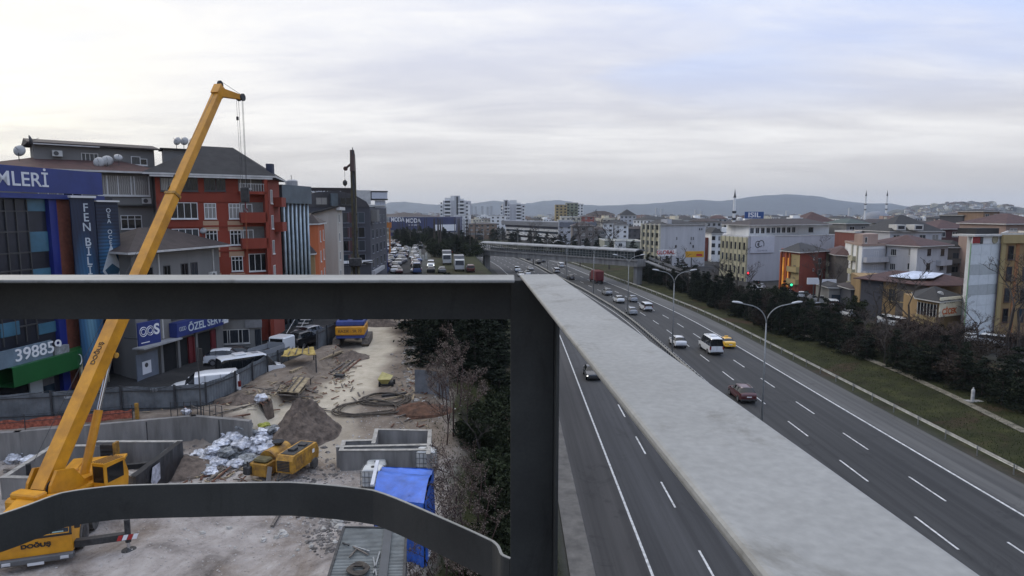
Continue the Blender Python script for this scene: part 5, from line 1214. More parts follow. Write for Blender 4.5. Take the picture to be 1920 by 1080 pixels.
# twin white towers
def tower(u0, u1, vt, y, lb, nl, dark_u):
    A, B = XYd(u0 + (u1-u0)*.12, y), XYd(u1 - (u1-u0)*.12, y); zt = D(u0, vt + 6, y).z
    poly = [A, B, (B[0] + 4, B[1] + 24), (A[0] - 2, A[1] + 24)]
    r = house('apartment_tower', lb, 'tower block', poly, ZG, zt, LGREY); f = Face(A, B)
    W = (u1 - u0) * .76 / 1200 * y
    for k, (a, b, dz) in enumerate(((-.16, .02, -5.5), (.98, 1.16, -4.0))):
        mb = MB(); f.box(mb, f.len * a, f.len * b, ZG, zt + dz, -16, -1.5); mb.build('side_wing', WHITEW, r)
    mb = MB(); f.box(mb, f.len * .35, f.len * .72, zt, zt + 4.5, -14, -.1); f.box(mb, f.len * .08, f.len * .34, zt, zt + 2.6, -12, -1); f.box(mb, f.len * .73, f.len * .93, zt, zt + 1.8, -10, -1); mb.build('roof_steps', WHITEW, r)
    xd = fx(dark_u, f); f.part(r, 'stair_slot', GLASSD, xd - .9, xd + .9, 8, zt + 3.8, .15, .2); f.part(r, 'stair_shaft', LGREY, xd - 2.6, xd + 2.6, ZG, zt + 4.6, .003, .14)
    for k in range(nl):
        z = zt - 3.2 - 3.5 * k
        if z < 3: break
        for a, b in ((.05, .36), (.68, .97)):
            f.part(r, 'balcony_band', WHITEW, f.len * a, f.len * b, z - .4, z + .8, .005, 1.2); f.part(r, 'window_band', GLASSD, f.len * (a + .04), f.len * (b - .04), z + 1.2, z + 2.8, .005, .06)
        f.part(r, 'window_band', GLASSD, -f.len * .12, -f.len * .04, z, z + 1.4, -1.49, -1.4); f.part(r, 'window_band', GLASSD, f.len * 1.03, f.len * 1.12, z, z + 1.4, -1.49, -1.4)
tower(826, 880, 370, 620, 'stepped white tower block with dark stair slot, left and taller one of two', 8, 859)
tower(938, 984, 377, 700, 'stepped white tower block, right and smaller one of two', 8, 949)
r, f = block(1040, 1062, 384, 640, YELL, FLAT, 'yellow and grey framed tower beside the far hill', .5, 18, rows=5, flat=True, fm=WFD, gm=GLASSD)
r, f = block(1060, 1082, 381, 660, wallm('render_moss', (.20, .22, .15)), FLAT, 'greenish tower with white penthouse joined behind the yellow tower', .8, 18, rows=5, flat=True, fm=WFD, gm=GLASSD)
r, f = block(1080, 1092, 383, 670, WHITEW, FLAT, 'white and charcoal slab at the right end of the tower group', .5, 18, rows=5, flat=True, fm=WFD, gm=GLASSD)
# orange gateway sign at the left street
t_ = thing('roadside_sign', 'orange gateway sign on an orange mast beside the white gridded office', 'sign', (*XYd(733, 205), 6)); p = XYd(733, 205)
MB().box((p[0] - 2.3, p[1] - .3, D(730, 427, 205).z), (p[0] + .6, p[1] + .3, D(730, 417, 205).z)).build('board', mat('sign_orange', (.38, .13, .02), .5), t_); MB().box((p[0] - .2, p[1] - .2, 6), (p[0] + .2, p[1] + .2, D(730, 427.2, 205).z)).build('mast', mat('sign_orange', (.38, .13, .02), .5), t_)
# --- minarets and mosque
MINW = mat('minaret_stone', (.72, .72, .70), .8, var=.05); MIND = mat('minaret_dark', (.035, .038, .045), .7)
def minaret(u, vt, vb, y, lb, bands, rad):
    p = XYd(u, y); zt = D(u, vt, y).z; zb = ZG; t = thing('minaret', lb, 'minaret', (*p, zb)); H = zt - zb
    mb = MB(); mb.lathe((*p, zb), [(rad * 1.4, 0), (rad * 1.3, H * .2), (rad, H * .25), (rad * .85, H * .72), (rad * .8, H * .86)], 14); mb.build('shaft', MINW, t)
    mb = MB(); mb.lathe((*p, zb + H * .86 + .02), [(rad * 1.0, 0), (rad * .9, .3), (rad * .4, H * .07), (.05, H * .14)], 14); mb.build('spire', MIND, t)
    for z in bands:
        mb = MB(); mb.lathe((*p, zb + H * z), [(rad * 1.0, -rad * .8), (rad * 1.45, 0), (rad * 1.45, rad * .7), (rad * 1.0, rad * .95)], 14); mb.build('gallery', MIND if y < 400 else mat('gallery_grey', (.2, .2, .2), .8), t)
minaret(1371, 354, 418, 330, 'nearest minaret with black and white bands and dark spire', (.42, .52, .63), .75)
minaret(1613, 356, 425, 620, 'slender white minaret, left one of a distant pair', (.55, .67), .85); minaret(1652, 356, 420, 640, 'slender white minaret, right one of a distant pair', (.55, .67), .85)
p = XYd(1634, 640); t = thing('mosque', 'low mosque with grey dome between the two slender minarets', 'mosque', (*p, ZG)); zt = D(1634, 414, 640).z
MB().box((p[0] - 17, p[1] - 15, ZG), (p[0] + 17, p[1] + 15, zt)).build('hall', MINW, t); mb = MB(); mb.lathe((p[0], p[1], zt), [(13.5 * math.cos(R(a)), 9.5 * math.sin(R(a))) for a in range(0, 91, 10)], 24); mb.build('dome', mat('dome_lead', (.16, .17, .19), .6), t, smooth=True)
# ================================================================== FAR CITY (each block a thing, too small for parts)
rc = random.Random(11)
WIN_D = plain('far_window', (.02, .022, .026), .4)
FW = [('white', wallm('far_white', (.66, .66, .64))), ('cream', wallm('far_cream', (.52, .48, .38))), ('grey', wallm('far_grey', (.34, .34, .34))), ('tan', wallm('far_tan', (.26, .20, .15))), ('pinkish', wallm('far_pink', (.30, .22, .18))), ('dark', wallm('far_dark', (.09, .085, .085)))]
FR = [('brown', TILE), ('red', TILER), ('dark', TILED), ('flat pale', FLAT)]
FARM = {}; FARB = {}; REST = MB()
def farblock(w_, d_, h_, wi, ri, nfl):
    k = (w_, d_, h_, wi, ri)
    if k in FARM: return FARM[k]
    mb = MB(); mb.box((-w_/2, -d_/2, -2), (w_/2, d_/2, h_), 0)
    n = max(2, int(w_ / 3.5)); m = max(2, int(d_ / 3.5))
    for fl in range(nfl):
        z = h_ - 2.3 - 3 * fl
        for i in range(n):
            x = -w_/2 + w_ * (i + .5) / n; 
            if (i + fl) % 5 != 4: mb.box((x - .85, -d_/2 - .06, z), (x + .85, -d_/2 - .01, z + 1.4), 2)
        for i in range(m):
            y = -d_/2 + d_ * (i + .5) / m
            for s_ in (-1, 1): mb.box((s_ * w_/2 + (.01 if s_ > 0 else -.06), y - .7, z), (s_ * w_/2 + (.06 if s_ > 0 else -.01), y + .7, z + 1.4), 2)
        if wi % 2 == 0: mb.box((-w_/2 + .4, -d_/2 - 1.1, z - 1.0), (-w_/2 + w_ * .3, -d_/2 - .07, z - .1), 0)
    if ri < 3:
        o_ = .6; h2 = h_ + min(w_, d_) * .16
        mb.add([(-w_/2-o_, -d_/2-o_, h_), (w_/2+o_, -d_/2-o_, h_), (w_/2+o_, d_/2+o_, h_), (-w_/2-o_, d_/2+o_, h_), (-w_*.2, 0, h2), (w_*.2, 0, h2)], [(0,1,5,4),(1,2,5),(2,3,4,5),(3,0,4),(3,2,1,0)], 1)
    else:
        mb.box((-w_/2 - .1, -d_/2 - .1, h_ + .01), (w_/2 + .1, d_/2 + .1, h_ + .5), 0); mb.box((-w_*.2, -d_*.2, h_ + .5), (w_*.12, d_*.2, h_ + 2.6), 0)
    mb.box((w_*.22, -.4, h_), (w_*.22 + .8, .4, h_ + min(w_, d_) * .17 + .9), 0)
    FARB[k] = mb; FARM[k] = mb.mesh('far_building', [FW[wi][1], FR[ri][1], WIN_D]); return FARM[k]
CH = (12, 15, 15, 18, 18)
def place_far(x, y, z, zone):
    wi = rc.choices(range(6), (8, 5, 4, 2, 2, 2))[0]; ri = rc.choices(range(4), (3, 1.3, 4, 4))[0]
    h_ = rc.choice((9, 9, 12, 12, 15)); kk = (rc.choice((11, 15, 20)), rc.choice((11, 14)), h_, wi, ri); me = farblock(*kk, h_ // 3)
    if y > 930:
        mb = FARB[kk]; M_ = Matrix.Translation((x, y, z)) @ Matrix.Rotation(rc.uniform(-.6, .6), 4, 'Z'); REST.M = M_; n0 = len(REST.m); REST.add(mb.v, mb.f)
        REST.m[n0:] = [(wi, 6 + ri, 10)[q] for q in mb.m]; return
    o = bpy.data.objects.new('town_house', me); C.objects.link(o); o.location = (x, y, z); o.rotation_euler.z = rc.uniform(-.6, .6)
    tag(o, 'small %s block with %s roof %s' % (FW[wi][0], FR[ri][0], zone[0]), 'town house', zone[1])
    return o
def free(x, y):
    s = x - off(y)
    return s > 62 or s < -48
cnt = 0
for y, du, a0, a1 in ((300, 30, 1600, 1990), (360, 26, 1300, 1980), (440, 22, 1200, 1970), (540, 19, 1110, 1965), (660, 15, 1090, 1960), (820, 13, 880, 1960), (1020, 12, 740, 1960), (1300, 11, 735, 1960), (1700, 12, 730, 1750)):
    u = a0
    while u < a1:
        uu = u + rc.uniform(-.3, .3) * du; yy = y * rc.uniform(.95, 1.06); x = (uu - 960) / 1200 * yy; u += du * rc.uniform(.8, 1.35)
        if not free(x, yy) or (yy < 480 and 1385 < uu < 1600 and False): continue
        if yy < 700 and 1585 < uu < 1680 and yy > 560: continue
        zone = ('in the hazy middle distance right of the overpass', 'town houses right of the highway') if uu > 1200 else ('in the far town left of centre', 'town houses behind the retail shed')
        place_far(x, yy, hz(x, yy) if yy < 900 else .9, zone); cnt += 1
REST.M = Matrix(); REST.build('far_town', [a[1] for a in FW] + [a[1] for a in FR] + [WIN_D], kind='stuff')
# hillside houses on the right hill and far left rise
def hillside(pts, d, depth, n, zone, smin=0):
    P = 0
    while P < n:
        u = rc.uniform(pts[0][0], pts[-1][0]); k = rc.uniform(.12, .93); top = D(u, pl(u, pts), d)
        if u > pts[-1][0] * .985: P += 1
        r_ = pl(k, [(0, -1), (.1, -.8), (.38, -.55), (.72, -.3), (.93, -.12), (1, 0)]); y = d + r_ * depth; x = top.x * (y / d) * .3 + top.x * .7
        wi = rc.choices(range(6), (6, 5, 4, 3, 2, 1))[0]; ri = rc.choices(range(4), (2, 4, 3, 2))[0]; h_ = rc.choice((9, 12, 12, 15)); me = farblock(rc.choice((11, 15, 20)), rc.choice((11, 14)), h_, wi, ri, h_ // 3)
        o = bpy.data.objects.new('hillside_house', me); C.objects.link(o); o.location = (x, y, max(0, (top.z) * k * .96 - 4)); o.rotation_euler.z = rc.uniform(-.5, .5)
        tag(o, 'tiny %s house, %s roof, %s' % (FW[wi][0], FR[ri][0], zone[0]), 'house', zone[1]); P += 1
hillside([(u, v) for u, v in HT if u <= 1868], 2300, 380, 150, ('on the crowded hillside at the right skyline', 'houses on the right hillside'))
hillside([(u, v) for u, v in HT2], 2700, 300, 60, ('on the low hazy rise behind the navy retail shed', 'houses on the rise behind the shed'))
for u, vt, y in ((885, 385, 2300), (893, 387, 2300), (905, 386, 2300), (915, 388, 2350), (922, 386, 2300), (1228, 390, 3000), (1238, 391, 3000), (1301, 393, 2600), (1312, 396, 2600), (1470, 395, 2900), (1520, 396, 2800), (1586, 390, 3000)):
    A, B = XYd(u - 2.2, y), XYd(u + 2.2, y); o = MB().prism(ccw([A, B, (B[0], y + 12), (A[0], y + 12)]), 0, D(u, vt, y).z).build('tower_block', wallm('far_grey', (.34, .34, .34)), origin=(*XYd(u, y), 0), label='slim distant grey high rise fading into the haze below the hills', cat='tower block', group='hazy high rises below the hills')
# ================================================================== VEHICLES  (front towards +Y, wheels on z=0)
CG = plain('car_glass', (.008, .010, .012), .08); TY = plain('tyre_rubber', (.012, .012, .012), .9); RIM = plain('wheel_rim', (.22, .22, .23), .35, .6)
TAIL = plain('tail_light_red', (.16, .006, .006), .3); HEAD = plain('head_light_glass', (.5, .5, .5), .1); HEADL = plain('head_light_lit', (1.0, .98, .9), .2, emit=6.0); PLATE = plain('number_plate', (.6, .6, .6), .5); BLK = plain('black_plastic', (.014, .014, .014), .6)
def paint(n, c): return plain('car_paint_' + n, c, .3, .0, coat=.5)
PW, PS, PK, PR, PY, PB, PG = paint('white', (.62, .63, .63)), paint('silver', (.25, .26, .27)), paint('black', (.012, .012, .014)), paint('dark_red', (.07, .010, .012)), paint('taxi_yellow', (.72, .40, .015)), paint('blue', (.03, .06, .16)), paint('grey', (.09, .095, .10))
# stations: (y, z_bottom, half_w, z_belt, z_roof, half_w_roof)
KIND = {
 'suv': dict(st=[(2.20, .42, .62, .72, .72, .5), (2.12, .30, .84, .86, .88, .6), (1.75, .26, .91, .96, .99, .7), (.95, .24, .93, 1.06, 1.08, .74), (.30, .24, .93, 1.10, 1.58, .62), (-.3, .24, .93, 1.12, 1.66, .64), (-1.55, .26, .93, 1.14, 1.60, .62), (-2.0, .30, .90, 1.10, 1.18, .68), (-2.18, .40, .84, 1.02, 1.04, .66), (-2.24, .48, .74, .92, .92, .6)], wh=(1.35, -1.35, .345), gl=(3, 6), tail=(.98, .22, .72), L=2.2),
 'sedan': dict(st=[(2.22, .40, .60, .64, .64, .5), (2.12, .28, .82, .76, .78, .6), (1.7, .22, .88, .86, .89, .68), (.85, .20, .90, .94, .96, .72), (.20, .20, .90, .98, 1.38, .58), (-.4, .20, .90, 1.0, 1.44, .60), (-1.1, .22, .90, 1.0, 1.36, .58), (-1.65, .24, .89, 1.0, 1.04, .66), (-2.15, .30, .84, .96, .98, .64), (-2.25, .42, .74, .84, .84, .6)], wh=(1.35, -1.32, .32), gl=(3, 6), tail=(.84, .18, .70), L=2.2),
 'hatch': dict(st=[(1.98, .40, .60, .66, .66, .5), (1.88, .28, .80, .80, .82, .6), (1.5, .22, .86, .90, .93, .66), (.85, .20, .88, .97, 1.0, .7), (.25, .20, .88, 1.0, 1.42, .58), (-.4, .20, .88, 1.02, 1.49, .60), (-1.45, .22, .88, 1.02, 1.40, .58), (-1.85, .26, .86, 1.0, 1.08, .64), (-2.0, .34, .80, .92, .94, .62), (-2.05, .44, .72, .84, .84, .58)], wh=(1.2, -1.22, .31), gl=(3, 6), tail=(.9, .24, .70), L=2.0),
 'van': dict(st=[(2.22, .42, .66, .80, .80, .56), (2.14, .30, .86, .98, 1.0, .68), (1.85, .26, .91, 1.08, 1.12, .76), (1.25, .24, .92, 1.18, 1.22, .80), (.65, .24, .92, 1.20, 1.74, .76), (0, .24, .92, 1.2, 1.82, .78), (-1.95, .26, .92, 1.2, 1.80, .78), (-2.12, .30, .90, 1.18, 1.60, .78), (-2.2, .40, .86, 1.05, 1.08, .76), (-2.22, .5, .8, .9, .9, .74)], wh=(1.4, -1.4, .32), gl=(3, 7), tail=(1.0, .4, .80), L=2.2),
 'bus': dict(st=[(2.95, .45, .76, .95, .95, .66), (2.86, .34, .96, 1.10, 1.12, .8), (2.5, .30, 1.0, 1.20, 1.24, .84), (2.05, .28, 1.01, 1.28, 1.32, .86), (1.35, .28, 1.01, 1.32, 2.30, .80), (.9, .28, 1.01, 1.32, 2.52, .80), (-2.7, .30, 1.01, 1.32, 2.52, .80), (-2.9, .36, .99, 1.30, 2.38, .80), (-2.97, .40, .97, 1.2, 1.35, .84), (-3.0, .5, .92, 1.0, 1.0, .82)], wh=(1.9, -1.75, .36), gl=(3, 7), tail=(1.05, .5, .90), L=3.0)}
def ring(s):
    y, zb, w_, zbt, zr, wr = s; m = (zb + zbt) / 2
    h = [(w_ * .82, zb), (w_ * .97, zb + .10), (w_, m), (w_ * .965, zbt), (lerp(w_ * .965, wr, .92), lerp(zbt, zr, .88)), (wr * .9, zr - .006 if zr - zbt > .2 else zr), (wr * .5, zr + .02), (0, zr + .028)]
    return [(x, y, z) for x, z in h] + [(-x, y, z) for x, z in reversed(h[:-1])]
def make_car(kind, pm, label, cat, group=None, far=False, taxi=False, lit=False, extras=None):
    K_ = KIND[kind]; st = K_['st']; g0, g1 = K_['gl']
    B_, W, Rr, Sd = MB(), MB(), MB(), MB()
    rs = [ring(s) for s in st]; n = 15; ns = len(rs)
    for i in range(ns - 1):
        for k in range(n):
            k2 = (k + 1) % n; q = [rs[i][k], rs[i+1][k], rs[i+1][k2], rs[i][k2]]
            top = k in (4, 5, 6, 7, 8, 9); side = k in (3, 10); tgt = B_
            if g0 <= i < g1 and side and i > g0: tgt = Sd
            if i == g0 and (top or side): tgt = W
            if i == g1 and (top or side) and kind in ('suv', 'hatch', 'sedan'): tgt = Rr
            if kind in ('suv', 'hatch', 'sedan') and i == g1 - 1 and False: tgt = Rr
            if kind in ('van', 'bus') and i == g1 and (top or side): tgt = Rr
            tgt.add(q, [(0, 1, 2, 3)])
    B_.add(rs[0], [tuple(range(n))]); B_.add(rs[-1], [tuple(range(n-1, -1, -1))])
    tz, th, tx = K_['tail']; Lh = K_['L']; wf, wr_, rad = K_['wh']; hw = st[4][2]
    def body_fix(mb): return mb
    if far:
        mb = MB(); mb.v, mb.f, mb.m = list(B_.v), list(B_.f), [0] * len(B_.f)
        for o_, mi in ((W, 1), (Rr, 1), (Sd, 1)): mb.add(o_.v, o_.f, mi)
        for sx in (-1, 1):
            for yy in (wf, wr_): mb.disc((sx * (hw - .16), yy, rad), (sx, 0, 0), rad, .18, 10, 2)
            mb.box((sx * tx - .1, st[-3][0] - .09, tz - th/2), (sx * tx + .1, st[-3][0] + .02, tz + th/2), 3)
            mb.box((sx * (tx - .05) - .14, st[1][0] - .12, .62), (sx * (tx - .05) + .14, st[1][0] + .06, .76), 4)
        return mb.mesh('car', [pm, CG, TY, TAIL, HEADL if lit else HEAD])
    t = thing({'bus': 'minibus', 'van': 'van'}.get(kind, 'taxi' if taxi else 'car'), label, cat, group=group)
    me = B_.build('body', pm, t); 
    import bmesh
    for o_ in (me,):
        bm = bmesh.new(); bm.from_mesh(o_.data); bmesh.ops.remove_doubles(bm, verts=bm.verts, dist=.0005); bm.to_mesh(o_.data); bm.free()
        o_.data.polygons.foreach_set('use_smooth', [True] * len(o_.data.polygons)); o_.data.update()
        es = o_.modifiers.new('split', 'EDGE_SPLIT'); es.split_angle = R(38)
    W.build('windscreen', CG, t); Rr.build('rear_window', CG, t); s_ = Sd.build('side_window', CG, t)
    for yy in ((.0, -.95) if kind not in ('bus',) else (.9, -.1, -1.1, -2.1)):
        for sx in (-1, 1): (MB().beam((sx * (hw * .965 + .004), yy, st[4][3] - .02), (sx * (st[4][5] + .055), yy, st[5][4] * .985 - .04), .08, .02, 0, (0, 1, 0)) if kind != 'bus' else MB().beam((sx * (hw * .965 + .004), yy, st[4][3] - .02), (sx * (st[5][5] + .035), yy, st[5][4] - .16), .05, .02, 0, (0, 1, 0))).build('pillar', BLK, s_)
    for sx in (-1, 1):
        for yy in (wf, wr_):
            wlo = MB(); wlo.disc((sx * (hw - .20), yy, rad), (sx, 0, 0), rad, .215, 22); w_ = wlo.build('wheel', TY, t)
            rr = MB(); rr.disc((sx * (hw + .0155), yy, rad), (sx, 0, 0), rad * .64, .012, 14); rr.build('rim', RIM, w_)
            ar = MB(); ar.tube([(sx * (hw - .005), yy + (rad + .05) * math.cos(a), rad + (rad + .05) * math.sin(a)) for a in [math.pi * k / 10 for k in range(11)]], .035, 5); ar.build('wheel_arch', BLK, t)
        yb = st[-3][0]
        MB().bbox((sx * tx - .11, yb - .10, tz - th/2), (sx * tx + .11, yb + .10, tz + th/2), .02).build('tail_light', TAIL, t)
        MB().bbox((sx * (tx - .06) - .17, st[1][0] - .16, st[1][3] - .20), (sx * (tx - .06) + .17, st[1][0] + .045, st[1][3] - .06), .02).build('headlight', HEADL if lit else HEAD, t)
        MB().bbox((sx * (hw + .10) - .09, st[3][0] - .25, st[3][3] + .02), (sx * (hw + .10) + .09, st[3][0] - .12, st[3][3] + .18), .03).build('mirror', pm if kind != 'bus' else BLK, t)
    yr = st[-1][0]; MB().bbox((-hw * .9, yr - .05, .30), (hw * .9, yr + .16, .52), .04).build('rear_bumper', BLK if kind in ('suv', 'bus', 'van') else pm, t)
    MB().box((-.26, yr - .065, .58 if kind != 'suv' else .72), (.26, yr - .045, .70 if kind != 'suv' else .84)).build('number_plate', PLATE, t)
    MB().bbox((-hw * .85, st[0][0] - .1, .28), (hw * .85, st[0][0] + .05, .48), .04).build('front_bumper', BLK, t)
    MB().box((-.4, st[0][0] + .002, .5), (.4, st[0][0] + .03, .62)).build('grille', BLK, t)
    if kind == 'suv':
        for sx in (-1, 1): MB().tube([(sx * .56, .2, 1.64), (sx * .57, -.2, 1.71), (sx * .57, -1.4, 1.67), (sx * .56, -1.6, 1.6)], .022, 5).build('roof_rail', RIM, t)
        MB().box((-.5, -1.5, 1.652), (.5, -1.45, 1.66)).build('spoiler', BLK, t)
    if kind == 'bus':
        MB().bbox((-.5, -1.6, 2.545), (.5, -.5, 2.70), .06).build('roof_unit', PW, t)
        MB().bbox((-.35, .1, 2.545), (.35, .6, 2.60), .02).build('roof_hatch', PS, t)
        MB().box((-.01, -3.01, .7), (.01, -2.995, 2.2)).build('door_seam', BLK, t)
    if taxi:
        MB().bbox((-.28, -.25, 1.50), (.28, -.08, 1.64), .03).build('roof_light', PY, t)
    if kind == 'van': MB().box((-.012, -2.235, .6), (.012, -2.22, 1.7)).build('door_seam', BLK, t)
    return t
def hdg(y, away=True):
    a = math.atan2(off(y + 3) - off(y - 3), 6.0)
    return -a if away else math.pi - a
def setpos(o, u, v, z=0.0, away=True, rz=None, xs=None, y=None):
    p = G(u, v, z) if y is None else Vector((0, y, z))
    if xs is not None: p.x = xs + off(p.y)
    o.location = (p.x, p.y, z + .012); o.rotation_euler.z = hdg(p.y, away) if rz is None else rz
    return o
# the first of each kind is the prototype, the rest are copies
suv = make_car('suv', PR, 'dark red car with roof rails, nearest on the right carriageway', 'car', 'cars on the right carriageway')
setpos(suv, 0, 0, xs=25.6, y=69.5)
def cp(src, label, swap=None, group='cars on the right carriageway'):
    o = copy_tree(src, None, swap); o['label'] = label
    if group: o['group'] = group
    return o
setpos(cp(suv, 'white car with roof rails just left of the white minibus', {PR: PW}), 0, 0, xs=25.7, y=98)
bus = make_car('bus', PW, 'white high roofed minibus driving beside the yellow taxi', 'minibus'); setpos(bus, 0, 0, xs=29.6, y=94)
taxi = make_car('sedan', PY, 'yellow taxi half hidden behind the white minibus', 'taxi', taxi=True); setpos(taxi, 0, 0, xs=33.2, y=98)
van = make_car('van', PW, 'white panel van travelling in the middle of the distant group', 'van'); setpos(van, 0, 0, xs=29.4, y=135)
hat = make_car('hatch', PS, 'silver grey hatchback at the left rear of the white panel van', 'car', 'cars on the right carriageway'); setpos(hat, 0, 0, xs=25.1, y=130)
setpos(cp(suv, 'white car with dark rear glass ahead of the silver hatchback', {PR: PW}), 0, 0, xs=26.6, y=147)
setpos(cp(hat, 'silver car partly hidden ahead of the white panel van', None), 0, 0, xs=30.3, y=149)
setpos(cp(suv, 'silver tall car ahead of the white cars in the group', {PR: PS}), 0, 0, xs=27.2, y=161)
setpos(cp(hat, 'black small car alone in the lane left of the red truck', {PS: PK}), 0, 0, xs=25.9, y=199)
setpos(cp(van, 'white van in the lane beyond the small black car', None, None), 0, 0, xs=25.6, y=222)
sed = make_car('sedan', PK, 'black car with lit headlights approaching behind the railing', 'car', 'cars on the left carriageway', lit=True); setpos(sed, 0, 0, xs=10.0, y=79, away=False)
# red truck
def make_truck(label, cm, bm_, group=None, name='box_truck'):
    t = thing(name, label, 'truck', group=group)
    MB().bbox((-1.22, -4.2, 1.0), (1.22, 1.6, 3.7), .05).build('cargo_box', bm_, t)
    mb = MB(); pr = [(1.75, .55), (3.75, .55), (3.8, 1.5), (3.55, 2.75), (3.2, 2.95), (1.75, 2.95)]; mb.xprof(pr, -1.15, 1.15); c = mb.build('cab', cm, t)
    mb = MB(); mb.add([(-1.05, 3.83, 1.55), (1.05, 3.83, 1.55), (1.0, 3.60, 2.65), (-1.0, 3.60, 2.65)], [(0, 1, 2, 3)]); mb.build('windscreen', CG, c)
    for sx in (-1, 1): MB().box((sx*1.152 - .004, 2.3, 1.6), (sx*1.152 + .004, 3.4, 2.5)).build('side_window', CG, c); MB().box((sx*.85 - .18, 3.79, .8), (sx*.85 + .18, 3.83, 1.0)).build('headlight', HEAD, t); MB().box((sx*.9 - .15, -4.26, .75), (sx*.9 + .15, -4.2, .95)).build('tail_light', TAIL, t)
    MB().box((-.45, -4.1, .55), (.45, 3.6, .95)).build('chassis', BLK, t)
    for yy in (2.7, -2.2, -3.3):
        for sx in (-1, 1): MB().disc((sx * .85, yy, .48), (sx, 0, 0), .48, .32, 18).build('wheel', TY, t)
    return t
tr = make_truck('dark red box truck at the right lane before the footbridge', PR, mat('cargo_red', (.12, .012, .014), .5, var=.15)); setpos(tr, 0, 0, xs=31.6, y=190); tr.scale = (1, 1, 1)
# ---- small distant vehicles
rv = random.Random(5); FC = {}
PAL = [('white', PW), ('silver', PS), ('black', PK), ('grey', PG), ('blue', PB), ('red', PR)]
def farcar(kind, ci, lit=False):
    k = (kind, ci, lit)
    if k not in FC: FC[k] = make_car(kind, PAL[ci][1], '', '', far=True, lit=lit)
    return FC[k]
def putfar(kind, ci, x, y, z, rz, label, group, lit=False, cat='car'):
    o = bpy.data.objects.new('car' if cat == 'car' else cat, farcar(kind, ci, lit)); C.objects.link(o); o.location = (x, y, z); o.rotation_euler.z = rz; tag(o, label, cat, group); return o
for s, y, k, c, away, lb in ((31.5, 245, 'van', 0, True, 'small white van under the footbridge on the right carriageway'), (26, 262, 'suv', 2, True, 'dark car passing under the footbridge'), (29.5, 270, 'suv', 3, True, 'grey car under the footbridge in the middle lane'), (25.8, 283, 'hatch', 2, True, 'black car just beyond the footbridge'), (32, 290, 'hatch', 0, True, 'white car far beyond the footbridge on the right'), (28.6, 305, 'suv', 1, True, 'silver car far beyond the footbridge on the right'),
                             (11.5, 208, 'suv', 0, False, 'white car coming out from under the footbridge on the left'), (14.5, 214, 'hatch', 0, False, 'second white car left of the footbridge pier'), (12.5, 226, 'van', 0, False, 'white van left of the footbridge pier'), (18, 232, 'sedan', 1, False, 'silver car near the median beneath the footbridge')):
    putfar(k, c, s + off(y), y, .012, hdg(y, away), lb, 'cars near the footbridge')
for i, (u, v) in enumerate(((872, 467), (878, 473), (880, 478), (905, 478), (912, 474), (820, 455), (846, 452), (808, 449), (795, 446), (836, 449), (860, 458), (786, 441), (774, 440))):
    p = T(u, v); putfar(rv.choice(('hatch', 'suv', 'van')), rv.choice((0, 0, 1, 2)), p.x, p.y, p.z + .02, hdg(p.y, i % 2 == 0), 'distant car on the bend of the highway beyond the footbridge', 'distant cars on the highway bend', lit=i < 3)
# traffic jam on the left side road: lane grid between the shops and the trees
JU = []
for j in range(28):
    y = 150 + j * 5.7
    for q in range(6):
        x = -43 - (y - 150) * .115 + q * 3.7 + rv.uniform(-1.0, 1.0) + (y - 180) * -.02
        yy = y + rv.uniform(-.5, .5) + (q % 2) * 2.6; u = 960 + 1200 * x / yy
        if u < 708 or u > 808 or rv.random() < .03: continue
        k = rv.choices(('hatch', 'sedan', 'suv', 'van'), (3, 3, 2, 2))[0]; c = rv.choices(range(6), (6, 4, 4, 4, 2, 2))[0]
        putfar(k, c, x, yy, hz(x, yy) + .02, R(180 if q > 3 else 0) + rv.uniform(-.35, .35) + .11, '%s %s standing in the packed traffic on the left side road' % (PAL[c][0], {'hatch': 'hatchback', 'sedan': 'saloon car', 'suv': 'tall car', 'van': 'small van'}[k]), 'cars queuing on the left side road')
wl = putfar('van', 0, *T(808, 501), 0, 'white van with lit headlights right of the packed side road traffic', None, lit=True, cat='van'); wl.rotation_euler.z = math.pi + .1
WBX = mat('lorry_canvas', (.20, .20, .20), .7, var=.1); CWT = paint('lorry_white', (.5, .5, .48))
t1 = make_truck('grey box lorry with a white cab facing the camera on the side road', CWT, WBX, 'lorries on the side road', 'lorry'); p = D(861, 516, 158); t1.location = (p.x, p.y, hz(p.x, p.y)); t1.rotation_euler.z = math.pi + .12
t2 = copy_tree(t1); t2['label'] = 'second grey box lorry directly behind the white cabbed lorry'; p = D(838, 512, 178); t2.location = (p.x, p.y, hz(p.x, p.y)); t2.rotation_euler.z = math.pi + .12
for u, v, k, c, lb in ((778, 514, 'bus', 4, 'blue topped minibus at the near end of the queue'), (880, 512, 'van', 5, 'dull red van beside the white cabbed lorry'), (735, 514, 'suv', 0, 'white car nearest in the side road queue'), (805, 513, 'hatch', 2, 'black car left of the near lorry'), (826, 514, 'hatch', 3, 'grey car in front of the lorries')):
    p = T(u, v); o = putfar(k, c, p.x, p.y + 3, hz(p.x, p.y) + .02, R(10), lb, 'cars queuing on the left side road')
def lamp_sign(u, v, y, colr, lb, s=.35, top=True):
    p = D(u, v, y); zg = hz(p.x, p.y); t = thing('traffic_light', lb, 'traffic light', (p.x, p.y, zg))
    MB().tube([(p.x, p.y + .25, zg), (p.x, p.y + .25, p.z + .3)], .08, 6).build('pole', WFD, t)
    MB().bbox((p.x - s*1.1, p.y + .02, p.z - s * 2.6), (p.x + s*1.1, p.y + .35, p.z + s * 1.4), .04).build('housing', BLK, t)
    MB().disc((p.x, p.y + .015, p.z), (0, -1, 0), s, .08, 12).build('lit_lens', colr, t)
LR = plain('lens_red', (.9, .03, .05), .4, emit=3.0); LG = plain('lens_green', (.05, .7, .32), .4, emit=1.6)
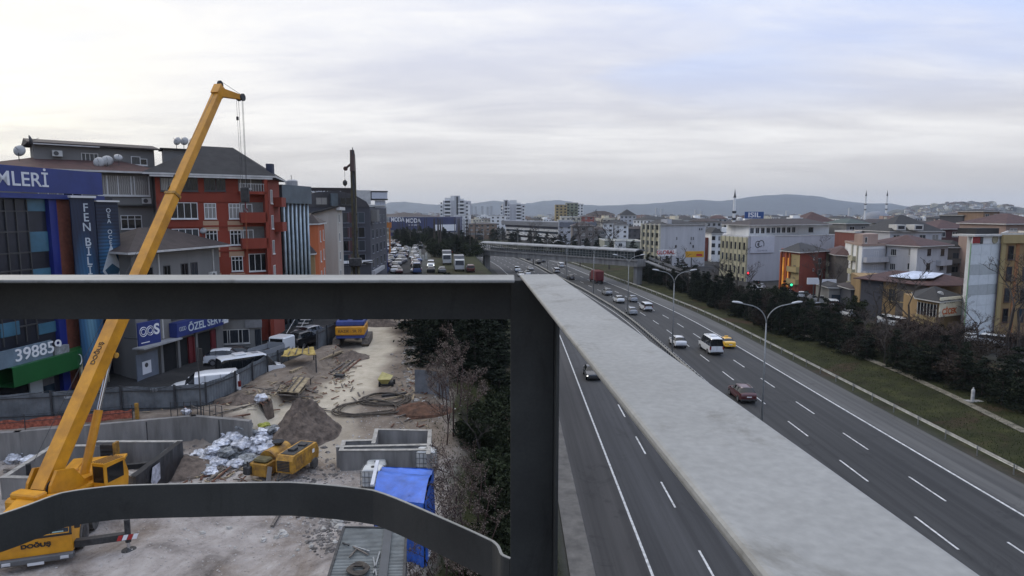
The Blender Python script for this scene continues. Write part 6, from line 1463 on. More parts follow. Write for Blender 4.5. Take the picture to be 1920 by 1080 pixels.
lamp_sign(848, 475, 235, LR, 'red traffic light above the side road lorries', .62); lamp_sign(822, 495, 200, LR, 'red traffic light left of the side road lorries', .42); lamp_sign(874, 494, 200, LR, 'red traffic light right of the side road lorries', .34)
lamp_sign(1403, 512, 175, LR, 'upper red traffic light at the right hand junction', .27); lamp_sign(1421, 530, 165, LR, 'lower red traffic light at the right hand junction', .25); lamp_sign(1484, 534, 150, LG, 'green traffic light in front of the brick red block', .3)
# parked vehicles in the service yard
PVL = [('hatch', PW, 431, 688, 1.35, 'white car parked at the open service bays'), ('bus', PW, 470, 703, None, 'white minibus with dark rear windows parked behind the hoarding'), ('van', PW, 392, 722, None, 'white panel van with black windscreen parked at the hoarding')]
YZ = 6.45
o = cp(hat, 'white car parked side on at the open service bays', {PS: PW}, 'vehicles in the service yard'); p = G(430, 683, YZ); o.location = (p.x, p.y, hz(p.x, p.y)); o.rotation_euler.z = R(-80)
o = cp(bus, 'white minibus parked behind the hoarding, rear towards the camera', None, 'vehicles in the service yard'); p = G(472, 712, 6.4); o.location = (p.x, p.y, hz(p.x, p.y)); o.rotation_euler.z = R(-48); o.scale = (.9, .9, .9)
o = cp(van, 'white van with black windscreen facing left at the hoarding', None, 'vehicles in the service yard'); p = G(387, 741, 6.8); o.location = (p.x, p.y, hz(p.x, p.y)); o.rotation_euler.z = R(114); o.scale = (1.1, 1.1, 1.12)
for c_ in kids(o):
    if c_.name.startswith('side_window'): c_.data = c_.data.copy(); c_.data.materials[0] = PW; c_.name = 'side_panel'
o = cp(sed, 'dark car parked near the shop annex windows', None, 'vehicles in the service yard'); p = G(452, 678, YZ); o.location = (p.x, p.y, hz(p.x, p.y)); o.rotation_euler.z = R(-70)
o = cp(suv, 'black car parked by the hoarding near the yellow shelter', {PR: PK}, 'vehicles in the service yard'); p = G(572, 648, YZ); o.location = (p.x, p.y, hz(p.x, p.y)); o.rotation_euler.z = R(-20)
o = cp(hat, 'silver car parked beyond the tipper bed near the steps', None, 'vehicles in the service yard'); p = G(590, 634, YZ); o.location = (p.x, p.y, hz(p.x, p.y)); o.rotation_euler.z = R(-30)
p = G(514, 672, YZ); t = thing('pickup_truck', 'grey tipper pickup seen from behind near the white stairs', 'pickup', (p.x, p.y, 6)); ORI[t] = Vector()
MB().box((-.95, -2.6, .75), (.95, .4, .85)).build('bed_floor', BLK, t)
for a, b in (((-.98, -2.6, .85), (-.92, .4, 1.35)), ((.92, -2.6, .85), (.98, .4, 1.35)), ((-.919, -2.6, .85), (.919, -2.54, 1.35)), ((-.919, .3, .85), (.919, .4, 1.5))): MB().box(a, b).build('bed_side', PS, t)
MB().bbox((-.92, .45, .5), (.92, 2.3, 1.95), .12).build('cab', PW, t); MB().box((-.7, .43, 1.35), (.7, .449, 1.8)).build('rear_window', CG, t)
for yy in (-1.7, 1.5):
    for sx in (-1, 1): MB().disc((sx * .68, yy, .36), (sx, 0, 0), .36, .24, 16).build('wheel', TY, t)
t.location.z = hz(p.x, p.y); t.rotation_euler.z = R(-15)
# parked cars glimpsed beyond the right hand hedge
k = 0
for u, v in ((1520, 572), (1532, 590), (1545, 576), (1560, 583), (1604, 588), (1618, 592), (1590, 600), (1660, 612), (1672, 618), (1700, 612), (1740, 620), (1765, 628), (1800, 640), (1822, 648), (1850, 655), (1905, 618), (1480, 560), (1500, 566), (1425, 548), (1415, 556)):
    p = T(u, v - 6); c = rv.choice((0, 0, 0, 1, 1, 3)); putfar(rv.choice(('hatch', 'suv', 'van', 'sedan')), c, p.x, p.y, p.z + .02, rv.uniform(-1.2, 1.2), '%s car parked along the street beyond the right hand hedge' % PAL[c][0], 'cars parked beyond the hedge')
# ================================================================== BUILDING SITE
import bmesh
YEM = mat('crane_yellow', (.60, .27, .010), .42, var=.09, sc=1.2, col2=(.40, .17, .010)); YED = mat('machine_yellow_worn', (.40, .21, .02), .6, var=.25, sc=2, col2=(.12, .06, .02)); IRON = mat('machine_iron', (.045, .045, .045), .6, .3, var=.3, sc=4)
RW = mat('hazard_red', (.36, .02, .02), .5); HYD = plain('cylinder_chrome', (.55, .55, .55), .15, .9)
# --- mobile crane ----------------------------------------------------
cr = thing('mobile_crane', 'yellow mobile crane with boom raised high at the lower left', 'crane', (-20.6, 27.9, 5.5))
F0 = G(70, 1050, 5.85); cd = Vector((-.33, 1, 0)).normalized(); ca = math.atan2(cd.y, cd.x) - math.pi / 2
def CM(z=5.5): return Matrix.Translation((F0.x, F0.y, z)) @ Matrix.Rotation(ca, 4, 'Z')     # +y runs from the front towards the rear
def cpart(name, m, fn, par_=None, **k):
    mb = MB(); mb.M = CM(); fn(mb); return mb.build(name, m, par_ or cr, **k)
cab = cpart('driver_cab', YEM, lambda b: (b.xprof([(0, .55), (2.2, .55), (2.2, 2.35), (.42, 2.35), (.06, 1.35), (0, 1.25)], -1.32, 1.32)))
cpart('windscreen', CG, lambda b: b.add([(-1.18, -.0 + .075, 1.40), (1.18, .075, 1.40), (1.12, .40, 2.26), (-1.12, .40, 2.26)], [(0, 1, 2, 3)]), cab)
def _ws(b): b.beam((-1.26, .05, 1.36), (-1.2, .42, 2.3), .09, .05); b.beam((1.26, .05, 1.36), (1.2, .42, 2.3), .09, .05); b.box((-1.33, -.03, 1.30), (1.33, .01, 1.38))
cpart('windscreen_frame', BLK, _ws, cab)
for sx in (-1, 1): cpart('side_window', CG, lambda b: b.box((sx*1.325 - .005, .7, 1.45), (sx*1.325 + .005, 1.9, 2.2)), cab)
cpart('dashboard_card', mat('card_green', (.28, .40, .36), .6), lambda b: b.add([(.05, .082, 1.42), (.5, .082, 1.42), (.48, .16, 1.62), (.05, .16, 1.62)], [(0, 1, 2, 3)]), cab)
cpart('dashboard_card', mat('card_green', (.28, .40, .36), .6), lambda b: b.add([(.58, .082, 1.42), (1.0, .082, 1.42), (.97, .16, 1.62), (.58, .16, 1.62)], [(0, 1, 2, 3)]), cab)
cpart('front_bumper', mat('bumper_grey', (.10, .10, .10), .6), lambda b: b.bbox((-1.36, -.18, .28), (1.36, .1, .54), .04))
cpart('number_plate', PLATE, lambda b: b.box((-.3, -.2, .22), (.3, -.185, .34)))
for sx in (-1, 1): cpart('headlight', HEAD, lambda b: b.bbox((sx*1.05 - .16, -.205, .34), (sx*1.05 + .16, -.182, .48), .02)); cpart('mirror', BLK, lambda b: (b.box((sx*1.5 - .1, .1, 1.5), (sx*1.5 + .1, .2, 1.9)), b.tube([(sx*1.3, .3, 2.2), (sx*1.5, .15, 2.1), (sx*1.5, .15, 1.9)], .02, 5)))
M_ = CM(5.5); o = text('DOĞUŞ', .24, BLK, M_ @ Vector((0, -.02, 1.0)), (R(90), 0, ca), cr, sx=1.25, bold=.01)
cpart('carrier_frame', YEM, lambda b: (b.box((-1.2, 2.25, .75), (1.2, 9.6, 1.35)), b.box((-1.32, 2.3, 1.3), (-.7, 9.5, 1.42)), b.box((.7, 2.3, 1.3), (1.32, 9.5, 1.42)), b.box((-.5, 2.2, 1.3), (.5, 4.0, 1.9))))
for yy in (1.5, 3.2, 4.8, 7.2, 8.8):
    for sx in (-1, 1):
        mb = MB(); mb.M = CM(); mb.disc((sx * .95, yy, .62), (sx, 0, 0), .62, .40, 24); w_ = mb.build('wheel', mat('tyre_dusty', (.085, .08, .072), .9, var=.25, sc=4), cr)
        mb = MB(); mb.M = CM(); mb.disc((sx * 1.351, yy, .62), (sx, 0, 0), .33, .02, 16); mb.build('rim', IRON, w_)
        cpart('mudguard', BLK, lambda b: b.tube([(sx * 1.2, yy + .72 * math.cos(math.pi * k / 10), .62 + .72 * math.sin(math.pi * k / 10)) for k in range(11)], .05, 5))
for yy in (.3, 9.2):
    for sx in (-1, 1):
        ex = 3.35
        bm_ = cpart('outrigger', IRON, lambda b: b.box((sx * 1.335, yy - .15, .60), (sx * ex, yy + .15, .88)))
        cpart('jack', HYD, lambda b: b.tube([(sx * ex, yy, 1.25), (sx * ex, yy, .08)], .07, 10), bm_); cpart('jack_head', IRON, lambda b: b.tube([(sx * ex, yy, 1.5), (sx * ex, yy, .45)], .12, 10), bm_)
        cpart('foot_plate', IRON, lambda b: b.disc((sx * ex, yy, .0), (0, 0, 1), .30, .09, 16), bm_); cpart('timber_mat', mat('timber_grey', (.14, .12, .10), .9, var=.3, sc=5), lambda b: [b.box((sx * ex - .5 + .26 * i, yy - .45, -.12), (sx * ex - .27 + .26 * i, yy + .45, -.01)) for i in range(4)], bm_)
        for i in range(4): cpart('hazard_stripe', RW if i % 2 == 0 else WHITE, lambda b: b.add([(sx * ex - .42 + .2 * i, yy - .156, .62), (sx * ex - .24 + .2 * i, yy - .156, .62), (sx * ex - .14 + .2 * i, yy - .156, .86), (sx * ex - .32 + .2 * i, yy - .156, .86)], [(0, 1, 2, 3)]), bm_)
# superstructure
piv = G(100, 880, 8.6)
tipv = D(410, 175, 42); az = (tipv - piv); az.z = 0; az.normalize(); sa = math.atan2(az.y, az.x) - math.pi / 2
SM = Matrix.Translation((piv.x, piv.y, 6.75)) @ Matrix.Rotation(sa, 4, 'Z') @ Matrix.Diagonal((.74, .72, .90, 1))         # +y points along the boom's azimuth
def spart(name, m, fn, p=None, **k):
    mb = MB(); mb.M = SM; fn(mb); return mb.build(name, m, p or cr, **k)
sp_ = spart('superstructure', YEM, lambda b: (b.bbox((-1.25, -1.3, .0), (1.25, 3.6, .85), .08), b.xprof([(-1.3, .85), (1.6, .85), (.6, 2.0), (-.6, 2.25), (-1.1, 1.6)], -.95, -.75), b.xprof([(-1.3, .85), (1.6, .85), (.6, 2.0), (-.6, 2.25), (-1.1, 1.6)], .75, .95), b.box((-.75, 1.0, .85), (.75, 3.4, 1.1))))
spart('turntable', IRON, lambda b: b.tube([(0, 2.4, -.3), (0, 2.4, -.001)], 1.05, 24))
spart('counterweight', YEM, lambda b: (b.bbox((-1.32, -2.35, -.25), (1.32, -1.32, 1.15), .14), b.bbox((-1.0, -2.2, 1.151), (1.0, -1.4, 1.45), .08)))
spart('counterweight_step', IRON, lambda b: (b.box((-1.33, -2.36, .22), (1.33, -1.31, .26))))
spart('winch', IRON, lambda b: (b.tube([(-.55, -.7, 1.3), (.55, -.7, 1.3)], .42, 18), b.tube([(-.5, .35, 1.25), (.5, .35, 1.25)], .34, 18)))
for i in range(4): spart('hazard_stripe', RW if i % 2 == 0 else WHITE, lambda b: b.add([(.45 + .18 * i, -2.358, .35), (.62 + .18 * i, -2.358, .35), (.74 + .18 * i, -2.358, .95), (.57 + .18 * i, -2.358, .95)], [(0, 1, 2, 3)]))
cc = spart('operator_cab', YEM, lambda b: b.xprof([(1.6, .1), (3.5, .1), (3.65, .9), (3.3, 1.85), (1.6, 1.95)], 1.3, 2.2))
spart('cab_window', CG, lambda b: (b.box((2.201, 1.85, .85), (2.21, 3.2, 1.7)), b.box((1.29, 2.2, .85), (1.299, 3.2, 1.7)), b.add([(1.35, 1.595, .9), (1.35, 1.595, 1.8), (2.15, 1.595, 1.8), (2.15, 1.595, .9)], [(0, 1, 2, 3)])), cc)
spart('roof_guard', IRON, lambda b: [b.tube([(1.3 + .18 * i, 1.6, 2.02), (1.3 + .18 * i, 3.3, 1.92)], .018, 5) for i in range(6)], cc)
spart('engine_cover', YEM, lambda b: b.bbox((-1.9, -.4, .15), (-1.27, 3.2, 1.05), .08)); spart('ladder', IRON, lambda b: [b.box((.96, .2 + .001, -.9 + .3 * i), (1.28, .24, -.86 + .3 * i)) for i in range(4)])
# boom
bd_ = (tipv - piv); BLn = bd_.length; bdn_ = bd_.normalized(); side = bdn_.cross(Vector((0, 0, 1))).normalized(); upv = side.cross(bdn_)
def boomsec(b, t0, t1, w_, h_, oct_=True):
    c0, c1 = piv + bdn_ * t0, piv + bdn_ * t1; vs = []
    pr = [(-w_/2, -h_*.28), (-w_*.30, -h_/2), (w_*.30, -h_/2), (w_/2, -h_*.28), (w_/2, h_/2), (-w_/2, h_/2)]
    for c in (c0, c1): vs += [tuple(c + side * x + upv * z) for x, z in pr]
    n = 6; b.add(vs, [(i, (i+1) % n, n + (i+1) % n, n + i) for i in range(n)] + [tuple(range(n-1, -1, -1)), tuple(range(n, 2*n))])
q = [0, .44, .63, .93]
secs = [(-1.0, BLn * .40, .72, .80), (BLn * .40 - .5, BLn * .665, .58, .64), (BLn * .665 - .5, BLn + .1, .50, .55)]
for i, (a, b_, w_, h_) in enumerate(secs):
    mb = MB(); boomsec(mb, a, b_, w_, h_); bs = mb.build('boom_section', YEM, cr)
    if i < 2: mb = MB(); boomsec(mb, b_ - .14, b_ + .02, w_ + .1, h_ + .1); mb.build('boom_collar', YED, bs)
    g = random.Random(i)
    for k in range(7 if i < 2 else 10):
        t_ = lerp(a + .8, b_ - .4, k / 9 if i == 2 else k / 6); mb = MB(); c = piv + bdn_ * t_ - side * (w_/2 + .012) + upv * g.uniform(-.1, .3); mb.beam(c - bdn_ * .12, c + bdn_ * .12, .03, .12, up=upv); mb.build('slide_pad', IRON, bs)
# name along the boom
rot = Matrix((side * 1, upv * 1, bdn_)).transposed()
def boomtext(s, size, t_, mm):
    # face of the boom turned to the camera (its back)
    ex = -bdn_ ; ez = (-side); ey = ez.cross(ex)
    Mx = Matrix((ex, ey, ez)).transposed().to_4x4(); loc = piv + bdn_ * t_ + ez * .525
    ex2, ez2 = bdn_, upv; ey2 = ez2.cross(ex2); Mx = Matrix((ex2, ey2, ez2)).transposed().to_4x4(); loc = piv + bdn_ * t_ + upv * .412
    return text(s, size, mm, loc, Mx.to_euler(), cr)
boomtext('DOĞUŞ', .34, BLn * .24, BLK)
# boom head
hd = MB(); c = piv + bdn_ * BLn; fw = (az - Vector((0, 0, .33))).normalized() * 1.0
hx = (az + Vector((.9, -.3, 0))).normalized()
hd.beam(c - bdn_ * .2 - az * .1, c + bdn_ * .5 - az * .1, .52, .6, up=upv); hn = c + hx * 1.25 - Vector((0, 0, .2)) + bdn_ * .1
hd.beam(c + bdn_ * .1, hn, .5, .56, w1=.36, h1=.3); h_ = hd.build('boom_head', YEM, cr)
mb = MB()
for dz in (-.15, .15): mb.disc(hn + side * dz - side * .05 + az * .05, side, .24, .1, 16)
mb.disc(c + bdn_ * .7 - az * .2 - side * .05, side, .26, .1, 16); mb.build('pulley', IRON, h_)
rope = MB(); rope.tube([piv + bdn_ * .2 + upv * 1.0 - az * .2, c + bdn_ * .9 - az * .35], .012, 5); rope.tube([c + bdn_ * .95 - az * .2, hn + Vector((0, 0, .2))], .012, 5); rope.build('hoist_rope', IRON, cr)
# luffing cylinder
cb = SM @ Vector((.0, 2.1, .75)); ctop = piv + bdn_ * (BLn * .25) - upv * .42; dv_ = ctop - cb
mb = MB(); mb.tube([cb, cb + dv_ * .55], .2, 16); mb.build('luffing_cylinder', YEM, cr); mb = MB(); mb.tube([cb + dv_ * .55, ctop], .10, 14); mb.build('cylinder_rod', HYD, cr)
mb = MB(); mb.tube([ctop - side * .36, ctop + side * .36], .15, 12); mb.build('cylinder_pin', YED, cr)
# hook and lifting lines hang from the head
zt_ = hn.z; hk = thing('hook_block', 'black hook block hanging on thin ropes from the crane boom head', 'hook', (hn.x, hn.y, D(437, 385, hn.y).z))
mb = MB(); zb2 = D(437, 352, hn.y).z
for dx in (-.12, .10, .16): mb.tube([(hn.x + dx, hn.y, zt_), (hn.x + dx, hn.y, zb2)], .013, 5)
mb.tube([(hn.x - .26, hn.y, zt_ - .1), (hn.x - .22, hn.y, zb2)], .010, 5); mb.build('hoist_lines', IRON, hk)
mb = MB(); zc = D(437, 375, hn.y).z; mb.bbox((hn.x - .26, hn.y - .14, zc - .15), (hn.x + .26, hn.y + .14, zb2 + .05), .06); mb.build('block', IRON, hk)
mb = MB(); mb.tube([(hn.x, hn.y, zc - .15), (hn.x, hn.y, zc - .5), (hn.x + .14, hn.y, zc - .68), (hn.x + .02, hn.y, zc - .82), (hn.x - .13, hn.y, zc - .68)], .045, 8); mb.build('hook', RED, hk)
mb = MB(); zl = D(437, 560, hn.y).z; mb.tube([(hn.x, hn.y, zc - .8), (hn.x + .02, hn.y, zl)], .016, 5); mb.tube([(hn.x - .02, hn.y, zc - .8), (hn.x - .12, hn.y, zl)], .014, 5); mb.build('sling', mat('sling_orange', (.25, .06, .02), .8), hk)
zk = D(437, 222, hn.y).z; mb = MB(); mb.bbox((hn.x - .32, hn.y - .05, zk - .12), (hn.x - .18, hn.y + .05, zk + .12), .02); mb.build('limit_weight', IRON, hk)
# --- drilling rig ----------------------------------------------------
p = T(658, 652); rg = thing('drilling_rig', 'tracked drilling rig with tall dark olive mast, yellow and blue counterweight', 'drilling rig', p)
RM = Matrix.Translation(p) @ Matrix.Rotation(R(7), 4, 'Z')
def rpart(name, m, fn, pa=None): mb = MB(); mb.M = RM; fn(mb); return mb.build(name, m, pa or rg)
for sx in (-1, 1): rpart('crawler_track', mat('track_dusty', (.12, .10, .08), .9, var=.3, sc=4), lambda b: b.xprof([(-.3, .35), (0, 0), (4.4, 0), (4.7, .35), (4.5, .85), (.1, .9)], sx * 1.5 - .35, sx * 1.5 + .35))
rpart('house', mat('rig_blue', (.035, .06, .22), .5, var=.15), lambda b: (b.bbox((-1.45, -.35, 1.0), (1.45, 3.6, 1.35), .05), b.bbox((-1.45, -.3, 2.3), (1.45, 3.5, 2.85), .1)))
rpart('counterweight', YEM, lambda b: b.bbox((-1.5, -.5, 1.36), (1.5, 3.0, 2.29), .1)); o = text('SOILMEC · SR 70'[:0] + 'BAUGRD · BG 18'[:0] + 'KAZIK · SR 70', .42, BLK, RM @ Vector((0, -.505, 1.8)), (R(90), 0, R(7)), rg, sx=.95)
rpart('cab', IRON, lambda b: b.bbox((-1.5, 2.2, 2.86), (-.6, 3.7, 4.1), .06)); rpart('engine_stack', IRON, lambda b: (b.bbox((.2, .3, 2.86), (1.3, 1.7, 3.4), .05), b.tube([(.9, 1.1, 3.3), (.9, 1.1, 4.2)], .09, 8), b.bbox((-1.2, .4, 2.86), (-.3, 1.4, 3.3), .05)))
MO = mat('mast_olive', (.070, .055, .016), .6, var=.3, sc=1.2, col2=(.018, .015, .010)); mx_, my_ = .1, 5.4; zt2 = D(668, 318, p.y + 5).z - p.z; 
rpart('mast', MO, lambda b: (b.box((mx_ - .27, my_ - .3, .3), (mx_ + .27, my_ + .3, zt2)), [b.box((mx_ - .33, my_ - .36, .5 + k * 1.9), (mx_ + .33, my_ - .301, .7 + k * 1.9)) for k in range(int(zt2 / 1.9))]))
zt3 = D(668, 277, p.y + 5).z - p.z
rpart('kelly_bar', IRON, lambda b: (b.tube([(mx_ + .1, my_ - .75, 1.2), (mx_ + .1, my_ - .75, zt3 - 1.2)], .12, 10), b.tube([(mx_ + .1, my_ - .75, zt3 - 1.2), (mx_ + .1, my_ - .75, zt3)], .10, 8, 0, .04)))
rpart('mast_head', mat('mast_head_rust', (.05, .022, .014), .6), lambda b: (b.xprof([(my_ - 1.2, zt2 - .2), (my_ + .6, zt2 - .2), (my_ + .3, zt2 + 1.6), (my_ - .7, zt2 + 2.1)], mx_ - .2, mx_ + .24), b.beam((mx_ - .1, my_ - .2, zt2 + .7), (mx_ - .7, my_ - .4, zt2 + .15), .2, .22), b.disc((mx_ - .75, my_ - .5, zt2 + .1), (0, 1, 0), .24, .12, 14)))
rpart('rotary_drive', IRON, lambda b: (b.bbox((mx_ - .6, my_ - 1.2, 8.2), (mx_ + .75, my_ - .46, 9.1), .08), b.tube([(mx_ + .9, my_ - .8, 8.6), (mx_ + 1.9, my_ - .8, 8.7)], .08, 6)))
rpart('auger', IRON, lambda b: b.tube([(mx_ + .1, my_ - .75, .2), (mx_ + .1, my_ - .75, 2.4)], .45, 14))
rpart('auxiliary_rope', IRON, lambda b: (b.tube([(mx_ - .85, my_ - .45, zt2 + .1), (mx_ - .85, my_ - .45, 3)], .018, 5), b.lathe((mx_ - .85, my_ - .45, zt2 - 1.6), [(.05, .5), (.24, .3), (.24, 0), (.05, -.2)], 12)))
rpart('support_strut', MO, lambda b: (b.beam((mx_ - .5, 3.2, 2.9), (mx_ - .3, my_ - .1, 9.5), .22, .22), b.beam((mx_ + .7, 3.2, 2.9), (mx_ + .3, my_ - .1, 9.5), .22, .22)))
# --- hoarding --------------------------------------------------------
HO = mat('hoarding_sheet', (.13, .145, .155), .55, .1, var=.22, sc=.9, bump=.1); HF = mat('hoarding_frame', (.04, .042, .045), .6, .2)
def hoarding(pts, label, hgt=2.15, frame=True, top=None, m=None):
    P = [Vector(q) for q in pts]; t = thing('site_hoarding', label, 'fence', P[0]); pan = MB(); fr = MB()
    for a, b in zip(P, P[1:]):
        L_ = (b - a).length; n = max(2, int(L_ / .16)); d = (b - a) / n; nn = Vector((d.y, -d.x, 0)).normalized() * .022; vs = []
        for i in range(n + 1):
            c = a + d * i + nn * (1 if i % 2 else -1); vs += [(c.x, c.y, c.z - .3), (c.x, c.y, c.z + hgt + .04 * math.sin(i * .37))]
        pan.add(vs, [(2*i, 2*i+2, 2*i+3, 2*i+1) for i in range(n)])
    pan.build('sheeting', m or HO, t)
    if frame:
        for a, b in zip(P, P[1:]):
            L_ = (b - a).length; k = max(1, round(L_ / 3.0)); dn = (b - a).normalized(); nn = Vector((dn.y, -dn.x, 0)) * .12
            for i in range(k):
                c = a.lerp(b, i / k) + nn; mb = MB(); mb.box((c.x - .05, c.y - .05, c.z - .3), (c.x + .05, c.y + .05, c.z + hgt + .12)); mb.build('post', HF, t)
            for zz_ in (.35, hgt - .25): mb = MB(); mb.beam(a + nn * .6 + Vector((0, 0, zz_)), b + nn * .6 + Vector((0, 0, zz_ - .06)), .05, .06); mb.build('rail', HF, t)
    return t
hp = [G(u, v, z) for u, v, z in ((-150, 800, 7.2), (100, 786, 7.2), (230, 775, 7.15), (330, 772, 7.0), (385, 767, 7.0), (440, 742, 6.9), (500, 706, 6.7), (520, 696, 6.6), (545, 684, 6.55))]
t = hoarding(hp, 'long grey corrugated hoarding with dark posts along the service road', 1.8)
ff_ = Face(hp[1][:2], hp[2][:2]); 
for x, s_ in ((.7, .5), (1.5, .45), (6.0, .4)):
    mb = MB(); ff_.box(mb, x, x + s_, 8.5, 8.72, .03, .05); mb.build('faded_mark', mat('mark_pale', (.32, .34, .35), .7, var=.3, sc=8), t)
text('IBB', .34, mat('mark_pale', (.32, .34, .35), .7), Face(hp[2][:2], hp[3][:2]).pt(2.0, 8.6, .06), (R(90), 0, Face(hp[2][:2], hp[3][:2]).ang + math.pi), t)
hoarding([G(u, v, 6.5) for u, v in ((594, 664), (612, 652), (632, 640))], 'short piece of hoarding between yellow shelter and drilling rig', 2.3)
hoarding([T(u, v) for u, v in ((778, 738), (812, 742), (842, 752))], 'pale grey sheet fence below the dark conifers at the right edge of the site', 1.9, False, m=mat('fence_pale', (.16, .17, .18), .6, var=.25, sc=1))
# wire strung past it
# --- retaining wall and pits ----------------------------------------
def wallrun(mb, pts, ztop, zbot, th=.28):
    P = [Vector((q[0], q[1])) for q in pts]
    for a, b in zip(P, P[1:]):
        d = (b - a).normalized(); e = d * th * .5; A_, B_ = a - e, b + e; n_ = Vector((d.y, -d.x)) * th / 2
        mb.prism(ccw([tuple(A_ - n_), tuple(B_ - n_), tuple(B_ + n_), tuple(A_ + n_)]), zbot, ztop)
WC = mat('site_concrete', (.21, .20, .185), .92, var=.22, sc=1.3, bump=.3, streak=True, col2=(.11, .105, .095)); WT = mat('site_concrete_top', (.34, .32, .28), .9, var=.2, sc=3)
rw = thing('retaining_wall', 'long grey concrete retaining wall below the orange barrier netting', 'wall', (-24, 39, 5.4)); mb = MB()
YWp = [(-46, 34.2), (-30.2, 37.8), (-21, 40.9), (-17.0, 39.9)]
wallrun(mb, YWp, 7.28, 4.9, .35); mb.build('wall', WC, rw)
for a in (-33, -28, -23.5, -19): y = pl(a, YWp); MB().box((a - .02, y - .22, 5.2), (a + .02, y - .18, 7.2)).build('joint', HF, rw)
def pit(name, label, segs, zt_, zb_=5.2, cat='foundation', th=.26):
    t = thing(name, label, cat, (segs[0][0][0], segs[0][0][1], zb_))
    for i, s in enumerate(segs):
        mb = MB(); wallrun(mb, s, zt_ + .004 * i, zb_, th - .004 * i); mb.build('wall', WC, t); mb = MB(); wallrun(mb, s, zt_ + .03 + .004 * i, zt_ + .0045 * i + .0, th + .04 + .004 * i); mb.build('wall_cap', WT, t)
    return t
g2 = lambda u, v, z: tuple(G(u, v, z)[:2])
pit('concrete_pit', 'open concrete pit with pale rim and black lined edge behind the crane cab', [[g2(186, 828, 7.0), g2(336, 828, 7.0)], [g2(336, 828, 7.0), g2(252, 893, 7.0)], [g2(252, 893, 7.0), g2(200, 893, 6.2)]], 7.0)
pit('concrete_pit', 'concrete pit edge running diagonally left of the crane', [[g2(8, 896, 6.7), g2(98, 832, 6.9)], [g2(8, 896, 6.7), g2(75, 898, 6.7)], [g2(98, 832, 6.9), g2(190, 828, 7.0)]], 6.75)
mb = MB(); a, b = Vector((*g2(338, 830, 7.0), 7.12)), Vector((*g2(250, 896, 7.0), 7.12)); n = 16; vs = []; rq = random.Random(2)
for i in range(n + 1):
    c = a.lerp(b, i / n); 
    for k, (o_, z) in enumerate(((-.16, 0), (.2, .0), (.24, -.6), (.3, -1.5 - .3 * rq.random()))): vs.append((c.x + o_ + rq.uniform(-.03, .03), c.y + rq.uniform(-.03, .03) - .1 * k, 7.12 + z))
mb.add(vs, [(i*4+k, i*4+k+1, (i+1)*4+k+1, (i+1)*4+k) for i in range(n) for k in range(3)]); mb.build('membrane', mat('black_membrane', (.018, .018, .02), .35, var=.3, sc=3), origin=a, label='black waterproof membrane draped over the right wall of the open pit', cat='sheet')
mb = MB(); c = a.lerp(b, .5); mb.add([(c.x + .27, c.y - .35, 6.95), (c.x + .36, c.y - 1.2, 7.0), (c.x + .40, c.y - 1.5, 6.3), (c.x + .36, c.y - 1.2, 5.9), (c.x + .33, c.y - .5, 6.1), (c.x + .27, c.y - .35, 6.95 - .01), (c.x + .37, c.y - 1.2, 6.98)], [(0, 1, 2, 3, 4)]); o = mb.build('plastic_sheet', mat('plastic_white', (.42, .42, .46), .5, var=.3, sc=3), origin=c, label='torn white plastic hanging over the black lined pit wall', cat='sheet'); sd_ = o.modifiers.new('s', 'SOLIDIFY'); sd_.thickness = .02
# rust coloured shaft form between walls
t = thing('formwork_panel', 'yellow edged dark formwork ladder panel standing in the open pit', 'formwork', G(205, 880, 5.5)); p_ = G(202, 886, 5.5)
MB().box((p_.x - .35, p_.y, 5.3), (p_.x + .45, p_.y + .3, 7.15)).build('panel', mat('formwork_dark', (.03, .025, .02), .8, var=.3), t)
mb = MB(); [mb.box((p_.x - .3, p_.y - .05, 5.5 + .22 * i), (p_.x + .4, p_.y - .001, 5.56 + .22 * i)) for i in range(7)]; mb.build('rungs', IRON, t); MB().box((p_.x + .451, p_.y - .1, 5.3), (p_.x + .6, p_.y + .3, 7.3)).build('edge_post', YED, t)
pit('concrete_tank', 'stepped concrete tank walls in the middle of the site', [[g2(706, 801, 6.9), g2(806, 803, 6.9)], [g2(706, 801, 6.9), g2(700, 826, 6.9)], [g2(806, 803, 6.9), g2(803, 846, 6.9)], [g2(700, 827, 6.7), g2(645, 829, 6.7)], [g2(645, 829, 6.7), g2(640, 846, 6.7)], [g2(634, 852, 6.3), g2(806, 848, 6.3)], [g2(640, 845, 6.75), g2(803, 844, 6.75)]], 6.75, 5.2, th=.2)
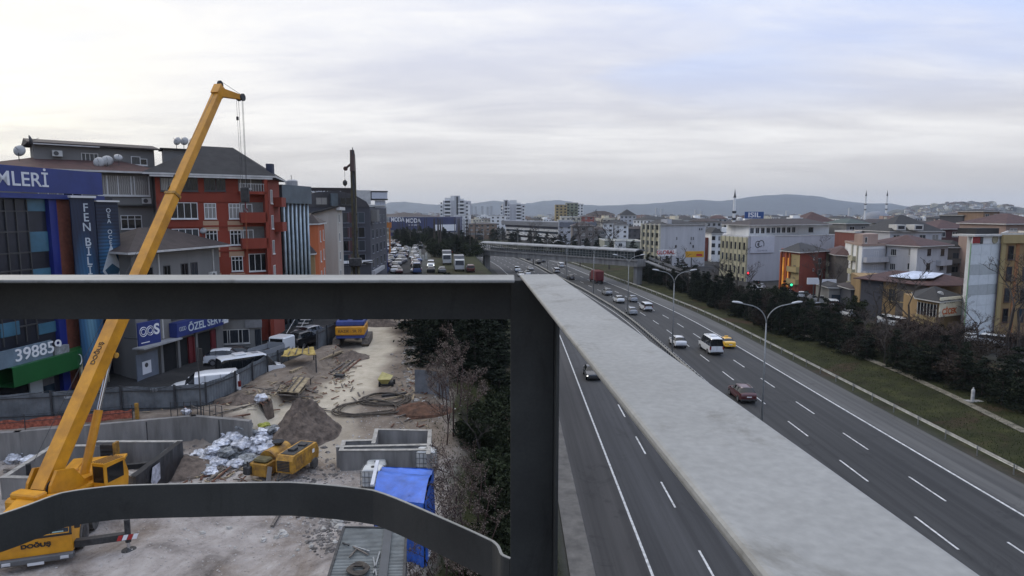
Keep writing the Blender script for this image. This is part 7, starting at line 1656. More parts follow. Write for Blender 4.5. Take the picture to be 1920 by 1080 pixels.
# orange netting and light barrier rails on the walkway
ONM = mat('netting_orange', (.33, .09, .05), .8, var=.3, sc=6)
def fence_line(name, label, pts, hgt, mesh_m, post_m, step=2.2, zoff=0, net=(0.05, .6)):
    P = [Vector((q[0], q[1], hz(q[0], q[1]) if len(q) < 3 else q[2])) for q in pts]; t = thing(name, label, 'barrier', P[0])
    for a, b in zip(P, P[1:]):
        L_ = (b - a).length; k = max(1, round(L_ / step))
        for i in range(k + 1 if b is P[-1] else k): c = a.lerp(b, i / k); MB().tube([c - Vector((0, 0, .2)), c + Vector((0, 0, hgt))], .025, 6).build('post', post_m, t)
    mb = MB()
    for a, b in zip(P, P[1:]):
        for zz_ in (hgt * .5, hgt * .95): mb.tube([a + Vector((0, 0, zz_)), a.lerp(b, .5) + Vector((0, 0, zz_ - .03)), b + Vector((0, 0, zz_))], .016, 5)
    mb.build('rails', post_m, t)
    if mesh_m:
        mb = MB(); g = random.Random(3)
        for a, b in zip(P, P[1:]):
            n = int((b - a).length / .35); vs = []
            for i in range(n + 1): c = a.lerp(b, i / n); vs += [(c.x, c.y, c.z + net[0] + g.uniform(-.04, .04)), (c.x, c.y + .02, c.z + net[1] + g.uniform(-.08, .08))]
            mb.add(vs, [(2*i, 2*i+2, 2*i+3, 2*i+1) for i in range(n)])
        o = mb.build('netting', mesh_m, t)
    return t
fence_line('safety_barrier', 'sagging orange netting barrier on top of the retaining wall', [(-34, 37.3, 7.25), (-30.1, 38.3, 7.25), (-24.6, 40.25, 7.25)], .95, ONM, HF)
fence_line('safety_barrier', 'dark pipe barrier at the end of the retaining wall', [(-22.4, 40.8, 7.2), (-20.8, 41.1, 7.2), (-19.0, 40.7, 7.0)], 1.0, None, HF, .45)
MB().box((-24.5, 40.35, 7.2), (-24.3, 40.5, 8.25)).build('marker_post', YED, origin=(-24.4, 40.4, 7.2), label='short ochre post at the end of the orange netting', cat='post')
# --- stuff on the ground --------------------------------------------
rr_ = random.Random(21)
ROCKM = mat('rubble_stone', (.40, .37, .335), .95, var=.15, sc=2); DIRTM = mat('spoil_earth', (.13, .10, .078), .95, var=.35, sc=2.2, bump=1.0, bsc=6, col2=(.045, .034, .026))
def rock(mb, c, r, g):
    n = 6; top = []; vs = []
    for z, k in ((-.4, .7), (.1, 1.0), (.55, .6)):
        vs += [(c[0] + r * k * math.cos(i * 6.283 / n + z) * g.uniform(.7, 1.15), c[1] + r * k * math.sin(i * 6.283 / n + z) * g.uniform(.7, 1.15), c[2] + r * z * g.uniform(.7, 1.1)) for i in range(n)]
    mb.add(vs, [(j*n+i, j*n+(i+1) % n, (j+1)*n+(i+1) % n, (j+1)*n+i) for j in range(2) for i in range(n)] + [tuple(range(2*n, 3*n))])
def rubble(name, regs, m, n, r0, r1, kind='stuff'):
    mb = MB()
    for k in range(n):
        u0, v0, su, sv = rr_.choice(regs); u, v = rr_.gauss(u0, su), rr_.gauss(v0, sv); p = T(u, v)
        if p.y > 110 or p.x > -1.5 or (p.x < -17.4 and p.y > pl(p.x, YW) - .4): continue
        rock(mb, (p.x, p.y, p.z), rr_.uniform(r0, r1) * (1 if rr_.random() < .85 else 1.8), rr_)
    o = mb.build(name, m, None, kind=kind); return o
rubble('rubble', [(330, 1010, 110, 45), (500, 990, 110, 40), (600, 900, 40, 30), (680, 870, 40, 25), (580, 960, 40, 30), (420, 880, 50, 20), (700, 780, 60, 12), (740, 830, 40, 15)], ROCKM, 1700, .015, .06)
rubble('rubble', [(640, 980, 25, 20), (610, 1010, 18, 15), (30, 870, 30, 18), (300, 880, 40, 15), (360, 870, 40, 25), (440, 745, 40, 12), (760, 700, 14, 40), (765, 650, 6, 30), (700, 606, 30, 4), (560, 870, 30, 20), (160, 905, 50, 6), (600, 900, 40, 30)], mat('rubble_dark', (.20, .18, .16), .95, var=.4, sc=2), 1400, .04, .14)
rubble('rubble', [(630, 985, 20, 16), (775, 640, 5, 25), (770, 690, 8, 25), (800, 760, 25, 12), (560, 1000, 80, 30)], mat('rubble_pale', (.40, .38, .34), .9, var=.2, sc=2), 170, .06, .20)
def mound(name, label, u, v, rx_, ry_, h_, m, seed, cat='heap', rough=.3, **k):
    p = T(u, v); n, q = 44, 20; vs = []
    for j in range(q + 1):
        for i in range(n):
            a = 6.2832 * i / n; r_ = j / q; rad = 1 + .22 * mnoise.noise((math.cos(a) * 1.5, math.sin(a) * 1.5, seed)); x = p.x + rx_ * r_ * rad * math.cos(a); y = p.y + ry_ * r_ * rad * math.sin(a)
            hh = h_ * max(0, (1 - r_ ** 1.25)) * (1 + rough * mnoise.noise((x * 1.1, y * 1.1, seed)) ) + rough * .5 * h_ * mnoise.noise((x * 3.1, y * 3.1, seed + 5)) * (1 - r_) ; vs.append((x, y, (hz(x, y) if r_ > .9 else p.z) + hh - .05))
    mb = MB(); mb.add(vs, [(j*n+i, j*n+(i+1) % n, (j+1)*n+(i+1) % n, (j+1)*n+i) for j in range(1, q) for i in range(n)] + [tuple(reversed(range(n, 2*n)))][:0]); mb.add([vs[n + i] for i in range(n)], [tuple(range(n))])
    return mb.build(name, m, origin=p, smooth=False, label=label, cat=cat)
mound('earth_heap', 'tall grey brown heap of spoil in the middle of the site', 571, 812, 2.5, 2.4, 2.1, DIRTM, 3, rough=.5)
mound('earth_heap', 'low brown heap of earth under the drilling rig', 660, 672, 2.0, 1.6, .8, DIRTM, 8); mound('earth_heap', 'brown earth heap beyond the drilling rig at the track end', 710, 610, 3.0, 1.6, 1.0, DIRTM, 9)
mound('earth_heap', 'reddish brown earth bank beside the pale fence', 790, 770, 2.4, 1.5, .7, mat('earth_red', (.12, .06, .035), .95, var=.3, sc=2, bump=.8), 12)
mound('earth_heap', 'dark debris heap between the pit and the white sacks', 350, 880, 2.0, 1.8, .8, DIRTM, 14); mound('earth_heap', 'dark soil bank by the hoarding corner', 450, 755, 2.4, 1.0, .7, DIRTM, 15)
# crumpled plastic and sacks
PLM = mat('plastic_wrap', (.58, .59, .62), .45, var=.35, sc=4, rnd=.25); PLG = mat('plastic_grey', (.20, .21, .21), .5, var=.4, sc=4, rnd=.2)
def blob(name, c, r, m, label, cat, seed, flat=.6, group=None, amp=.5):
    bm = bmesh.new(); bmesh.ops.create_icosphere(bm, subdivisions=3, radius=1)
    for v in bm.verts:
        k = 1 + amp * mnoise.noise(v.co * 1.6 + Vector((seed, 0, 0))) + amp * .5 * mnoise.noise(v.co * 4.2 + Vector((0, seed, 0))); v.co = Vector((v.co.x * r * k, v.co.y * r * k, v.co.z * r * k * flat))
    me = bpy.data.meshes.new(name); bm.to_mesh(me); bm.free(); me.materials.append(m); o = bpy.data.objects.new(name, me); C.objects.link(o); o.location = c; tag(o, label, cat, group); return o
sk = [(400, 850, .55), (425, 838, .6), (450, 832, .65), (470, 842, .5), (440, 852, .6), (410, 866, .5), (385, 862, .5), (480, 826, .5), (497, 822, .5), (515, 820, .4), (460, 818, .45), (430, 822, .45), (395, 880, .35), (465, 860, .5), (375, 848, .4), (490, 838, .45), (415, 845, .4), (445, 866, .45), (505, 832, .35), (388, 875, .3)]
for i, (u, v, r_) in enumerate(sk + [(u_ + 14, v_ - 6, r2 * .8) for u_, v_, r2 in sk[:10]]):
    r_ *= 1.15; p = T(u, v + 8) + Vector((0, 0, .5 if i >= len(sk) else 0)); blob('plastic_sack', p + Vector((0, 0, r_ * .3)), r_, PLG if i % 3 == 1 else PLM, 'crumpled %s plastic sack in the heap beside the brown spoil' % ('grey' if i % 3 == 1 else 'white'), 'sack', i * 3.1, .6, 'plastic sacks in the white heap')
p = T(490, 755); blob('plastic_sack', p + Vector((0, 0, .3)), .45, PLM, 'single crumpled white sack lying by the planks near the hoarding', 'sack', 77, .7)
for i, (u, v, r_) in enumerate(((36, 850, .5), (25, 862, .4), (55, 864, .45), (350, 783, .3), (362, 790, .25))): p = T(u, v + 6); blob('plastic_sack', p + Vector((0, 0, .2)), r_, PLM, ('pale sack on the debris at the left edge' if i < 3 else 'small white sack by the ochre post'), 'sack', 90 + i, .6, 'loose white sacks')
p = T(497, 812); blob('plastic_sack', p + Vector((0, 0, .5)), .35, mat('sack_yellow', (.32, .33, .05), .6, var=.2), 'yellow green sack on top of the white heap', 'sack', 33, .5)
p = T(655, 968); blob('plastic_sack', p + Vector((0, 0, .2)), .3, mat('sack_yellow', (.32, .33, .05), .6, var=.2), 'yellow bag beside the blue shed foot', 'sack', 35, .7)
for i, (u, v) in enumerate(((280, 880), (292, 868), (275, 893))): pass
# timber, pipes, bars
WOOD = mat('timber_pale', (.27, .21, .13), .9, var=.3, sc=6, rnd=.3); WOODG = mat('timber_grey', (.14, .12, .10), .9, var=.3, sc=5); RUST = mat('rusty_bar', (.13, .055, .03), .85, var=.3, sc=6)
def stick(name, label, cat, u0, v0, u1, v1, w_, h_, m, lift=.08, group=None, l2=None):
    a, b = T(u0, v0), T(u1, v1); a.z += lift; b.z += lift if l2 is None else l2; mb = MB(); mb.beam(a, b, w_, h_); return mb.build(name, m, origin=(a + b) / 2, label=label, cat=cat, group=group)
g_ = 'loose planks and poles on the site'
for i, (q, w_, m, lb) in enumerate((((510, 990, 528, 962), .14, WOODG, 'dark plank lying alone on the rubble below the guard strip'), ((556, 975, 565, 968), .1, WOODG, 'short board on the rubble right of the long plank'), ((390, 905, 450, 860), .12, WOODG, 'long pole leaning along the debris left of the mixer'), ((398, 908, 458, 858), .1, RUST, 'second long pole beside the first left of the mixer'), ((405, 900, 463, 862), .1, WOODG, 'third pole of the bundle left of the mixer'),
        ((395, 792, 525, 770), .1, RUST, 'long rusty bar before the spoil heap'), ((400, 786, 500, 778), .12, WOODG, 'grey beam behind the long rusty bar'), ((410, 796, 470, 788), .15, RUST, 'rusty beam nearest the concrete wall end'), ((590, 772, 636, 776), .1, WOODG, 'dark plank right of the spoil heap'), ((575, 768, 612, 770), .08, WOODG, 'thin plank behind the spoil heap'),
        ((500, 742, 588, 748), .14, WOODG, 'curved dark beam below the timber trestle'), ((460, 728, 520, 735), .1, WOODG, 'plank by the hoarding bend'), ((430, 748, 480, 740), .1, WOOD, 'pale plank by the hoarding bend'), ((620, 700, 660, 672), .16, WOODG, 'first long beam in the stack beside the track'), ((630, 703, 668, 674), .16, WOODG, 'second long beam in the stack beside the track'), ((640, 705, 676, 676), .14, RUST, 'third long beam in the stack beside the track'), ((628, 708, 645, 709), .5, IRON, 'black box at the foot of the beam stack'),
        ((545, 700, 640, 662), .28, WOOD, 'long pale edge board along the trench by the yellow shelter'), ((695, 757, 770, 742), .14, WOOD, 'long pale plank behind the hose coils'), ((672, 752, 700, 750), .1, WOODG, 'short dark bar left of the hose coils'), ((716, 745, 762, 740), .25, IRON, 'dark beam behind the hose coils'), ((560, 742, 574, 730), .12, WOOD, 'pale offcut below the timber trestle'), ((300, 905, 345, 885), .1, WOODG, 'plank in the debris right of the pit'), ((280, 900, 330, 896), .08, RUST, 'bar in the debris right of the pit'), ((30, 880, 70, 870), .1, WOODG, 'grey board in the debris at far left'), ((10, 884, 60, 886), .12, WOODG, 'lowest board in the debris at far left'))):
    stick('plank', lb, 'plank', *q, w_, w_ * .6, m, .1, g_)
# hose coils
HOSE = mat('hose_brown', (.085, .068, .050), .8, var=.3, sc=4)
for nm, lb, (u, v), loops, rx_, ry_ in (('hose_coil', 'large coil of brown hose, nearer one of two beside the track', (690, 768), 4, 2.6, 1.5), ('hose_coil', 'coil of brown hose, farther one of two behind the first', (722, 752), 4, 1.9, 1.4)):
    c = T(u, v); pts = []
    for k in range(loops * 20):
        a = 2 * math.pi * k / 20; s_ = 1 - .05 * (k / 20) + .05 * math.sin(k * .7); x, y = c.x + rx_ * s_ * math.cos(a), c.y + ry_ * s_ * math.sin(a); pts.append((x, y, hz(x, y) + .10 + .035 * (k / 20)))
    MB().tube(pts, .055, 6).build(nm, HOSE, origin=c, smooth=True, label=lb, cat='hose')
# yellow tipped mixer barrow beside the track
p = T(722, 724); t = thing('site_dumper', 'small yellow topped dumper skip beside the track', 'dumper', p); t.scale = (.66, .66, .7)
mb = MB(); mb.add([(p.x-.8, p.y-.6, p.z+.9), (p.x+.8, p.y-.6, p.z+.9), (p.x+.9, p.y+.7, p.z+1.1), (p.x-.5, p.y+.8, p.z+1.5), (p.x-.4, p.y-.3, p.z+.3), (p.x+.4, p.y-.3, p.z+.3), (p.x+.4, p.y+.4, p.z+.3), (p.x-.4, p.y+.4, p.z+.3)], [(0,4,5,1),(1,5,6,2),(2,6,7,3),(3,7,4,0),(4,7,6,5),(0,1,2,3)]); mb.build('skip', mat('skip_yellow', (.36, .31, .10), .5, var=.15, sc=2), t)
mb = MB(); mb.box((p.x-.6, p.y-.3, p.z+.15), (p.x+1.0, p.y+.9, p.z+.45)); mb.build('chassis', IRON, t)
for dx, dy in ((-.7, -.3), (.9, -.3), (-.7, .8), (.9, .8)): MB().disc((p.x+dx, p.y+dy, p.z+.3), (1, 0, 0), .3, .2, 14).build('wheel', TY, t)
# yellow canvas shelter
a0 = G(520, 672, 6.6); zt_ = 8.3
def shel(name, label, px, zt, m, slope, pm, crump=.1):
    P = [G(u, v, zt) for u, v in px]; t = thing(name, label, 'shelter', (P[0].x, P[0].y, 6.5)); n, q = 14, 8; vs = []; g = random.Random(5)
    for j in range(q + 1):
        for i in range(n + 1):
            a = P[0].lerp(P[1], i / n); b = P[3].lerp(P[2], i / n); c = a.lerp(b, j / q); vs.append((c.x, c.y, c.z + crump * mnoise.noise((c.x * 1.3, c.y * 1.3, 3)) + slope * j / q))
    mb = MB(); mb.add(vs, [(j*(n+1)+i, j*(n+1)+i+1, (j+1)*(n+1)+i+1, (j+1)*(n+1)+i) for j in range(q) for i in range(n)]); o = mb.build('roof', m, t); s_ = o.modifiers.new('s', 'SOLIDIFY'); s_.thickness = .05
    for c in P: MB().tube([(c.x, c.y, hz(c.x, c.y) - .1), (c.x, c.y, c.z + (slope if c in (P[2], P[3]) else 0) - .05)], .06, 6).build('post', pm, t)
    mb = MB()
    for i in range(1, 5): a = P[0].lerp(P[1], i / 5); b = P[3].lerp(P[2], i / 5); mb.beam(a + Vector((0, 0, .1)), b + Vector((0, 0, .1 + slope)), .08, .06)
    mb.build('batten', WOODG, t); return t
shel('canvas_shelter', 'ochre yellow canvas shelter on posts by the hoarding', ((527, 668), (592, 664), (588, 655), (540, 656)), 8.2, mat('canvas_ochre', (.40, .30, .08), .8, var=.3, sc=1.5, col2=(.22, .14, .04)), .15, WFD, .3)
shel('timber_trestle', 'low timber trestle deck below the yellow shelter', ((508, 733), (560, 736), (582, 708), (530, 706)), 7.1, mat('deck_boards', (.30, .24, .14), .9, var=.4, sc=2, col2=(.12, .09, .06)), .0, WOODG, .12)
# --- two yellow machines --------------------------------------------
p = T(534, 903); t = thing('trailer_compressor', 'yellow wheeled trailer machine with dark louvres, right one of the pair', 'machine', p); Mx = Matrix.Translation(p) @ Matrix.Rotation(R(-14), 4, 'Z') @ Matrix.Scale(.74, 4)
def mp(name, m, fn, pa=None): mb = MB(); mb.M = Mx; fn(mb); return mb.build(name, m, pa or t)
mp('body', mat('machine_yellow_body', (.46, .235, .02), .55, var=.2, sc=3, col2=(.16, .085, .02)), lambda b: b.xprof([(0, .65), (3.6, .65), (3.7, 1.3), (3.4, 1.95), (.2, 1.95), (0, 1.6)], -.72, .72)); mp('front_louvre', IRON, lambda b: [b.box((-.6, -.04, .8 + .12 * i), (.45, -.005, .88 + .12 * i)) for i in range(7)])
mp('top_tray', IRON, lambda b: (b.box((-.55, .4, 1.951), (.55, 3.2, 1.99)), b.box((-.3, 1.0, 1.99), (.2, 1.6, 2.15)), b.box((-.2, 2.2, 1.99), (.4, 2.6, 2.1)))); mp('side_door', YED, lambda b: [b.box((.721, .4 + 1.05 * i, .8), (.74, 1.35 + 1.05 * i, 1.75)) for i in range(3)])
mp('label_plate', WHITE, lambda b: b.box((.741, 2.7, 1.3), (.75, 3.0, 1.6)))
for sx in (-1, 1): mp('wheel', mat('tyre_dusty', (.085, .08, .072), .9), lambda b: b.disc((sx * .62, 2.9, .42), (sx, 0, 0), .42, .24, 18))
mp('drawbar', IRON, lambda b: (b.beam((-.4, 0, .6), (0, -1.0, .45), .1, .1), b.beam((.4, 0, .6), (0, -1.0, .45), .1, .1), b.tube([(0, -.8, .45), (0, -.8, 0)], .05, 6)))
p = T(484, 903); t = thing('trailer_mixer', 'yellow concrete mixing machine with rounded drum, left one of the pair', 'machine', p); Mx = Matrix.Translation(p) @ Matrix.Rotation(R(-16), 4, 'Z') @ Matrix.Scale(.74, 4)
mp('frame', YED, lambda b: (b.bbox((-.75, 0, .35), (.75, 1.2, 1.35), .06), b.box((-.6, 1.2, .35), (.6, 3.6, .6))))
mp('drum', YED, lambda b: (b.tube([(0, 1.25, 1.25), (0, 1.7, 1.3), (0, 2.8, 1.35), (0, 3.5, 1.4)], .72, 18, 0, .6))); mp('engine_cover', mat('tarp_olive', (.12, .10, .04), .8, var=.3), lambda b: b.bbox((-.6, .15, 1.36), (.65, 1.1, 1.62), .12)); mp('pump', IRON, lambda b: (b.bbox((-1.1, -.35, .5), (-.5, .25, 1.15), .08), b.tube([(-.8, -.1, 1.1), (-.8, -.1, 1.5)], .07, 8)))
mp('hopper', IRON, lambda b: b.lathe((0, 2.6, 1.95), [(.25, 0), (.5, .3), (.47, .3), (.22, .04)], 14))
mp('pipe_bundle', mat('pipe_grey', (.20, .18, .16), .7), lambda b: [b.tube([(.95 + .1 * i, -.3, .05), (.85 + .1 * i, .15, 1.2)], .05, 6) for i in range(4)])
for sx in (-1, 1): mp('wheel', mat('tyre_dusty', (.085, .08, .072), .9), lambda b: b.disc((sx * .6, 2.4, .36), (sx, 0, 0), .36, .22, 18))
# --- blue tarpaulin shed, tanks, container ---------------------------
TARP = mat('tarpaulin_blue', (.030, .12, .50), .42, var=.22, sc=1.2, bump=.3, bsc=3)
zt_ = 8.35; A_, B_, C_, D_ = G(700, 920, zt_), G(795, 944, zt_), G(812, 880, zt_), G(716, 876, zt_); t = thing('tarpaulin_shed', 'shed wrapped in bright blue tarpaulin beside the bushes', 'shed', (A_.x, A_.y, 5.5)); A_.x += .05
n, q = 20, 16; vs = []
for j in range(q + 1):
    for i in range(n + 1):
        a = A_.lerp(B_, i / n); b = D_.lerp(C_, i / n); c = a.lerp(b, j / q); s_ = j / q; rg_ = math.sin(math.pi * min(1, s_ * 1.2)) * .32; vs.append((c.x, c.y, c.z + rg_ + .07 * mnoise.noise((c.x * 2.2, c.y * 2.2, 1)) - .12 * math.sin(math.pi * i / n) * (1 - s_)))
mb = MB(); mb.add(vs, [(j*(n+1)+i, j*(n+1)+i+1, (j+1)*(n+1)+i+1, (j+1)*(n+1)+i) for j in range(q) for i in range(n)]); o = mb.build('tarpaulin_roof', TARP, t, smooth=True)
def skirt(a, b, name, cnt=24):
    vs = []
    d = (b - a).normalized(); nn = Vector((d.y, -d.x, 0))
    for i in range(cnt + 1):
        c = a.lerp(b, i / cnt); w_ = .05 * math.sin(i * 1.7) + .04 * math.sin(i * .6)
        for k in range(5): z = c.z + .02 - (c.z - hz(c.x, c.y)) * k / 4; vs.append((c.x + nn.x * (.03 + w_ * k / 4), c.y + nn.y * (.03 + w_ * k / 4), z - (.12 * math.sin(math.pi * i / cnt) if k == 0 and name == 'front_sheet' else 0)))
    mb = MB(); mb.add(vs, [(i*5+k, i*5+k+1, (i+1)*5+k+1, (i+1)*5+k) for i in range(cnt) for k in range(4)]); return mb.build(name, TARP, t, smooth=True)
skirt(A_, B_, 'front_sheet'); skirt(B_, C_, 'side_sheet'); skirt(D_, A_, 'side_sheet'); skirt(C_, D_, 'back_sheet')
MB().beam(D_ + Vector((-.2, -.0, .32)), A_ + Vector((-.12, .1, .2)), .16, .08).build('edge_board', mat('board_pale', (.5, .5, .5), .6), t)
TANK = mat('tank_plastic', (.50, .50, .47), .5, var=.15, sc=2)
def ibc(u, v, z0, label, rz=0, h_=1.0):
    p = G(u, v, z0); t = thing('tote_tank', label, 'tank', p, group='caged white tanks round the blue shed'); Mq = Matrix.Translation(p) @ Matrix.Rotation(rz, 4, 'Z')
    mb = MB(); mb.M = Mq; mb.bbox((-.55, -.45, .14), (.55, .45, .14 + h_), .09); mb.build('bottle', TANK, t); mb = MB(); mb.M = Mq
    for k in range(6):
        x = -.58 + 1.16 * k / 5; mb.box((x - .012, -.49, .1), (x + .012, -.47, h_ + .1)); mb.box((x - .012, .47, .1), (x + .012, .49, h_ + .1))
    for k in range(4): z = .12 + (h_ - .05) * k / 3; mb.box((-.6, -.495, z), (.6, -.471, z + .025)); mb.box((-.6, -.47, z), (-.58, .47, z + .025)); mb.box((.58, -.47, z), (.6, .47, z + .025))
    mb.build('cage', mat('cage_grey', (.16, .165, .165), .5, .3), t); mb = MB(); mb.M = Mq; mb.box((-.6, -.5, 0), (.6, .5, .09)); mb.build('pallet', WOODG, t); mb = MB(); mb.M = Mq; mb.lathe((0, 0, h_ + .14), [(.1, 0), (.1, .05), (.02, .06)], 12); mb.build('lid', BLK, t)
ibc(700, 913, 5.5, 'caged white tank at the left front corner of the blue shed'); ibc(800, 877, 5.6, 'caged white tank behind the right rear corner of the blue shed'); ibc(706, 889, 5.5, 'caged white tank, middle one on the left of the blue shed', .2, .6); ibc(722, 872, 5.6, 'caged white tank behind the left rear corner of the blue shed', .1, .6)
# container office, corrugated roof
zt_ = 8.2; q_ = [G(645, 990, zt_), G(762, 992, zt_), None, None]; fl, frr = q_[0], q_[1]
nl = G(580, 1200, zt_); nr = G(752, 1200, zt_)
t = thing('site_container', 'grey container cabin with ribbed roof at the bottom of the picture', 'container', (nl.x, nl.y, 5.5)); pol = ccw([(fl.x, fl.y), (frr.x, frr.y), (nr.x, nr.y), (nl.x, nl.y)])
MB().prism(pol, 5.3, zt_).build('walls', mat('container_grey', (.12, .125, .13), .6, var=.15), t); CRM = mat('container_roof', (.17, .185, .18), .5, .1, var=.22, sc=1.2); mb = MB(); n = 70
for i in range(n):
    a = Vector(fl).lerp(nl, (i + .15) / n); b = Vector(frr).lerp(nr, (i + .15) / n); a2 = Vector(fl).lerp(nl, (i + .7) / n); b2 = Vector(frr).lerp(nr, (i + .7) / n); mb.prism(ccw([a[:2], b[:2], b2[:2], a2[:2]]), zt_ + .001, zt_ + .03)
mb.build('roof_ribs', CRM, t)
mb = MB(); [mb.beam(Vector((*a, zt_ + .03)), Vector((*b, zt_ + .03)), .09, .08) for a, b in zip(pol, pol[1:] + pol[:1])]; mb.build('roof_rim', IRON, t)
a, b = Vector(fl).lerp(frr, .72), nl.lerp(nr, .72); mb = MB(); mb.beam(a + Vector((0, 0, .08)), b + Vector((0, 0, .08)), .3, .1); mb.build('roof_gutter', mat('gutter_dark', (.05, .055, .06), .5), t)
c = G(672, 1068, zt_ + .1); mb = MB(); pts = []
for k in range(5 * 18): a = 2 * math.pi * k / 18; r_ = .20 + .20 * (k / 90); pts.append((c.x + r_ * math.cos(a), c.y + r_ * math.sin(a), c.z + .04 + .03 * math.sin(k)))
mb.tube(pts, .035, 6); mb.build('cable_coil', mat('cable_brown', (.05, .04, .03), .7), origin=c, smooth=True, label='coiled brown cable lying on the container roof', cat='cable')
for i, (u0, v0, u1, v1, m, lb) in enumerate(((662, 1025, 690, 1040, WOODG, 'short dark board on the container roof'), (655, 1045, 668, 1030, WOODG, 'crossed board on the container roof'), (700, 1075, 712, 1035, LAMPM, 'thin metal rod on the container roof'), (706, 1080, 700, 1045, LAMPM, 'second thin rod on the container roof'), (663, 1024, 693, 1034, LAMPM, 'bright rod across the container roof'), (642, 1018, 655, 1022, IRON, 'small iron piece at the container roof edge'))):
    a, b = G(u0, v0, zt_ + .09), G(u1, v1, zt_ + .09); MB().beam(a, b, .05, .04).build('roof_rod', m, origin=a, label=lb, cat='rod')
p = T(795, 1045); blob('plastic_sack', p + Vector((0, 0, .2)), .3, PLM, 'white sack below the blue shed by the shrubs', 'sack', 51, .7)
# marker post on the bank
p = T(1823, 754); t = thing('marker_post', 'short white post on a small slab on the grass bank', 'post', p); MB().lathe((p.x, p.y, p.z - .1), [(.17, 0), (.17, 1.3), (.13, 1.42), (.07, 1.46), (.06, 1.62), (.02, 1.64)], 12).build('post', mat('post_white', (.48, .48, .47), .6, var=.2, sc=3), t); MB().box((p.x - .7, p.y - .35, p.z - .1), (p.x + 1.0, p.y + .35, p.z + .08)).build('slab', CONC, t)
# site lamp standard / wire post by the hoarding
p = T(378, 792); t = thing('cable_post', 'thin dark post with hanging box beside the hoarding', 'post', p); MB().tube([(p.x, p.y, p.z - .1), (p.x, p.y, p.z + 5.0)], .045, 6).build('pole', WFD, t); MB().box((p.x + .1, p.y - .05, p.z + 3.7), (p.x + .3, p.y + .05, p.z + 4.9)).build('box', BLK, t)
# white steps near the pickup
p0_, p1_ = G(548, 640, 6.3), G(580, 615, 6.3); t = thing('metal_stairs', 'white metal stairs beyond the pickup beside the annex', 'stairs', p0_)
for i in range(9): c = p0_.lerp(p1_, i / 8); MB().box((c.x - .6, c.y - .02, 6.2 + .24 * i), (c.x + .6, c.y + .26, 6.26 + .24 * i)).build('step', EAVE, t)
for dx in (-.62, .62): MB().beam(p0_ + Vector((dx, 0, .9)), p1_ + Vector((dx, 0, 2.9)), .05, .05).build('rail', EAVE, t)
# tall kerb side posts / pylons between queue and trees
for u, v0, v1, y, lb in ((788, 468, 492, 196, 'pale square pillar right of the queue'), (793, 478, 492, 190, 'short pale panel beside the square pillar'), (769, 463, 475, 215, 'small pale pillar in the queue'), (799, 474, 480, 196, 'small pale panel beyond the pillar')):
    a, b = D(u, v0, y), D(u, v1, y); zg = hz(b.x, b.y); MB().bbox((b.x - .32, b.y - .25, zg), (b.x + .32, b.y + .25, a.z), .05).build('pillar', mat('pillar_pale', (.40, .39, .34), .7), origin=(b.x, b.y, zg), label=lb, cat='pillar')

# extra clutter: rubble slabs, boards and short rods scattered on the site
g = random.Random(77)
mb = MB()
for k in range(520):
    u, v = (g.gauss(430, 90), g.gauss(755, 9)) if k % 5 == 0 else ((g.gauss(560, 60), g.gauss(735, 14)) if k % 5 == 1 else ((g.gauss(380, 60), g.gauss(890, 10)) if k % 5 == 2 else ((g.gauss(640, 15), g.gauss(690, 22)) if k % 5 == 3 else (g.gauss(770, 14), g.gauss(735, 40)))))
    p = T(u, v)
    if p.x > -2 or p.y > 90 or (p.x < -17.4 and p.y > pl(p.x, YW) - .4 and p.y < pl(p.x, YW) + .6): continue
    a = g.uniform(0, 3.14); L_ = g.uniform(.15, .8); d = Vector((math.cos(a), math.sin(a), g.uniform(-.1, .25))) * L_ / 2
    mb.beam(p - d + Vector((0, 0, .08)), p + d + Vector((0, 0, .10)), g.uniform(.04, .14), g.uniform(.02, .06), g.randrange(3))
mb.build('debris', [WOODG, WOOD, RUST], None, kind='stuff')
def wire(pts, sag, label):
    P = [Vector(q) for q in pts]; W_ = []
    for a, b in zip(P, P[1:]):
        for i in range(10): t_ = i / 10; c = a.lerp(b, t_); W_.append(c - Vector((0, 0, sag * 4 * t_ * (1 - t_))))
    W_.append(P[-1]); MB().tube(W_, .018, 4).build('cable', BLK, origin=P[0], label=label, cat='cable')
q_ = [h + Vector((0, -.15, 1.95)) for h in hp]
wire(q_[:6], .35, 'black cable sagging from post to post along the hoarding')
# ================================================================== VEGETATION
import numpy as np
def leafm(name, c1, c2, rnd=.25):
    return mat(name, c1, .9, var=.25, sc=.9, col2=c2, spec=.15, rnd=rnd)
LF1 = leafm('leaf_conifer', (.016, .022, .012), (.006, .009, .006)); LF2 = leafm('leaf_bush', (.024, .031, .013), (.009, .012, .007)); LF3 = leafm('leaf_dry', (.042, .033, .025), (.017, .012, .010)); LFB = leafm('bud_pale', (.17, .14, .115), (.07, .05, .04)); LFR = leafm('leaf_russet', (.10, .045, .03), (.04, .018, .014))
BARK = mat('bark', (.055, .045, .038), .95, var=.2, sc=6); TWIG = mat('twig', (.055, .045, .038), .95, var=.2, sc=4); TWIGR = mat('twig_russet', (.055, .030, .024), .95, var=.2, sc=4)
def quads(P, Dn, size, rng, name, m, asp=.55):
    n = len(P); a = rng.normal(size=(n, 3)); a = a + Dn * .8; a /= np.linalg.norm(a, axis=1)[:, None]
    b = np.cross(a, rng.normal(size=(n, 3))); b /= np.linalg.norm(b, axis=1)[:, None]
    s = size * rng.uniform(.5, 1.3, n)[:, None]; a = a * s; b = b * s * asp
    V = np.stack([P - a, P + b, P + a, P - b], 1).reshape(-1, 3); me = bpy.data.meshes.new(name)
    me.from_pydata(V.tolist(), [], [(4*i, 4*i+1, 4*i+2, 4*i+3) for i in range(n)]); me.materials.append(m); return me
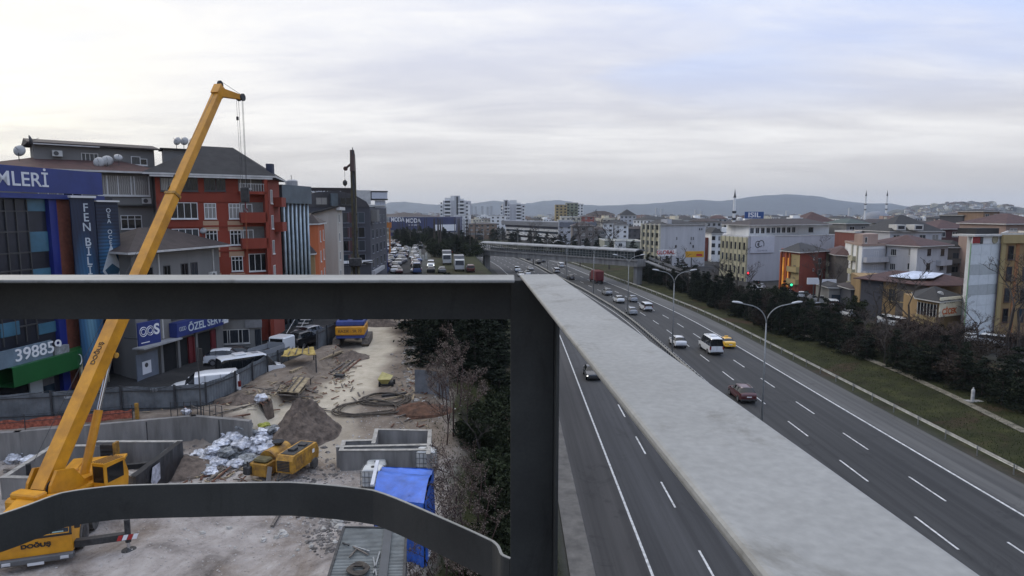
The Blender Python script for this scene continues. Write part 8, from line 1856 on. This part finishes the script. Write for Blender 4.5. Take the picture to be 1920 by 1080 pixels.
def conifer_mesh(seed, H, Rr, n, m, size=.22, power=.8, base=.08):
    g = np.random.default_rng(seed); nb = 70
    bz = H * (base + (1 - base) * g.uniform(0, 1, nb) ** 1.1); ang = g.uniform(0, 2 * np.pi, nb); L_ = Rr * (1 - bz / H) ** power * g.uniform(.65, 1.15, nb) + .15
    k = g.integers(0, nb, n); t = g.uniform(0.1, 1, n) ** .6
    P = np.stack([np.cos(ang[k]) * L_[k] * t, np.sin(ang[k]) * L_[k] * t, bz[k] - .12 * L_[k] * t + .1 * H / 10], 1) + g.normal(size=(n, 3)) * (.10 + .10 * L_[k] * t)[:, None] * np.array([1, 1, .55])
    Dn = np.stack([np.cos(ang[k]), np.sin(ang[k]), -.1 + 0 * t], 1); return quads(P, Dn, size, g, 'crown', m, .4)
def bush_mesh(seed, H, Rr, n, m, size=.16, nb=26):
    g = np.random.default_rng(seed); c = g.normal(size=(nb, 3)); c /= np.linalg.norm(c, axis=1)[:, None]; c *= g.uniform(.35, .95, nb)[:, None]; c[:, 2] = c[:, 2] * .5 + .5
    c *= np.array([Rr, Rr, H]); k = g.integers(0, nb, n); rr = g.uniform(.18, .42, nb) * Rr
    d = g.normal(size=(n, 3)); d /= np.linalg.norm(d, axis=1)[:, None]; P = c[k] + d * (rr[k] * g.uniform(.5, 1.1, n))[:, None]; P[:, 2] = np.maximum(P[:, 2], .05)
    return quads(P, d, size, g, 'crown', m)
def bare_mesh(seed, H, spread, lv=5, r0=.14, m=None, twig=.012, upb=.35, trunkf=.22, name='branches'):
    rg = random.Random(seed); segs = []
    def grow(p, d, L_, r, l):
        q = p; nseg = 3 if l > 2 else 2
        for i in range(nseg):
            d = (d + Vector((rg.uniform(-.16, .16), rg.uniform(-.16, .16), rg.uniform(-.05, .14)))).normalized(); q2 = q + d * L_ / nseg; segs.append((q, q2, r * (1 - .25 * i / nseg), r * (1 - .25 * (i + 1) / nseg))); q = q2
            if l > 0 and (i > 0 or l < lv):
                for _ in range(1 if l > 2 else 2):
                    a = rg.uniform(0, 6.28); side = Vector((math.cos(a), math.sin(a), 0)); nd = (d * rg.uniform(.5, 1) + side * spread + Vector((0, 0, upb * rg.uniform(.2, 1)))).normalized(); grow(q, nd, L_ * rg.uniform(.5, .72), max(twig, r * .55), l - 1)
    grow(Vector((0, 0, 0)), Vector((0, 0, 1)), H * .55, r0, lv); mb = MB(); tips = []
    for a, b, r1, r2 in segs:
        n = 3 if r1 < .04 else 5; mb.tube([a, b], max(r1, twig), n, 0, max(r2, twig)); tips.append(b)
    return mb.mesh(name, [m or TWIG]), tips
def trunk_mesh(H, r): return MB().tube([(0, 0, -.3), (.03, .02, H * .4), (0, 0, H * .85)], r, 7, 0, r * .3).mesh('trunk', [BARK])
def tree(name, label, cat, crown, trunk, pos, rz, sc, group=None, cn='crown'):
    t = bpy.data.objects.new(name, None); C.objects.link(t); t.location = pos; t.rotation_euler.z = rz; t.scale = (sc[0], sc[0], sc[1]) if isinstance(sc, tuple) else (sc,) * 3; tag(t, label, cat, group); ORI[t] = Vector()
    for nm, me in ((cn, crown), ('trunk', trunk)):
        if me is None: continue
        o = bpy.data.objects.new(nm, me); C.objects.link(o); par(o, t)
    return t
rt = random.Random(3)
CON = [conifer_mesh(i, 9, 2.3, 5200, LF1, .20) for i in range(4)]; CONT = trunk_mesh(9, .16)
COL = [conifer_mesh(20 + i, 7, 1.35, 3600, LF1, .16, .45, .02) for i in range(3)]
BU = [bush_mesh(40 + i, 3.2, 1.8, 2600, LF2, .15) for i in range(3)]; BUT = trunk_mesh(2.4, .07)
BUD = [bush_mesh(50 + i, 3.0, 1.9, 1500, LF3, .11) for i in range(2)]
BARE = [bare_mesh(i, 9, .85, 5, .15, twig=.016)[0] for i in range(4)]
SHR = []
for i in range(3):
    me, tips = bare_mesh(70 + i, 3.6, .9, 4, .05, TWIGR, .011, .5); g = np.random.default_rng(i); P = np.array([tuple(t_) for t_ in tips]); P = np.repeat(P, 3, 0) + g.normal(size=(len(P) * 3, 3)) * .07
    SHR.append((me, quads(P, P * 0, .045, g, 'buds', LFB)))
# dark conifers in the hedge on the right bank
hedge = [(1200, 520), (1240, 536), (1285, 552), (1330, 570), (1380, 590), (1430, 612), (1475, 632), (1530, 640), (1590, 660), (1650, 683), (1720, 705), (1800, 730), (1880, 760), (1960, 795)]
def along(pts, step):
    W_ = [T(u, v) for u, v in pts]; out = []
    for a, b in zip(W_, W_[1:]):
        L_ = (b - a).length; n = max(1, int(L_ / step)); out += [a.lerp(b, i / n) for i in range(n)]
    return out
HL = along(hedge, 2.1)
COLT = trunk_mesh(7, .1)
HP = []
for i, p in enumerate(HL):
    for row in range(3 if p.y > 95 else 2):
        q = p + Vector((row * 2.6 + rt.uniform(-.6, .9), rt.uniform(-.8, .8), 0)); q.z = hz(q.x, q.y) - .1
        place = 'beyond the footbridge ramp' if p.y > 150 else ('opposite the white minibus' if p.y > 105 else ('opposite the nearest lamp' if p.y > 82 else 'behind the white marker post'))
        rw = ('front', 'second', 'third')[row]; hs = (.74 if p.y < 100 else .90) * (1 if row else .92)
        kind = rt.random()
        if kind < .28 or (row == 0 and kind < .8): tree('conifer', 'dark columnar conifer in the %s row of the hedge %s' % (rw, place), 'conifer', COL[rt.randrange(3)], COLT, q, rt.uniform(0, 6.3), (rt.uniform(.8, 1.15), hs * rt.uniform(.75, 1.15)), 'conifers in the right hedge')
        elif kind < .86: tree('bush', 'dull brown bush in the %s row of the hedge %s' % (rw, place), 'bush', BUD[rt.randrange(2)], BUT, q, rt.uniform(0, 6.3), rt.uniform(.9, 1.4), 'brown bushes in the right hedge')
        else: tree('bare_tree', 'leafless tree rising from the %s row of the hedge %s' % (rw, place), 'tree', BARE[rt.randrange(4)], None, q, rt.uniform(0, 6.3), rt.uniform(.5, .75), 'bare trees in the right hedge', 'branches')
# scrub behind the hedge
for i in range(46):
    u = rt.uniform(1640, 1940); v = lerp(640, 668, (u - 1640) / 300) + rt.uniform(-22, 22); p = T(u, v)
    tree('bush', 'brown twiggy bush in the scrub below the ochre buildings', 'bush', BUD[i % 2], BUT, p, rt.uniform(0, 6), rt.uniform(.7, 1.15), 'brown scrub behind the hedge') if i % 3 else tree('shrub', 'pale budding shrub in the scrub below the ochre buildings', 'shrub', SHR[i % 3][1], SHR[i % 3][0], p, rt.uniform(0, 6), rt.uniform(.9, 1.3), 'budding shrubs behind the hedge', 'buds')
for i in range(26):
    u = rt.uniform(1360, 1640); v = lerp(560, 616, (u - 1360) / 280) + rt.uniform(-16, 12); p = T(u, v)
    tree('bush', 'dark bush on the slope behind the hedge near the junction', 'bush', (BU + BUD)[i % 5], BUT, p, rt.uniform(0, 6), rt.uniform(.7, 1.25), 'dark bushes near the junction')
for u, v, s, lb in ((1532, 572, 1.35, 'tall bare tree in front of the brick red block'), (1555, 566, 1.0, 'smaller bare tree right of the tall one by the brick red block'), (1380, 560, 1.1, 'bare tree in front of the straw window facade'), (1408, 566, .9, 'bare tree before the blank wall corner'), (1666, 632, 1.05, 'bare tree in front of the workshop with the sheet roof'), (1700, 640, 1.15, 'bare tree right of centre before the workshop'), (1640, 628, .9, 'bare tree left of the workshop'), (1888, 662, 1.35, 'tall bare tree in front of the ochre block'), (1912, 668, 1.25, 'bare tree at the right frame edge'), (1785, 590, .8, 'bare tree behind the veranda house'), (1835, 650, .75, 'low bare tree before the panelled tower'),
                    (1000, 498, 1.9, 'bare tree behind the footbridge left of the gabled house'), (1088, 500, 2.0, 'bare tree behind the footbridge by the gabled house'), (1142, 505, 2.0, 'bare tree left of the sage green depot'), (1060, 497, 1.8, 'bare tree behind the middle of the footbridge'), (1350, 560, 1.0, 'bare tree by the yellow sign'), (1296, 545, 1.1, 'bare tree in front of the blank grey office'), (1245, 530, 1.0, 'bare tree near the white shop sign')):
    p = T(u, v); tree('bare_tree', lb, 'tree', BARE[(u + v) % 4], None, p, u, s, None, 'branches')
for i, (u, v) in enumerate(((1325, 566), (1345, 575), (1306, 556), (1280, 545), (1262, 538), (1232, 520), (1216, 512), (1250, 522), (1300, 540), (1360, 562))):
    p = T(u, v); tree('conifer', 'broad dark conifer in the clump right of the footbridge stairs', 'conifer', CON[i % 4], CONT, p, i, (1.0, rt.uniform(.55, .8)), 'conifers right of the footbridge')
# mass of trees between the highway bend and the far city (beyond the bridge)
for i in range(120):
    y = rt.uniform(245, 700); s = rt.uniform(46, 75) if i % 3 else rt.uniform(48, 120); x = s + off(y); u = 960 + 1200 * x / y
    if u < 850 or u > 1235: continue
    b = i % 4 == 0
    tree('bare_tree' if b else 'tree', 'brown leafless tree in the belt beyond the footbridge' if b else 'dark green tree in the belt beyond the footbridge', 'tree', BARE[i % 4] if b else CON[i % 4], None if b else CONT, (x, y, hz(x, y)), i, (1.4, rt.uniform(.7, 1.1)), 'trees in the belt beyond the footbridge', 'branches' if b else 'crown')
# dark trees between the left side road and the highway
for i in range(190):
    y = rt.uniform(200, 520); s = rt.uniform(-26, -2) if y < 250 else rt.uniform(-42, -3); x = s + off(y); u = 960 + 1200 * x / y
    if u < 745 or u > 955: continue
    if y < 205: continue
    if y < 250 and u < 812: continue
    tree('tree', 'dark evergreen tree between the side road traffic and the highway', 'tree', (CON + BU)[i % 7], CONT, (x, y, hz(x, y) - .2), i, (1.25 if i % 7 < 4 else 1.9, rt.uniform(.5, .8) if i % 7 < 4 else 1.6), 'evergreens beside the highway bend')
# big conifers left of the highway, seen under the railing
for i, (u, v, s, h) in enumerate(((800, 648, 1.5, 1.0), (778, 622, 1.5, 1.0), (842, 680, 1.6, 1.1), (880, 660, 1.6, 1.1), (850, 640, 1.6, 1.1), (818, 628, 1.5, 1.0), (905, 690, 1.5, 1.0), (925, 650, 1.5, 1.0), (890, 712, 1.3, .85), (930, 700, 1.4, .8), (868, 706, 1.2, .8), (935, 735, 1.3, .7), (800, 612, 1.5, 1.0), (905, 625, 1.6, 1.0), (870, 612, 1.5, 1.0), (840, 600, 1.5, 1.0), (790, 682, .9, .6), (925, 612, 1.5, .9))):
    p = T(u, v); tree('conifer', 'dark conifer on the left bank, ' + ('beside the pale sheet fence' if u < 815 else ('between fence and russet shrubs' if u < 865 else ('behind the russet shrubs' if u < 895 else 'close to the railing post'))) + (', lower in the picture' if v > 660 else ', just under the top rail'), 'conifer', CON[i % 4], CONT, p - Vector((0, 0, .2)), i * 1.3, (s * .8, h * .72), 'big conifers on the left bank')
for i, (u, v, s) in enumerate(((862, 742, 1.2), (840, 770, 1.0), (850, 800, 1.05), (832, 745, .8), (875, 780, 1.0), (858, 720, 1.0), (838, 815, .9), (825, 730, .8))):
    p = T(u, v + 20); tree('shrub', 'russet twiggy shrub with pale buds at the edge of the building site', 'shrub', SHR[i % 3][1], SHR[i % 3][0], p, i, s * 1.15, 'russet shrubs beside the site', 'buds')
for i, (u, v, s) in enumerate(((850, 985, 1.1), (872, 1010, 1.0), (838, 1040, 1.0), (895, 960, 1.0), (862, 1070, .9), (832, 1090, .8), (905, 1000, .9), (845, 940, .9), (880, 930, .8), (915, 1050, .9), (820, 1140, .9), (860, 1150, .9))):
    p = T(u, v + 25); tree('shrub', 'pale budding shrub beside the blue tarpaulin shed', 'shrub', SHR[i % 3][1], SHR[i % 3][0], p, i * 2, s * .95, 'pale shrubs beside the blue shed', 'buds')
for i, (u, v, s) in enumerate(((920, 800, 1.3), (935, 850, 1.2), (900, 830, 1.1), (930, 920, 1.2), (945, 980, 1.1), (945, 770, 1.2), (915, 880, .9), (940, 1040, 1.0), (930, 1100, 1.0), (900, 1100, .8))):
    p = T(u, v + 20); tree('bush', 'dark evergreen bush left of the railing post, ' + ('above the guard strip' if v < 900 else ('level with the guard strip' if v < 1000 else 'below the guard strip')), 'bush', BU[i % 3], BUT, p, i * 2, s * .8, 'dark bushes on the left bank')
p = T(902, 865); tree('bare_tree', 'small crooked bare tree on the grass left of the railing post', 'tree', BARE[1], None, p, 1, .4, None, 'branches')
# grass blades on the near banks
def grass(name, n, fn, m, label):
    g = random.Random(9); vs = []; fs = []
    for i in range(n):
        x, y = fn(g); z = hz(x, y) - .01; a = g.uniform(0, 3.14); h = g.uniform(.06, .2); w_ = .03
        c, s = math.cos(a) * w_, math.sin(a) * w_; k = len(vs); vs += [(x - c, y - s, z), (x + c, y + s, z), (x + g.uniform(-.06, .06), y + g.uniform(-.06, .06), z + h)]; fs.append((k, k + 1, k + 2))
    me = bpy.data.meshes.new(name); me.from_pydata(vs, [], fs); me.materials.append(m); o = bpy.data.objects.new(name, me); C.objects.link(o); tag(o, kind='stuff')
GR = leafm('grass_blade', (.034, .046, .014), (.020, .028, .009), 0)
grass('grass', 26000, lambda g: (g.uniform(41, 60), 44 + 70 * g.random() ** 1.4), GR, '')
grass('grass', 9000, lambda g: (g.uniform(-6, 2.8), 24 + 50 * g.random() ** 1.3), GR, '')
# ================================================================== THE AIR
def haze():
    mb = MB(); mb.box((-7500, -60, -6), (7500, 9500, 262)); o = mb.build('haze', [], None, kind='stuff')
    m = bpy.data.materials.new('haze'); m.use_nodes = True; t = m.node_tree; t.nodes.clear()
    v = t.nodes.new('ShaderNodeVolumePrincipled'); v.inputs['Color'].default_value = (.78, .88, 1, 1); v.inputs['Density'].default_value = .00008; v.inputs['Anisotropy'].default_value = .3
    u = t.nodes.new('ShaderNodeOutputMaterial'); t.links.new(v.outputs[0], u.inputs['Volume']); o.data.materials.append(m)
haze()
